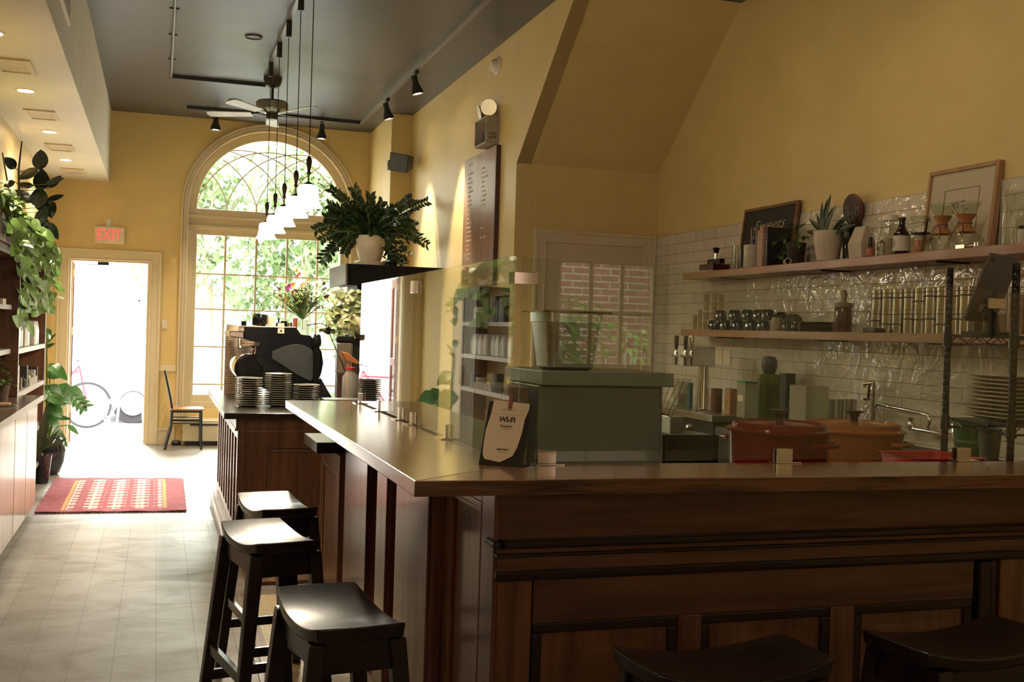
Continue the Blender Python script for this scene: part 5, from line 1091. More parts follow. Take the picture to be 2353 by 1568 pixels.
k = M(); a_ = TL+u_*.28+v_*.74-w_*.002; k.quad(a_, a_+u_*.5, a_+u_*.5+v_*.11, a_+v_*.11); k.build('sticker', mat('sticker_white', (.45, .42, .34), .6), t)
k = M(); a_ = TL+u_*.5+v_*.85; bz = 1.49; k.tube([a_-w_*.01, V((a_.x+.01, 3.14, 1.56)), V((a_.x+.01, 3.14, bz))], [.03, .022, .03], 10).box(a_.x-.06, a_.x+.07, 3.09, 3.21, bz-.001, bz+.01); k.build('stand', BLACKP, t)
# ------------------------------------------------------------ left side: base cabinets, shelving, plants
GOAK = wood('red_oak_door', (.33, .22, .15), (.48, .36, .27), 'z', .28, .3, .8, .1); DKB = wood('walnut_panel', (.07, .028, .014), (.15, .065, .032), 'z', .4, .1)
SHW2 = mat('pale_shelf', (.50, .47, .44), .35)
lc = thing('base_cabinet', 'long row of reddish oak base cabinets with a dark worktop by the left wall', 'cabinet', (-1.0, 5, 0))
k = M(); k.box(XL+.005, -.85, 0.5, 8.69, .06, .835); k.build('body', GOAK, lc)
k = M(); k.box(XL+.005, -.88, 0.5, 8.66, 0, .06); k.build('plinth', BLACKM, lc)
for a, b in ((2.9, 3.68), (3.7, 4.48), (4.5, 5.28), (5.3, 6.08), (6.1, 6.68), (6.70, 7.38), (7.40, 8.03), (8.05, 8.69)):
    k = M(); k.box(-.85, -.83, a, b, .07, .82); k.build('door', GOAK, lc, bevel=.002)
k = M(); k.box(XL+.005, -.795, 0.5, 8.70, .835, .872); k.build('worktop', wood('dark_worktop', (.05, .03, .02), (.11, .07, .045), 'y', .25, .3), lc, bevel=.003)
k = M(); k.box(-.795, -.79, 0.5, 8.70, .837, .870); k.build('edge_strip', mat('pale_edge', (.55, .5, .46), .35), lc)
bc = thing('bookcase', 'dark wood bookcase with pale shelves and trailing plants by the left wall', 'bookcase', (-1.09, 9.5, 0))
k = M(); k.box(XL+.003, -.95, 8.50, 8.53, .875, 1.93); k.build('side_panel', DKB, bc)
k = M(); k.box(XL+.003, -.955, 10.47, 10.50, 0, 2.08); k.build('side_panel', DKB, bc)
k = M(); k.box(-.952, -.948, 8.50, 8.53, .875, 1.93).box(-.957, -.951, 10.47, 10.50, 0, 2.08); k.build('edge_strip', SHW2, bc)
for z in (1.92, 1.53, 1.215, .89, .52, .2):
    k = M(); k.box(XL+.003, -.953, 8.72 if z < .88 else 8.53, 10.47, z-.038, z); k.build('shelf_board', SHW2, bc, bevel=.002)
k = M(); k.box(XL+.003, -.98, 6.0, 8.50, 1.895, 1.93).box(XL+.003, -.97, 6.0, 8.50, 1.87, 1.895); k.build('top_board', DKB, bc, bevel=.004)
for z in (1.53, 1.215): k = M(); k.box(XL+.003, -1.0, 6.0, 8.50, z-.034, z); k.build('shelf_board', SHW2, bc, bevel=.002)
k = M(); k.box(XL+.003, XL+.012, 6.0, 8.5, .875, 1.87); k.build('back_panel', DKB, bc)
t = thing('planter_box', 'long reddish wooden planter full of lime green trailing ivy', 'planter', (-1.1, 8.0, 1.93))
k = M(); k.box(XL+.01, -.96, 7.3, 8.44, 1.931, 2.125); k.build('box', wood('planter_wood', (.10, .035, .02), (.19, .07, .04), 'y', .45), t, bevel=.003)
rng = random.Random(21); k = M(); s_ = M()
def rl(s=1): return V((rng.uniform(-1, 1), rng.uniform(-1, 1), rng.uniform(-1, 1)))*s
for i in range(230):
    p = V((rng.uniform(-1.10, -.94), rng.uniform(7.3, 8.6), 2.13+rng.uniform(0, .17)*(.4+.6*rng.random()))); k.leaf(p, (rng.uniform(-.2, 1), rng.uniform(-1, 1), rng.uniform(-.6, .5)), (0, 0, 1), rng.uniform(.05, .09), rng.uniform(.05, .075), .3, .08, 4, 'heart')
vines = [[(20, 505), (45, 530), (58, 570), (60, 640), (56, 700), (50, 760)], [(50, 505), (75, 530), (95, 560), (112, 600), (122, 650), (126, 700)], [(40, 510), (62, 560), (80, 600), (72, 660), (62, 715)], [(60, 510), (90, 560), (102, 620), (98, 680), (108, 700)], [(30, 520), (50, 590), (66, 640), (50, 690), (46, 745)], [(70, 505), (105, 545), (128, 590), (118, 640)]]
for j_, vn in enumerate(vines):
    pts = [at(px, py, x=-.92+.015*j_) for px, py in vn]; s_.tube([V((-1.0, 8.4, 2.13))]+pts, .003, 5)
    for a, b in zip(pts, pts[1:]):
        n_ = max(2, int((b-a).length/.045))
        for i in range(n_):
            p = a.lerp(b, i/n_)+rl(.03); d_ = V((rng.uniform(-.2, .9), rng.uniform(-1, .6), rng.uniform(-1, -.0))); k.leaf(p, d_, (1, -1, .6), rng.uniform(.07, .13), rng.uniform(.06, .11), .2, .06, 5, 'heart')
k.build('leaves', LGRN, t); s_.build('vines', GRN, t)
# rubber plant
RUB = mat('rubber_leaf', (.012, .022, .014), .2, var=.5, ns=7, coat=.3); t = thing('rubber_plant', 'tall rubber plant with big dark leaves on top of the bookcase', 'plant', (-1.08, 9.3, 1.92))
pot(t, (-1.08, 9.3, 1.921), [(0, 0), (.07, 0), (.075, .01), (.095, .17), (.10, .18), (.088, .18)], mat('terracotta_dark', (.12, .05, .03), .6), soil=(.086, .165))
lv = [((330, 255), (330, 75), 120), ((330, 420), (350, 245), 125), ((320, 560), (315, 385), 135), ((315, 245), (145, 325), 75), ((130, 240), (40, 150), 85), ((125, 350), (20, 385), 55), ((280, 385), (130, 360), 50), ((270, 520), (120, 410), 85), ((375, 370), (528, 310), 50), ((385, 500), (527, 455), 45), ((390, 480), (420, 650), 110), ((340, 640), (400, 790), 90), ((410, 680), (475, 825), 60), ((350, 600), (330, 450), 110), ((400, 400), (500, 290), 70), ((300, 690), (390, 560), 90)]
k = M(); s_ = M(); s_.tube([(-1.08, 9.3, 2.08), (-1.06, 9.32, 2.3), (-1.07, 9.3, 2.6), (-1.05, 9.28, 2.82)], [.011, .010, .008, .005], 8); s_.tube([(-1.08, 9.3, 2.08), (-1.12, 9.2, 2.4), (-1.17, 9.15, 2.7)], [.01, .008, .005], 8)
for i, (a, b, wd) in enumerate(lv):
    yq = 9.3+rng.uniform(-.12, .12); A_, B_ = at(a[0]*.2807, 320+a[1]*.2807, y=yq), at(b[0]*.2807, 320+b[1]*.2807, y=yq+rng.uniform(-.08, .08)); L_ = (B_-A_).length; wm = wd*.2807*9.1/FPX
    k.leaf(A_, B_-A_, (.25, -1, .2) if i % 2 else (-.2, -1, .4), L_, wm, .08, .05, 7, 'oval'); st_p = V((-1.07, 9.3, max(2.1, min(2.8, A_.z-.02)))); s_.tube([st_p, A_], .003, 5)
k.build('leaves', RUB, t); s_.build('stems', mat('plant_stem', (.06, .05, .03), .6), t)
# things on the bookcase shelves
SBAG = mat('silver_bag', (.58, .56, .52), .3, .3, .08, 20, .3); WBAG = mat('white_kraft', (.62, .58, .5), .6, bump=.2)
for i in range(10):
    y = 8.68+i*.172; x = -1.06+rng.uniform(-.02, .02); k = M(); w_ = .062; d_ = .085; z = 1.216; h = .20
    k.add([(x-d_, y-w_/1.2, z), (x+d_, y-w_/1.2, z), (x+d_, y+w_/1.2, z), (x-d_, y+w_/1.2, z), (x-d_, y-w_, z+h*.6), (x+d_, y-w_, z+h*.6), (x+d_, y+w_, z+h*.6), (x-d_, y+w_, z+h*.6), (x-d_*.95, y-.008, z+h), (x+d_*.9, y-.008, z+h), (x+d_*.9, y+.008, z+h), (x-d_*.95, y+.008, z+h)],
          [(0, 1, 5, 4), (1, 2, 6, 5), (2, 3, 7, 6), (3, 0, 4, 7), (4, 5, 9, 8), (5, 6, 10, 9), (6, 7, 11, 10), (7, 4, 8, 11), (8, 9, 10, 11), (0, 3, 2, 1)])
    tag(k.build('coffee_bag', SBAG if i % 3 else WBAG, bevel=.008), ordn(i)+' pale coffee bag from the camera on the middle bookcase shelf', 'bag', 'coffee bags on the bookcase')
cols = [(.02, .02, .02), (.5, .46, .36), (.12, .04, .03), (.4, .36, .3)]
for i in range(9):
    y = 8.66+i*.19; z = .891; hh = [.14, .19, .09, .1, .17, .08, .12, .11, .13][i]; k = M()
    if i % 3 == 0:
        k.lathe([(0, z), (.03, z), (.032, z+.01), (.032, z+hh*.6), (.012, z+hh*.8), (.012, z+hh), (0, z+hh)], 16, (-1.0, y, 0)); tag(k.build('bottle', JARG if i else mat('dark_bottle', (.02, .012, .01), .15), smooth=True), ['dark bottle nearest the camera on the low bookcase shelf', 'small clear bottle on the low bookcase shelf', 'clear bottle at the far end of the low bookcase shelf'][i//3], 'bottle')
    else:
        k.box(-1.06, -.98, y-.045, y+.045, z, z+hh); tag(k.build('retail_box', mat('pack_%d' % (i % 4), cols[i % 4], .5), bevel=.003), ordn(i)+' item from the camera on the low bookcase shelf, a small box', 'box', 'retail boxes on the low bookcase shelf')
for i in range(10):
    y = 9.5+i*.06; k = M(); k.cyl((-.985, y, 0), .018, .891, .95, 12); tag(k.build('spice_tin', SHW2 if i % 2 else STEEL, smooth=True), ordn(i)+' little tin in the front row at the far end of the low bookcase shelf', 'tin', 'little tins on the low bookcase shelf')
for i, (y, hh, r) in enumerate(((8.75, .17, .06), (9.0, .13, .055), (9.9, .2, .06), (10.2, .15, .055))):
    k = M(); z = 1.531; k.lathe([(0, z), (r, z), (r, z+hh*.85), (r*.8, z+hh*.93), (r*.8, z+hh), (0, z+hh)], 20, (-1.05, y, 0)); tag(k.build('storage_jar', JARG if i % 2 == 0 else WHITEP, smooth=True), ['glass storage jar at the near end of the upper bookcase shelf', 'white canister beside the near glass jar on the bookcase', 'tall glass jar toward the far end of the upper bookcase shelf', 'white canister at the far end of the upper bookcase shelf'][i], 'jar')
for i in range(5):
    y = 9.25+i*.09; k = M(); hh = .24-.02*(i % 3); k.box(-1.16, -1.0, y, y+.07-.01*(i % 2), 1.531, 1.531+hh); tag(k.build('book', mat('dkbook_%d' % i, [(.02, .02, .025), (.4, .38, .34), (.02, .02, .02), (.08, .02, .02), (.3, .28, .25)][i], .5), bevel=.002), ['black book first of the upright row on the bookcase', 'grey book in the upright row on the bookcase', 'black book in the middle of the upright row on the bookcase', 'dark red book in the upright row on the bookcase', 'tan grey book at the far end of the upright row'][i], 'book', 'upright books on the bookcase')
k = M(); k.box(-1.1, -1.02, 8.2, 8.36, 1.531, 1.57); tag(k.build('card_box', PAPER, bevel=.002), 'small cream card box on the near bookcase shelf', 'box')
t = thing('potted_plant', 'small fern in a brown pot on the worktop below the bookcase', 'potted plant', (-1.02, 8.2, .872)); pot(t, (-1.02, 8.2, .873), [(0, 0), (.045, 0), (.06, .09), (.062, .10), (.054, .10)], mat('brown_pot', (.10, .07, .05), .6), soil=(.054, .09))
k = M()
for i in range(60): a = rng.uniform(0, 2*pi); rr = rng.uniform(0, .1); k.leaf((-1.02+rr*cos(a), 8.2+rr*sin(a), .97+rng.uniform(0, .18)), (cos(a), sin(a), rng.uniform(-.2, .8)), (0, 0, 1), .05, .025, .3, .1, 4, 'oval')
k.build('leaves', GRN, t)
t = thing('serving_tray', 'small tray with scraps on the near worktop', 'tray', (-.92, 7.6, .872)); k = M(); k.cyl((-.93, 7.62, 0), .08, .8725, .885, 24, .09); k.build('dish', STEEL, t, True); k = M(); k.box(-.97, -.89, 7.58, 7.66, .885, .892); k.build('napkin', mat('kraft', (.35, .2, .1), .7), t)
# floor plants
t = thing('monstera_plant', 'monstera in a round glossy black floor pot beside the bookcase', 'potted plant', (-.93, 10.85, 0)); pc = (-.93, 10.85, 0)
pot(t, pc, [(0, 0), (.075, 0), (.10, .02), (.135, .12), (.145, .22), (.13, .31), (.105, .345), (.095, .345), (.1, .33)], mat('glossy_black', (.012, .012, .02), .1, coat=.5), 32, soil=(.1, .33))
ml = [((445, 480), (600, 510), 120), ((480, 400), (640, 540), 110), ((620, 620), (835, 840), 170), ((560, 590), (700, 740), 120), ((430, 600), (570, 810), 180), ((470, 780), (590, 900), 130), ((520, 905), (680, 915), 50), ((650, 980), (748, 1065), 50), ((430, 900), (570, 970), 100), ((480, 980), (650, 1180), 90), ((470, 700), (620, 780), 110), ((440, 420), (520, 400), 60), ((440, 240), (520, 200), 40), ((440, 200), (520, 110), 40), ((445, 60), (470, 160), 60)]
k = M(); s_ = M()
for i, (a, b, wd) in enumerate(ml):
    yq = 10.85+rng.uniform(-.1, .2); A_, B_ = at(a[0]*.2424, 740+a[1]*.2424, y=yq), at(b[0]*.2424, 740+b[1]*.2424, y=yq-rng.uniform(0, .12)); wm = wd*.2424*10.3/FPX
    k.leaf(A_, B_-A_, (.2, -1, .7), (B_-A_).length, wm*1.1, .12, .04, 7, 'heart'); s_.tube([(-.93, 10.85, .33), ((A_.x-.93)/2-.01, (A_.y+10.85)/2, (A_.z+.33)/2+.05), A_], .005, 6)
    if i in (2, 3, 4, 10):      # split lobes
        d_ = (B_-A_).normalized(); sd = d_.cross(V((.2, -1, .7))).normalized()
        for q in range(5):
            for s in (-1, 1): k.leaf(A_.lerp(B_, .15+.16*q), d_*.6+sd*s, (.2, -1, .7), wm*.62, wm*.22, .1, .03, 4, 'oval')
k.build('leaves', mat('monstera_leaf', (.05, .15, .03), .3, var=.35, ns=6), t); s_.build('stems', GRN, t)
t = thing('snake_plant', 'snake plant in a small black pot at the end of the oak cabinets', 'potted plant', (-.93, 10.25, 0)); pot(t, (-.93, 10.25, 0), [(0, 0), (.05, 0), (.055, .01), (.078, .24), (.08, .25), (.07, .25)], BLKG, soil=(.07, .235))
k = M()
for a, b, wd in (((385, 1250), (455, 760), 62), ((395, 1240), (640, 1105), 42), ((380, 1240), (420, 980), 50), ((400, 1245), (530, 1180), 36), ((375, 1240), (385, 930), 46), ((385, 1240), (560, 1030), 44)):
    A_, B_ = at(a[0]*.2424, 740+a[1]*.2424-2, y=10.25), at(b[0]*.2424, 740+b[1]*.2424, y=10.15+rng.uniform(-.1, .1)); k.leaf(A_, B_-A_, (.3, -1, .1), (B_-A_).length, wd*.2424*9.8/FPX*1.2, .08, .1, 8, 'blade')
k.build('leaves', SNK, t)
# rug
def rug_mat():
    m, nt, b = nodes('kilim'); t_ = nt.nodes.new('ShaderNodeTexCoord'); sp_ = nt.nodes.new('ShaderNodeSeparateXYZ'); lk(nt, t_.outputs['Object'], sp_.inputs[0])
    def math_(op, a, b_=None, c_=None):
        n = nt.nodes.new('ShaderNodeMath'); n.operation = op
        for i, v_ in enumerate((a, b_, c_)):
            if v_ is None: continue
            if hasattr(v_, 'links') or not isinstance(v_, (int, float)): lk(nt, v_, n.inputs[i])
            else: n.inputs[i].default_value = v_
        return n.outputs[0]
    x, y = sp_.outputs[0], sp_.outputs[1]
    ax = math_('ABSOLUTE', math_('ADD', x, -.02)); inx = math_('LESS_THAN', ax, .345); iny = math_('LESS_THAN', math_('ABSOLUTE', y), .80)
    ins = math_('MULTIPLY', inx, iny)
    row = math_('SINE', math_('MULTIPLY', y, 44)); colm = math_('SINE', math_('MULTIPLY_ADD', x, 36, .6)); zig = math_('SINE', math_('MULTIPLY', x, 150))
    pat = math_('GREATER_THAN', math_('MULTIPLY_ADD', row, .8, math_('MULTIPLY_ADD', colm, .9, math_('MULTIPLY', zig, .35))), .25)
    pat = math_('MULTIPLY', pat, ins)
    n = noise(nt, coords(nt), 14, 5)
    base = ramp(nt, n.outputs['Fac'], [(.3, (.20, .035, .05)), (.7, (.30, .07, .085))])
    stripe = math_('MULTIPLY', math_('LESS_THAN', math_('ABSOLUTE', math_('ADD', ax, -.365)), .014), iny)
    def mix(f, a, b_):
        mx = nt.nodes.new('ShaderNodeMix'); mx.data_type = 'RGBA'; lk(nt, f, mx.inputs[0])
        for i, v_ in ((6, a), (7, b_)):
            if isinstance(v_, tuple): mx.inputs[i].default_value = (*v_, 1)
            else: lk(nt, v_, mx.inputs[i])
        return mx.outputs[2]
    c_ = mix(pat, base, (.45, .38, .34)); c_ = mix(stripe, c_, (.55, .24, .08)); lk(nt, c_, b.inputs['Base Color']); b.inputs['Roughness'].default_value = .95
    bumpn(nt, noise(nt, coords(nt), 120, 3).outputs['Fac'], b, .5, .004); return m
k = M(); nx, ny = 24, 40; vs = []; rr = random.Random(9)
q0, q1, q2, q3 = V((-.83, 8.66, 0)), V((.24, 8.60, 0)), V((.251, 10.38, 0)), V((-.834, 10.5, 0))
for j_ in range(ny+1):
    for i in range(nx+1):
        p = q0.lerp(q1, i/nx).lerp(q3.lerp(q2, i/nx), j_/ny); e = .006*sin(j_*1.7) if i in (0, nx) else 0; vs.append((p.x+e, p.y, .008+.0025*sin(i*.9+j_*.35)))
k.add(vs, [(j_*(nx+1)+i, j_*(nx+1)+i+1, (j_+1)*(nx+1)+i+1, (j_+1)*(nx+1)+i) for j_ in range(ny) for i in range(nx)])
t = thing('rug', 'red patterned kilim rug lying across the pale floorboards', 'rug', (-.30, 9.53, 0)); o = k.build('woven_field', rug_mat(), t); sm = o.modifiers.new('t', 'SOLIDIFY'); sm.thickness = .006
k = M()
for i in range(60):
    for (a, b, s) in ((q0, q1, -1), (q3, q2, 1)): p = a.lerp(b, (i+.5)/60); k.box(p.x-.003, p.x+.003, min(p.y, p.y+s*.03), max(p.y, p.y+s*.03), .001, .006)
f_ = k.build('fringe', mat('fringe_dark', (.12, .07, .06), .9), t); f_['kind'] = 'stuff'
# far corner chair and heater
CH = mat('chair_metal', (.03, .035, .035), .35, .4); t = thing('cafe_chair', 'black metal ladder back chair with wooden seat by the arched window', 'chair', (.30, 12.95, 0))
x0, x1, ya, yb = .155, .50, 12.78, 13.12
k = M(); k.box(x0, x1+.02, ya-.02, yb+.02, .445, .465); k.build('seat', wood('chair_seat', (.30, .13, .05), (.45, .22, .09), 'x', .35, .2), t, bevel=.006)
k = M(); k.box(x0, x1, ya, yb, .42, .445); k.build('seat_frame', CH, t)
for y in (ya, yb):
    k = M(); k.tube([(x0-.05, y, 0), (x0+.01, y, .25), (x0+.02, y, .45), (x0-.01, y, .62), (x0-.07, y, .88)], .015, 8); k.build('leg', CH, t, True)
    k = M(); k.rod((x1, y, 0), (x1-.01, y, .43), .013); k.build('leg', CH, t, True)
    k = M(); k.rod((x0+.01, y, .30), (x1, y, .30), .008).rod((x0+.01, y, .34), (x1, y, .34), .006); k.build('stretcher', CH, t)
k = M(); 
for z, dx in ((.58, 0), (.67, -.02), (.76, -.043), (.85, -.062)): k.box(x0+dx-.004, x0+dx+.006, ya, yb, z-.022, z+.022)
k.build('backrest', CH, t)
t = thing('wall_heater', 'low cream heater box on the floor behind the chair', 'heater', (.5, 13.3, 0)); k = M(); k.box(.30, 1.9, 13.2, 13.385, .05, .30); k.build('cover', CREAM, t, bevel=.008)
k = M(); k.box(.38, 1.8, 13.196, 13.2, .235, .255).box(.34, 1.85, 13.22, 13.38, 0, .05); k.build('slot', BLACKM, t)
k = M(); k.lathe([(0, 0), (.05, .005), (.06, .03), (.04, .055), (0, .06)], 16, (.235, 13.28, 0)); tag(k.build('floor_lamp_foot', BLACKM, smooth=True), 'small black round object on the floor beside the heater', 'fitting')
# ------------------------------------------------------------ espresso machine and neighbours
def zp(a, b, y): return at(500+a*.17857, 680+b*.17857, y=y)      # close-up grid to a plane
YM = 7.92; BLG = mat('gloss_black', (.005, .005, .006), .14, 0, .1, spec=.35, coat=.1); DG = mat('smoked_panel', (.05, .052, .05), .14, 0, .25, 4, coat=.5)
em = thing('espresso_machine', 'large black and chrome espresso machine on the black counter', 'espresso machine', (.75, 7.4, CZ))
def sil(pts, y0, y1, name, mt, par=em, bevel=.006):
    k = M(); pp = [zp(a, b, YM) for a, b in pts]; k.prism([(p.x, p.z) for p in pp], 'y', y0, y1); return k.build(name, mt, par, bevel=bevel)
sil([(340, 400), (1010, 405), (1075, 500), (1200, 515), (1262, 595), (1340, 720), (1362, 860), (1335, 1000), (1300, 1085), (1330, 1060), (1430, 1240), (1480, 1320), (900, 1330), (560, 1180), (430, 1120), (450, 700), (560, 610), (345, 560)], YM, YM+.62, 'body', BLG)
sil([(152, 455), (345, 455), (345, 555), (155, 525)], YM+.02, YM+.60, 'display_bar', CHROME)
sil([(270, 390), (1015, 402), (1025, 420), (275, 405)], YM-.005, YM+.625, 'cup_tray', mat('brass_edge', (.45, .33, .18), .2, 1), bevel=.002)
sil([(255, 540), (285, 540), (285, 690), (255, 680)], YM+.03, YM+.59, 'side_strut', CHROME)
sil([(270, 680), (470, 640), (560, 760), (470, 1130), (390, 1130), (300, 1040)], YM+.06, YM+.58, 'lower_housing', CHROME)
tp_ = [(700, 715), (770, 685), (860, 650), (940, 630), (1020, 622), (1090, 632), (1150, 652), (1205, 690), (1250, 740), (1280, 800), (1290, 870), (1285, 940), (1262, 1010), (1240, 1060), (1190, 1097), (1090, 1050), (950, 970), (800, 870), (700, 810)]
sil(tp_, YM-.004, YM, 'side_window', DG, bevel=.0015)
k = M(); c_ = zp(400, 930, YM); rr_ = (zp(590, 930, YM)-zp(400, 930, YM)).length*.98
mtY = Matrix.Rotation(R(-90), 3, 'X')
k.lathe([(rr_, -.58), (rr_, .0), (rr_*.98, .005)], 40, (c_.x, YM-.01, c_.z), Matrix.Rotation(R(90), 3, 'X')); k.build('boiler_drum', CHROME, em, True)
k = M(); k.lathe([(rr_*.99, 0), (rr_*.99, .012), (rr_*.8, .014), (rr_*.78, .006), (0, .006)], 40, (c_.x, YM-.01, c_.z), Matrix.Rotation(R(90), 3, 'X')); k.build('drum_cap', BLG, em, True)
k = M(); a_ = zp(500, 610, YM); k.tube([zp(540, 600, YM-.03), zp(490, 625, YM-.03), zp(485, 700, YM-.03), zp(470, 750, YM-.03)], .008, 8); k.build('steam_wand', CHROME, em, True)
for a, b, m_ in ((775, 350, 'upper'), (775, 420, 'lower')):
    k = M(); p, q = zp(a, b, YM-.01), zp(a+82, b+66, YM-.01); k.box(p.x, q.x, YM-.012, YM-.006, q.z, p.z); c2 = k.build('tag_card', PAPER, em)
    if m_ == 'lower': k = M(); k.lathe([(0, 0), (.007, 0)], 14, ((p.x+q.x)/2, YM-.013, (p.z+q.z)/2), Matrix.Rotation(R(90), 3, 'X')); k.build('dot', BLACKP, c2)
for x in (.68, 1.10):
    for y in (YM+.08, YM+.54): k = M(); k.cyl((x, y, 0), .02, CZ, CZ+.05, 12); k.build('foot', STEEL, em)
zt_ = zp(600, 400, YM).z
def onm(px, pyt, wpx, name, label, cat, mt, y=YM+.12, prof=CYL, group=None):
    c_ = at(px, 750, y=y); mpp = (c_-CAM).dot(fw)/FPX; r = wpx*mpp/2; zb = zt_+.002; h = at(px, pyt, y=y).z-zb
    k = M(); k.lathe([(a*r, zb+b*h) for a, b in prof], 24, (c_.x, y, 0)); return tag(k.build(name, mt, smooth=True), label, cat, group)
y = YM+.14; c_ = at(595, 732, y=y)
t = thing('black_pitcher', 'glossy black pitcher lying tilted on top of the espresso machine', 'pitcher', (c_.x, y, zt_)); mt = Matrix.Rotation(R(8), 3, 'Y') @ Matrix.Rotation(R(0), 3, 'X')
k = M(); h_ = .085; k.lathe([(.046, 0), (.05, .01), (.056, .045), (.052, .075), (.042, .088), (.04, .088), (.048, .06), (.044, .01), (0, .006)], 28, (c_.x, y, zt_+.004), mt); k.build('vessel', BLG, t, True)
k = M(); k.tube([V((c_.x+.05, y, zt_+.07)), V((c_.x+.078, y, zt_+.06)), V((c_.x+.075, y, zt_+.03)), V((c_.x+.053, y, zt_+.025))], .006, 8); k.build('handle', BLG, t, True)
onm(560, 738, 12, 'coffee_cup', 'small dark cup behind the black pitcher on the machine', 'cup', BLG, YM+.3)
onm(622, 728, 18, 'cup_lid', 'shallow cream dish on top of the machine', 'dish', PAPER, YM+.14)
onm(640, 730, 8, 'coffee_tamper', 'small black tamper on top of the machine', 'tamper', BLG, YM+.12, [(0, 0), (1.6, 0), (1.6, .4), (.5, .5), (.5, .8), (1, .9), (.8, 1), (0, 1)])
onm(652, 738, 16, 'coffee_cup', 'black cup right of the tamper on the machine', 'cup', BLG, YM+.2)
onm(666, 741, 12, 'metal_cup', 'tiny steel cup near the flowers on the machine', 'cup', CHROME, YM+.14)
onm(678, 731, 10, 'paint_marker_cup', 'reddish cup with pens near the flowers', 'cup', mat('red_cup', (.25, .04, .03), .4), YM+.25)
# vase with flowers
vy = 8.55; vc = at(695, 760, y=vy+.16); t = thing('flower_vase', 'glass jar with a loose mixed bouquet behind the espresso machine', 'flowers', (vc.x, vy+.16, CZ)); vy += .16
zv0 = at(695, 800, y=vy).z; zv1 = at(695, 735, y=vy).z
k = M(); k.lathe([(0, CZ+.001), (.05, CZ), (.052, CZ+.01), (.052, zv1-.05), (.040, zv1-.02), (.042, zv1), (.038, zv1), (.036, zv1-.02), (.048, zv1-.05), (.048, CZ+.02)], 24, (vc.x, vy, 0)); k.build('jar', JARG, t, True)
k = M(); rng = random.Random(31); lf = M(); fl_ = {n_: M() for n_ in ('purple', 'orange', 'red', 'white', 'pink', 'brown')}; top = V((vc.x, vy, zv1))
def fan(px, py): return at(px, py, y=vy)
for i in range(130):
    px = 695+rng.gauss(0, 1)*36; py = 690-abs(rng.gauss(0, 1))*22+rng.uniform(-8, 22)
    px = max(622, min(762, px)); py = max(628, min(718, py)); tip = fan(px, py); tip.y += rng.uniform(-.14, .14); mid = top.lerp(tip, .5)+V((0, 0, .02))
    k.tube([top-V((0, 0, .12)), top, mid, tip], [.0025, .0022, .0018, .001], 5)
    for q in range(5): p = mid.lerp(tip, rng.random()); lf.leaf(p, (rng.uniform(-1, 1), rng.uniform(-1, 1), rng.uniform(-.2, 1)), (0, 0, 1), rng.uniform(.03, .06), rng.uniform(.012, .022), .3, .1, 4, 'lance')
k.build('stems', mat('stem_green', (.10, .16, .04), .6), t); lf.build('leaves', mat('bouquet_leaf', (.16, .20, .05), .6, var=.5, ns=20), t)
for px, py, n_, s in ((662, 661, 'purple', .03), (675, 672, 'purple', .026), (672, 656, 'orange', .022), (695, 655, 'orange', .02), (686, 632, 'red', .018), (679, 624, 'orange', .012), (642, 680, 'pink', .017), (641, 666, 'brown', .016), (700, 690, 'orange', .024), (748, 682, 'brown', .022), (745, 664, 'brown', .016), (742, 652, 'brown', .016), (725, 648, 'white', .012), (722, 668, 'white', .014), (730, 660, 'white', .012), (715, 655, 'white', .012), (726, 676, 'white', .013), (660, 655, 'white', .013), (650, 645, 'white', .01), (706, 645, 'orange', .012), (655, 690, 'orange', .012)):
    p = fan(px, py); p.y -= rng.uniform(0, .1)
    for q in range(14):
        a = rng.uniform(0, 2*pi); fl_[n_].leaf(p, (cos(a), -.4+.5*sin(a*2), sin(a)), (0, -1, 0), s*rng.uniform(1.0, 1.5), s*.65, -.2, .1, 3, 'oval')
FC = {'purple': (.22, .03, .14), 'orange': (.55, .22, .05), 'red': (.35, .02, .02), 'white': (.75, .72, .6), 'pink': (.4, .08, .12), 'brown': (.08, .04, .03)}
for n_, m_ in fl_.items(): m_.build(n_+'_blooms', mat('bloom_'+n_, FC[n_], .6), t)
# takeaway cup stacks
KC = mat('kraft_cup', (.34, .24, .15), .7)
for j_, (x, yy, n_) in enumerate(((.545, 8.68, 25), (.66, 8.75, 24))):
    for i in range(n_):
        z = CZ+i*.0184; k = M(); r = .050; k.lathe([(r, z), (r, z+.004), (r*.98, z+.004), (r*.80, z+.085), (0, z+.085)], 14, (x, yy, 0)) if False else k.lathe([(0, z+.084), (r*.8, z+.085), (r, z+.004), (r*1.04, z+.003), (r*1.04, z), (r, z)], 14, (x, yy, 0))
        tag(k.build('paper_cup', KC, smooth=True), ordn(i)+' brown paper cup from the bottom of the '+('left' if j_ == 0 else 'right')+' tall stack behind the espresso machine', 'cup', 'stacked brown paper cups')
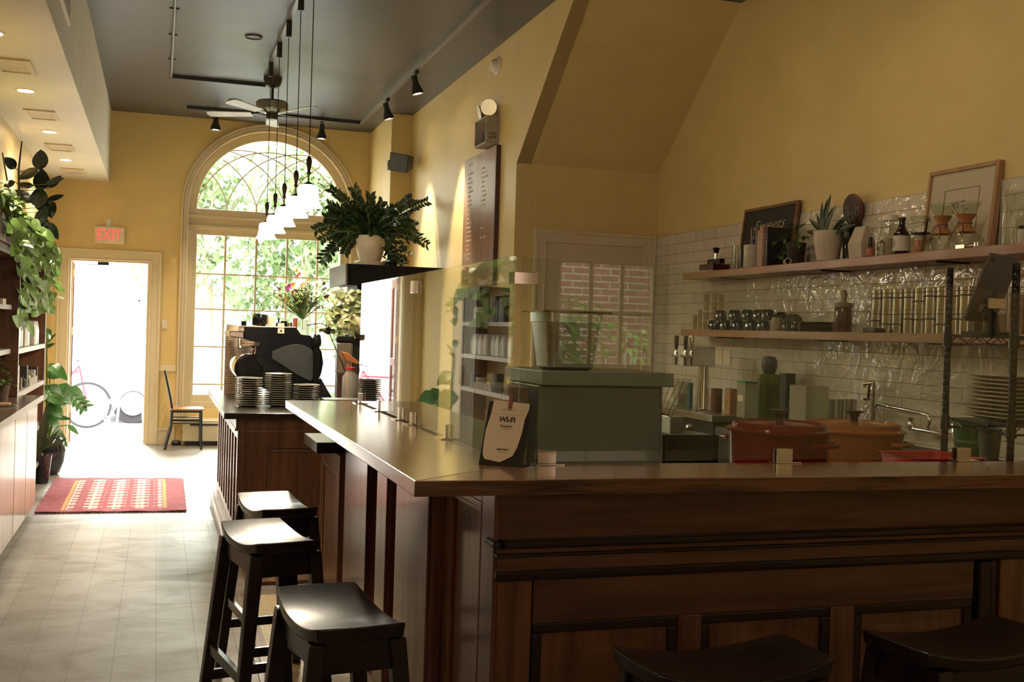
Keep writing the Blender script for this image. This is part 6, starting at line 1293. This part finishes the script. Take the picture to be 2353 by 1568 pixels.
# saucers
SAU = mat('saucer_dark', (.008, .008, .007), .25, spec=.4); SAR = mat('saucer_rim', (.42, .36, .26), .3)
protos = None
def saucer(x, y, z, l):
    global protos
    if protos is None:
        t = thing('saucer', l, 'saucer', (0, 0, 0), 'dark saucers stacked by the espresso machine')
        k = M(); k.lathe([(0, 0), (.042, 0), (.048, .003), (.082, .011), (.0865, .0137), (.082, .0137), (.048, .0055), (0, .004)], 28, (0, 0, 0)); k.build('dish', SAU, t, True)
        k = M(); k.lathe([(.085, .0105), (.0875, .011), (.0875, .014), (.0845, .0148), (.0825, .0137)], 28, (0, 0, 0)); k.build('rim', SAR, t, True); protos = t; t.location = (x, y, z); return t
    return dup(protos, (x, y, z), label=l)
for x, n_, l in ((.573, 13, 'left'), (.762, 15, 'tall middle'), (.951, 10, 'low right')):
    z = CZ
    for i in range(n_): saucer(x+rng.uniform(-.002, .002), 7.26+(x-.57)*.15, z, ordn(i)+' dark saucer upward in the '+l+' stack by the machine'); z += .0144
# grinder, jar, pots right of the machine
t = thing('coffee_grinder', 'black lidded steel coffee grinder right of the espresso machine', 'grinder', (1.15, 7.95, CZ)); gy = 7.95
gc = at(789, 790, y=gy); zt1, zt2 = at(789, 773, y=gy).z, at(789, 787, y=gy).z
k = M(); k.box(gc.x-.06, gc.x+.075, gy-.06, gy+.07, zt2, zt1); k.build('lid', BLG, t, bevel=.012)
k = M(); k.box(gc.x-.05, gc.x+.06, gy-.05, gy+.06, 1.10, zt2); k.build('body', STEEL, t, bevel=.01); k = M(); k.box(gc.x-.045, gc.x+.055, gy-.05, gy+.06, CZ, 1.10); k.build('base', mat('grinder_dark', (.06, .03, .02), .3), t, bevel=.006)
k = M(); k.tube([at(765, 745, y=gy-.1), at(785, 743, y=gy-.1), at(805, 750, y=gy-.1), at(835, 880, y=gy-.2)], .004, 6); tag(k.build('bar_rod', CHROME, smooth=True), 'thin bent chrome rod crossing the grinder', 'rod') if False else None
t = thing('gooseneck_tool', 'black headed tool on a thin steel arm beside the grinder', 'tool', (1.1, 7.75, CZ)); k = M(); gy2 = 7.75; k.tube([at(705, 748, y=gy2), at(735, 743, y=gy2), at(748, 748, y=gy2), at(756, 764, y=gy2), at(797, 862, y=gy2), V((at(797, 862, y=gy2).x+.01, gy2, CZ))], .0035, 6); k.build('arm', CHROME, t, True)
k = M(); k.lathe([(0, -.03), (.018, -.02), (.018, .02), (0, .03)], 14, at(754, 760, y=gy2)); k.build('head', BLG, t, True)
p = at(729, 780, y=7.85); k = M(); k.lathe([(0, p.z-.05), (.03, p.z-.05), (.034, p.z-.02), (.028, p.z+.02), (.02, p.z+.035), (0, p.z+.036)], 18, (p.x, 7.87, 0)); k.cyl((p.x, 7.87, 0), .022, CZ, p.z-.05, 14); tag(k.build('coffee_dispenser', BLG, smooth=True), 'small black domed doser left of the grinder', 'doser')
t = thing('glass_jar', 'round glass jar with a red lid at the counter end', 'jar', (1.15, 7.4, CZ)); jy = 7.4; jc = at(806, 870, y=jy); zj1 = at(806, 850, y=jy).z
k = M(); k.lathe([(0, CZ), (.055, CZ), (.06, CZ+.02), (.058, zj1-.05), (.03, zj1-.008), (.03, zj1)], 24, (jc.x, jy, 0)); k.build('vessel', glassm('cloudy_jar', (.92, .93, .9), 1.45, .1, .35, (.6, .56, .48)), t, True)
k = M(); k.lathe([(0, zj1), (.036, zj1), (.036, zj1+.018), (0, zj1+.018)], 24, (jc.x, jy, 0)); k.build('lid', mat('red_lid', (.45, .03, .03), .4), t, True)
t = thing('drip_tray', 'perforated steel drawer right of the espresso machine foot', 'steel box', (1.05, 7.15, CZ)); a_, b_ = at(742, 905, y=7.15).x, at(832, 905, y=7.15).x; k = M(); k.box(a_, b_, 7.1, 7.28, CZ, CZ+.06); k.build('box', STEEL, t, bevel=.004)
k = M()
for i in range(4):
    for j_ in range(3): k.cyl((b_-.10+i*.022, 7.099, 0), .0, 0, 0, 3) if False else k.box(b_-.10+i*.022, b_-.092+i*.022, 7.098, 7.10, CZ+.012+j_*.014, CZ+.019+j_*.014)
k.build('holes', BLACKM, t)
t = thing('wooden_scoop', 'orange brown wooden scoop leaning behind the red lidded jar', 'scoop', (1.2  , 7.72, CZ)); k = M(); q = [at(a, b, y=7.72) for a, b in ((783, 808), (800, 812), (815, 824), (826, 834), (820, 838), (795, 830))]
k.prism([(p.x, p.z) for p in q], 'y', 7.70, 7.74); k.build('bowl', mat('scoop_wood', (.35, .13, .04), .4), t, bevel=.006); k = M(); k.tube([at(800, 836, y=7.72), V((at(800, 836, y=7.72).x  , 7.72, CZ))], .01, 8); k.build('handle', mat('scoop_wood', (.35, .13, .04), .4), t)
t = thing('back_shelf_unit', 'dark shelf unit holding the beige plant bowl behind the counter', 'shelf unit', (1.6, 9.1, 0)); sh = at(800, 770, y=9.1); zsh = sh.z
k = M(); k.box(sh.x-.08, 1.74, 8.97, 9.3, zsh-.03, zsh); k.build('shelf_board', BLACKM, t); k = M(); k.box(sh.x-.05, 1.72, 9.0, 9.28, .0, zsh-.03); k.build('body', BLACKM, t)
t = thing('potted_plant', 'variegated trailing plant in a wide beige bowl behind the counter', 'potted plant', (1.66, 9.12, zsh)); bc_ = at(833, 750, y=9.12); zr_ = at(815, 729, y=9.12).z; rb = (bc_-at(788, 750, y=9.12)).length
BEI = mat('beige_pot', (.60, .45, .26), .5)
k = M(); k.lathe([(0, zsh), (rb*.55, zsh+.0), (rb*.8, zsh+.03), (rb, zr_-.03), (rb, zr_), (rb*.95, zr_), (rb*.9, zr_-.03), (0, zr_-.03)], 32, (bc_.x, 9.12, 0)); k.build('pot', BEI, t, True)
k = M(); s_ = M(); hv = M()
for i in range(230):
    px = rng.uniform(752, 835); py = 722-rng.random()**1.2*54 if px > 775 else rng.uniform(690, 760); p = at(px, py, y=9.12+rng.uniform(-.15, .15)); (k if rng.random() < .75 else hv).leaf(p, (rng.uniform(-1, 1), rng.uniform(-1, .3), rng.uniform(-1, .5)), (0, -1, 1), rng.uniform(.04, .075), rng.uniform(.035, .06), .25, .06, 4, 'heart')
for vn in (((790, 735), (772, 760), (755, 755), (728, 752)), ((800, 735), (785, 760), (782, 800), (778, 830)), ((810, 735), (795, 800), (790, 820))):
    pts = [at(a, b, y=8.95) for a, b in vn]; s_.tube(pts, .003, 5)
    for a, b in zip(pts, pts[1:]):
        for q in range(5): k.leaf(a.lerp(b, q/5), (rng.uniform(-1, 1), -.5, rng.uniform(-1, .3)), (0, -1, 1), .06, .05, .25, .06, 4, 'heart')
k.build('leaves', mat('variegated_leaf', (.17, .19, .07), .45, var=.6, ns=25), t); hv.build('pale_leaves', mat('pale_variegated', (.42, .42, .24), .45, var=.4, ns=25), t); s_.build('vines', GRN, t)
# zz plant on the tall cabinet
zy = 10.75; zc_ = 2.055; pz0 = at(853, 603, y=zy).z; t = thing('zz_plant', 'big glossy dark green plant in a white pot on the tall black cupboard', 'potted plant', (2.0, zy, zc_))
pc_ = at(851, 570, y=zy); mpp = (pc_-CAM).dot(fw)/FPX; zt_p = at(851, 543, y=zy).z; zb_p = zc_+.045; rp = 34*mpp; WPOT = mat('white_pot', (.66, .58, .44), .45)
k = M(); k.lathe([(0, zb_p), (rp*.66, zb_p), (rp*.74, zb_p+.01), (rp*.93, zb_p+.12), (rp, zt_p), (rp*.93, zt_p), (rp*.88, zt_p-.02), (0, zt_p-.02)], 36, (pc_.x, zy, 0)); k.build('pot', WPOT, t, True)
k = M(); k.lathe([(0, zc_), (rp*.95, zc_), (rp*1.05, zc_+.04), (rp*1.0, zc_+.045), (0, zc_+.042)], 36, (pc_.x, zy, 0)); k.build('saucer', WPOT, t, True)
ZZ = mat('zz_leaf', (.018, .042, .014), .18, var=.5, ns=9, coat=.3); k = M(); s_ = M(); base = V((pc_.x, zy, zt_p-.02))
tips = [(722, 530), (757, 432), (775, 445), (752, 470), (812, 432), (852, 448), (880, 462), (947, 455), (986, 462), (985, 565), (965, 545), (735, 600), (760, 580), (790, 585), (745, 500), (735, 555), (820, 460), (905, 478), (940, 500), (955, 520), (900, 560), (905, 600), (780, 500), (765, 540), (840, 470), (870, 490), (925, 530), (740, 610)]
for i, (px, py) in enumerate(tips+[(rng.uniform(740, 950), rng.uniform(470, 560)) for _ in range(16)]):
    dy = rng.uniform(-.30, .22); tip = at(px, py, y=zy+dy); mid = base.lerp(tip, .5)+V((0, 0, .10+.10*(tip.z < base.z+.15)))
    if tip.z < base.z: mid.z = base.z+.14
    pts = [base+rl(.03)]; 
    for q in range(1, 11):
        u_ = q/10; pts.append(base*(1-u_)**2+mid*2*u_*(1-u_)+tip*u_*u_)
    s_.tube(pts, [.007*(1-q*.07) for q in range(11)], 6)
    for q in range(2, 11):
        d_ = (pts[q]-pts[q-1]).normalized(); sd = d_.cross(V((rng.uniform(-.3, .3), -1, .2))).normalized(); n_ = d_.cross(sd)
        for s in (-1, 1):
            for h_ in (0, .5):
                k.leaf(pts[q-1].lerp(pts[q], h_), d_*.75+sd*s*.8+n_*rng.uniform(-.2, .3), n_, rng.uniform(.06, .085), rng.uniform(.026, .036), .15, .12, 4, 'oval')
k.build('leaves', ZZ, t); s_.build('stems', GRN, t)
t = thing('potted_plant', 'smaller leafy plant in a dark pot right of the white pot', 'potted plant', (2.25, 10.7, 2.055)); sp_c = at(903, 585, y=10.7)
k = M(); k.lathe([(0, 2.0551), (.045, 2.0551), (.06, 2.16), (.052, 2.16), (0, 2.15)], 20, (sp_c.x, 10.7, 0)); k.build('pot', BLKG, t, True); k = M()
for i in range(120): px = rng.uniform(885, 935); py = rng.uniform(535, 605); k.leaf(at(px, py, y=10.7+rng.uniform(-.15, .1)), (rng.uniform(-1, 1), rng.uniform(-1, .5), rng.uniform(-1, .6)), (0, -1, 1), .06, .035, .2, .08, 4, 'oval')
k.build('leaves', DGRN, t)
for px, l in ((888, 'small cream pot behind the plants, left of two'), (925, 'small cream pot behind the plants, right of two')):
    c_ = at(px, 600, y=10.95); k = M(); k.lathe([(0, 2.0551), (.035, 2.0551), (.045, 2.13), (.04, 2.13), (0, 2.12)], 20, (c_.x, 10.95, 0)); tag(k.build('small_pot', CPOT, smooth=True), l, 'pot', 'small cream pots on the black cupboard')
# chalkboards hanging left of the cupboard
sx = at(776, 640, y=10.35).x
t = thing('chalkboard', 'grey chalkboard menu hanging left of the black cupboard', 'chalkboard', (sx, 10.35, 1.8)); q = [at(757, 618, y=10.75), at(794, 607, y=10.35), at(794, 652, y=10.35), at(757, 662, y=10.75)]
k = M(); k.add([p for p in q]+[p+V((.02, .01, 0)) for p in q], [(0, 1, 2, 3), (7, 6, 5, 4), (0, 4, 5, 1), (1, 5, 6, 2), (2, 6, 7, 3), (3, 7, 4, 0)]); k.build('slate', mat('grey_slate', (.13, .15, .15), .5), t)
k = M()
for i in range(5): u_ = .2+.1*i; a_ = q[0].lerp(q[1], .25).lerp(q[3].lerp(q[2], .25), u_); b_ = q[0].lerp(q[1], .6+.05*(i % 3)).lerp(q[3].lerp(q[2], .6+.05*(i % 3)), u_); k.tube([a_-V((.004, .004, 0)), a_.lerp(b_, .5)-V((.004, .004, .004)), b_-V((.004, .004, 0))], .0018, 4)
k.build('chalk_marks', CHALK, t)
t = thing('notice', 'white handwritten notice strip below the grey chalkboard', 'notice', (sx, 10.3, 1.7)); q = [at(760, 667, y=10.72), at(797, 659, y=10.33), at(797, 672, y=10.33), at(760, 682, y=10.72)]
k = M(); k.add([p for p in q]+[p+V((.008, .004, 0)) for p in q], [(0, 1, 2, 3), (7, 6, 5, 4), (0, 4, 5, 1), (1, 5, 6, 2), (2, 6, 7, 3), (3, 7, 4, 0)]); k.build('paper_strip', WHITEP, t)
k = M()
for i in range(7): a_ = q[0].lerp(q[1], .12+.11*i)-V((.004, .004, .012)); k.tube([a_, a_-V((.003, .01, .022)), a_+V((0, -.02, -.01))], .003, 4)
k.build('handwriting', INK, t)
# ------------------------------------------------------------ street outside
PAVE = paint('pale_pavement', (.62, .60, .55), .8); ASPH = paint('road', (.42, .42, .42), .8)
k = M(); k.box(-14, 16, YF+.2, 17.0, -.16, -.10); struct(k.build('floor', PAVE))
k = M(); k.box(DX0-.1, DX1+.1, YF+.2, YF+.55, -.10, -.01); struct(k.build('trim_6', PAVE))
k = M(); k.box(-14, 16, 17.0, 25, -.24, -.2); struct(k.build('floor', ASPH)); k = M(); k.box(-14, 16, 25, 29, -.16, -.1); struct(k.build('floor', PAVE))
PALE = paint('pale_stone', (.72, .70, .64), .8); BLUEG = paint('pale_blue_trim', (.50, .56, .58), .7); WGL = mat('window_dark', (.30, .34, .36), .2)
b = thing('townhouse', 'pale stone house across the street seen through the open door', 'house', (-.5, 29, 0))
k = M(); k.box(-9, 3.2, 29, 33, -.1, 6.2); k.build('wall', PALE, b)
def w4(px, py): return at(px, py, y=28.95)
for x0, x1, y0, y1 in ((262, 345, 655, 662), (262, 345, 678, 684)): p, q = w4(x0, y0), w4(x1, y1); k = M(); k.box(p.x, q.x+1, 28.85, 29, q.z, p.z); k.build('cornice', BLUEG, b)
p = w4(323, 637); k = M(); ringp = [(p.x+.32*cos(a), p.z+.32*sin(a)) for a in [2*pi*i/24 for i in range(24)]]; k.prism(ringp, 'y', 28.9, 29); k.build('medallion', BLUEG, b)
for (a0, b0, a1, b1) in ((270, 690, 283, 785), (283, 688, 345, 694), (292, 694, 298, 785), (318, 690, 320, 785)): p, q = w4(a0, b0), w4(a1, b1); k = M(); k.box(p.x, q.x, 28.88, 29, q.z, p.z); k.build('door_surround', BLUEG, b)
b = thing('townhouse', 'pale house across the street behind the trees with grey windows', 'house', (6, 29, 0)); k = M(); k.box(3.25, 16, 29.2, 33, -.1, 5.0); k.build('wall', PALE, b)
for px, py, w_, h_ in ((570, 700, 10, 24), (570, 740, 10, 16), (660, 704, 22, 8), (690, 760, 20, 30), (640, 760, 24, 30)):
    p, q = at(px-w_/2, py-h_/2, y=29.15), at(px+w_/2, py+h_/2, y=29.15); k = M(); k.box(p.x, q.x, 29.15, 29.2, q.z, p.z); k.build('window', WGL, b)
# street trees
TL_ = mat('tree_leaf', (.30, .40, .20), .5, var=.3, ns=1.5); TB_ = mat('bark', (.42, .38, .32), .9, bump=.5)
def tree(x, y, zb, zc, rx, rz, n, label, seed, sz=.20):
    rng = random.Random(seed); t = thing('street_tree', label, 'tree', (x, y, zb), 'street trees outside the arched window'); k = M(); k.tube([(x, y, zb), (x+.05, y, 1.2), (x, y, zc-.3)], [.14, .11, .07], 10)
    for i in range(9): a = i*2.4; k.tube([(x, y, zc-rz*.6), (x+rx*.4*cos(a), y+rx*.3*sin(a), zc), (x+rx*.8*cos(a), y+rx*.6*sin(a), zc+rz*.5*sin(i))], [.04, .025, .01], 6)
    k.build('trunk', TB_, t, True); k = M()
    cl = [(V((rng.gauss(0, .5)*rx, rng.gauss(0, .45)*rx, rng.gauss(0, .5)*rz)), rng.uniform(.25, .6)) for _ in range(26)]
    for i in range(n):
        c_, r_ = rng.choice(cl); p = V((x, y, zc))+c_+V((rng.gauss(0, 1), rng.gauss(0, 1), rng.gauss(0, 1)))*r_*.55; k.leaf(p, (rng.uniform(-1, 1), rng.uniform(-1, 1), rng.uniform(-1, .4)), (0, -.4, 1), sz*rng.uniform(.7, 1.3), sz*.6, .2, .1, 2, 'oval')
    k.build('crown', TL_, t)
tree(2.7, 21.5, -.1, 3.6, 1.9, 1.8, 5200, 'leafy green street tree filling the middle of the arched window', 1)
tree(.9, 22.5, -.1, 3.9, 1.4, 1.7, 3200, 'pale leafy tree seen in the left part of the arched window', 2)
tree(4.2, 20.5, -.1, 3.5, 1.2, 1.6, 3000, 'green tree seen behind the right edge of the arched window', 3)
# parked car, bicycle wheel side and folding table by the door
CARB = mat('car_blue', (.30, .34, .50), .25, .2, coat=.6); CARG = mat('car_glass', (.4, .45, .5), .1)
cr = thing('parked_car', 'dark blue car parked across the doorway, only its front showing', 'car', (.6, 19.2, -.2)); cy0, cy1 = 18.3, 20.0
prof = [(-1.0, .22), (-1.0, .60), (-.92, .70), (-.2, .82), (.25, 1.22), (1.4, 1.30), (2.2, 1.22), (2.9, .86), (3.2, .82), (3.25, .25)]
k = M(); k.prism([(x, z-.2) for x, z in prof], 'y', cy0, cy1); k.build('car_body', CARB, cr, bevel=.06, seg=3)
k = M(); k.prism([(.05, .70), (.32, .98), (1.35, 1.05), (2.1, .98), (2.5, .70)], 'y', cy0-.012, cy1+.012); k.build('side_window', CARG, cr)
for x in (-.35, 2.45):
    for yy in (cy0, cy1-.2): k = M(); k.lathe([(0, 0), (.19, 0), (.21, .03), (.31, .03), (.32, .06), (.32, .18), (0, .2)], 28, (x, yy-.02, .115), Matrix.Rotation(R(-90), 3, 'X')); w_ = k.build('wheel', mat('tyre', (.03, .03, .035), .7), cr, True); k = M(); k.lathe([(0, -.012), (.17, -.01), (.19, -.004)], 24, (x, yy-.02, .115), Matrix.Rotation(R(-90), 3, 'X')); k.build('hubcap', STEEL, w_, True)
k = M(); k.box(-1.03, -1.0, cy0+.3, cy1-.3, .1, .3)
for i in range(5): k.box(-1.04, -1.03, cy0+.3, cy1-.3, .11+i*.04, .13+i*.04)
k.build('grille', CHROME, cr); k = M(); k.box(-.98, -.7, cy0-.01, cy0+.2, .36, .46); k.build('headlight', WHITEP, cr)
bi = thing('bicycle', 'bicycle leaning outside left of the doorway', 'bicycle', (-.9, 16.4, -.1)); BKF = mat('bike_red', (.30, .04, .08), .35)
wc = at(200, 935, y=16.4); rw = .31
for dx in (0, -.98):
    k = M(); k.tube([(wc.x+dx+rw*cos(a), 16.4, -.1+rw+.02+rw*sin(a)) for a in [2*pi*i/36 for i in range(37)]], .019, 8, False); w_ = k.build('wheel', mat('tyre', (.03, .03, .035), .7), bi, True)
    k = M()
    for i in range(14): a = 2*pi*i/14; k.rod((wc.x+dx, 16.4, -.08+rw), (wc.x+dx+rw*cos(a), 16.4, -.08+rw+rw*sin(a)), .0015, 4)
    k.build('spokes', CHROME, w_)
zc = -.08+rw; k = M(); A_, B_, C_, D_ = V((wc.x, 16.4, zc)), V((wc.x-.12, 16.4, zc+.55)), V((wc.x-.55, 16.4, zc-.02)), V((wc.x-.68, 16.4, zc+.45)); E_ = V((wc.x-.98, 16.4, zc))
for p, q in ((A_, B_), (B_, C_), (B_-V((0, 0, .08)), D_), (C_, D_), (C_, E_), (D_, E_)): k.rod(p, q, .014)
k.build('frame', BKF, bi); k = M(); k.box(D_.x-.12, D_.x+.1, 16.34, 16.46, D_.z+.1, D_.z+.14); k.rod(D_, D_+V((0, 0, .1)), .012); k.build('saddle', BLACKP, bi); k = M(); k.tube([B_+V((0, -.25, .08)), B_+V((0, 0, .1)), B_+V((0, .25, .08))], .012, 6); k.build('handlebar', BLACKM, bi)
ft = thing('folding_table', 'white folding table with crossed legs on the pavement outside the door', 'table', (-.6, 14.6, -.1)); WM = mat('white_metal', (.75, .75, .72), .4); yt = 15.0
a_, b_ = at(222, 925, y=yt), at(272, 925, y=yt)
k = M(); k.box(a_.x-.05, b_.x+.05, yt-.3, yt+.3, .37, .39); k.build('tabletop', WM, ft)
for yy in (yt-.26, yt+.26):
    for s in (0, 1): k = M(); k.rod((a_.x if s else b_.x, yy+.02*s, -.1), (b_.x if s else a_.x, yy+.02*s, .37), .012); k.build('leg', WM, ft)
t = thing('garden_chair', 'white metal chair frame on the pavement outside the door', 'chair', (-.3, 15.0, -.1)); a_ = at(300, 940, y=15.2)
for dx in (-.18, .18):
    for yy in (15.0, 15.36): k = M(); k.rod((a_.x+dx, yy, -.1), (a_.x+dx*.8, yy, .33), .011); k.build('leg', WM, t)
k = M(); k.box(a_.x-.19, a_.x+.19, 15.0, 15.36, .33, .35); k.build('seat', WM, t); k = M(); k.tube([(a_.x+.17, 15.0, .35), (a_.x+.22, 15.0, .74), (a_.x+.22, 15.36, .74), (a_.x+.17, 15.36, .35)], .011, 6); k.build('backrest', WM, t)
# ------------------------------------------------------------ yard behind the rear windows
BRK = None
def brick_mat():
    m, nt, b = nodes('yard_brick'); t_ = nt.nodes.new('ShaderNodeTexCoord'); s = nt.nodes.new('ShaderNodeSeparateXYZ'); c = nt.nodes.new('ShaderNodeCombineXYZ'); lk(nt, t_.outputs['Object'], s.inputs[0]); lk(nt, s.outputs[0], c.inputs[0]); lk(nt, s.outputs[2], c.inputs[1])
    br = nt.nodes.new('ShaderNodeTexBrick'); lk(nt, c.outputs[0], br.inputs['Vector'])
    for k_, v_ in (('Scale', 1), ('Brick Width', .22), ('Row Height', .075), ('Mortar Size', .008)): br.inputs[k_].default_value = v_
    br.inputs['Color1'].default_value = (.20, .07, .045, 1); br.inputs['Color2'].default_value = (.14, .055, .04, 1); br.inputs['Mortar'].default_value = (.3, .27, .23, 1)
    lk(nt, br.outputs['Color'], b.inputs['Base Color']); b.inputs['Roughness'].default_value = .9; return m
k = M(); k.box(-4, 9, -5.4, -5.2, -.2, 6.5).box(5.2, 5.4, -5.2, -2.3, -.2, 4.5); struct(k.build('wall_yard', brick_mat(), origin=(0, -5.4, 0)))
k = M(); k.box(-4, 9, -5.2, -2.26, -.2, -.05); struct(k.build('floor', PAVE))
BUSH = mat('bush_leaf', (.14, .30, .06), .4, var=.4, ns=3)
for i, (x, y, h_, n_, l) in enumerate(((3.15, -3.2, 1.75, 500, 'broad leaved green shrub in the yard behind the rear window, left'), (4.05, -3.4, 1.6, 420, 'ivy covered shrub in the yard behind the rear window, right'))):
    t = thing('garden_shrub', l, 'shrub', (x, y, -.05)); rng = random.Random(40+i); s_ = M(); k = M()
    for q in range(8): s_.tube([(x, y, -.05), (x+rng.uniform(-.3, .3), y+rng.uniform(-.2, .2), h_*.8)], .012, 6)
    for q in range(n_):
        a = rng.uniform(0, 2*pi); r_ = .62*rng.random()**.5; z = rng.uniform(.3, h_); k.leaf((x+r_*cos(a), y+r_*sin(a)*.8, z), (cos(a), sin(a), rng.uniform(-.6, .5)), (0, 0, 1), rng.uniform(.12, .24) if i == 0 else .09, .10 if i == 0 else .06, .35, .08, 4, 'heart')
    s_.build('stems', TB_, t); k.build('leaves', BUSH, t)
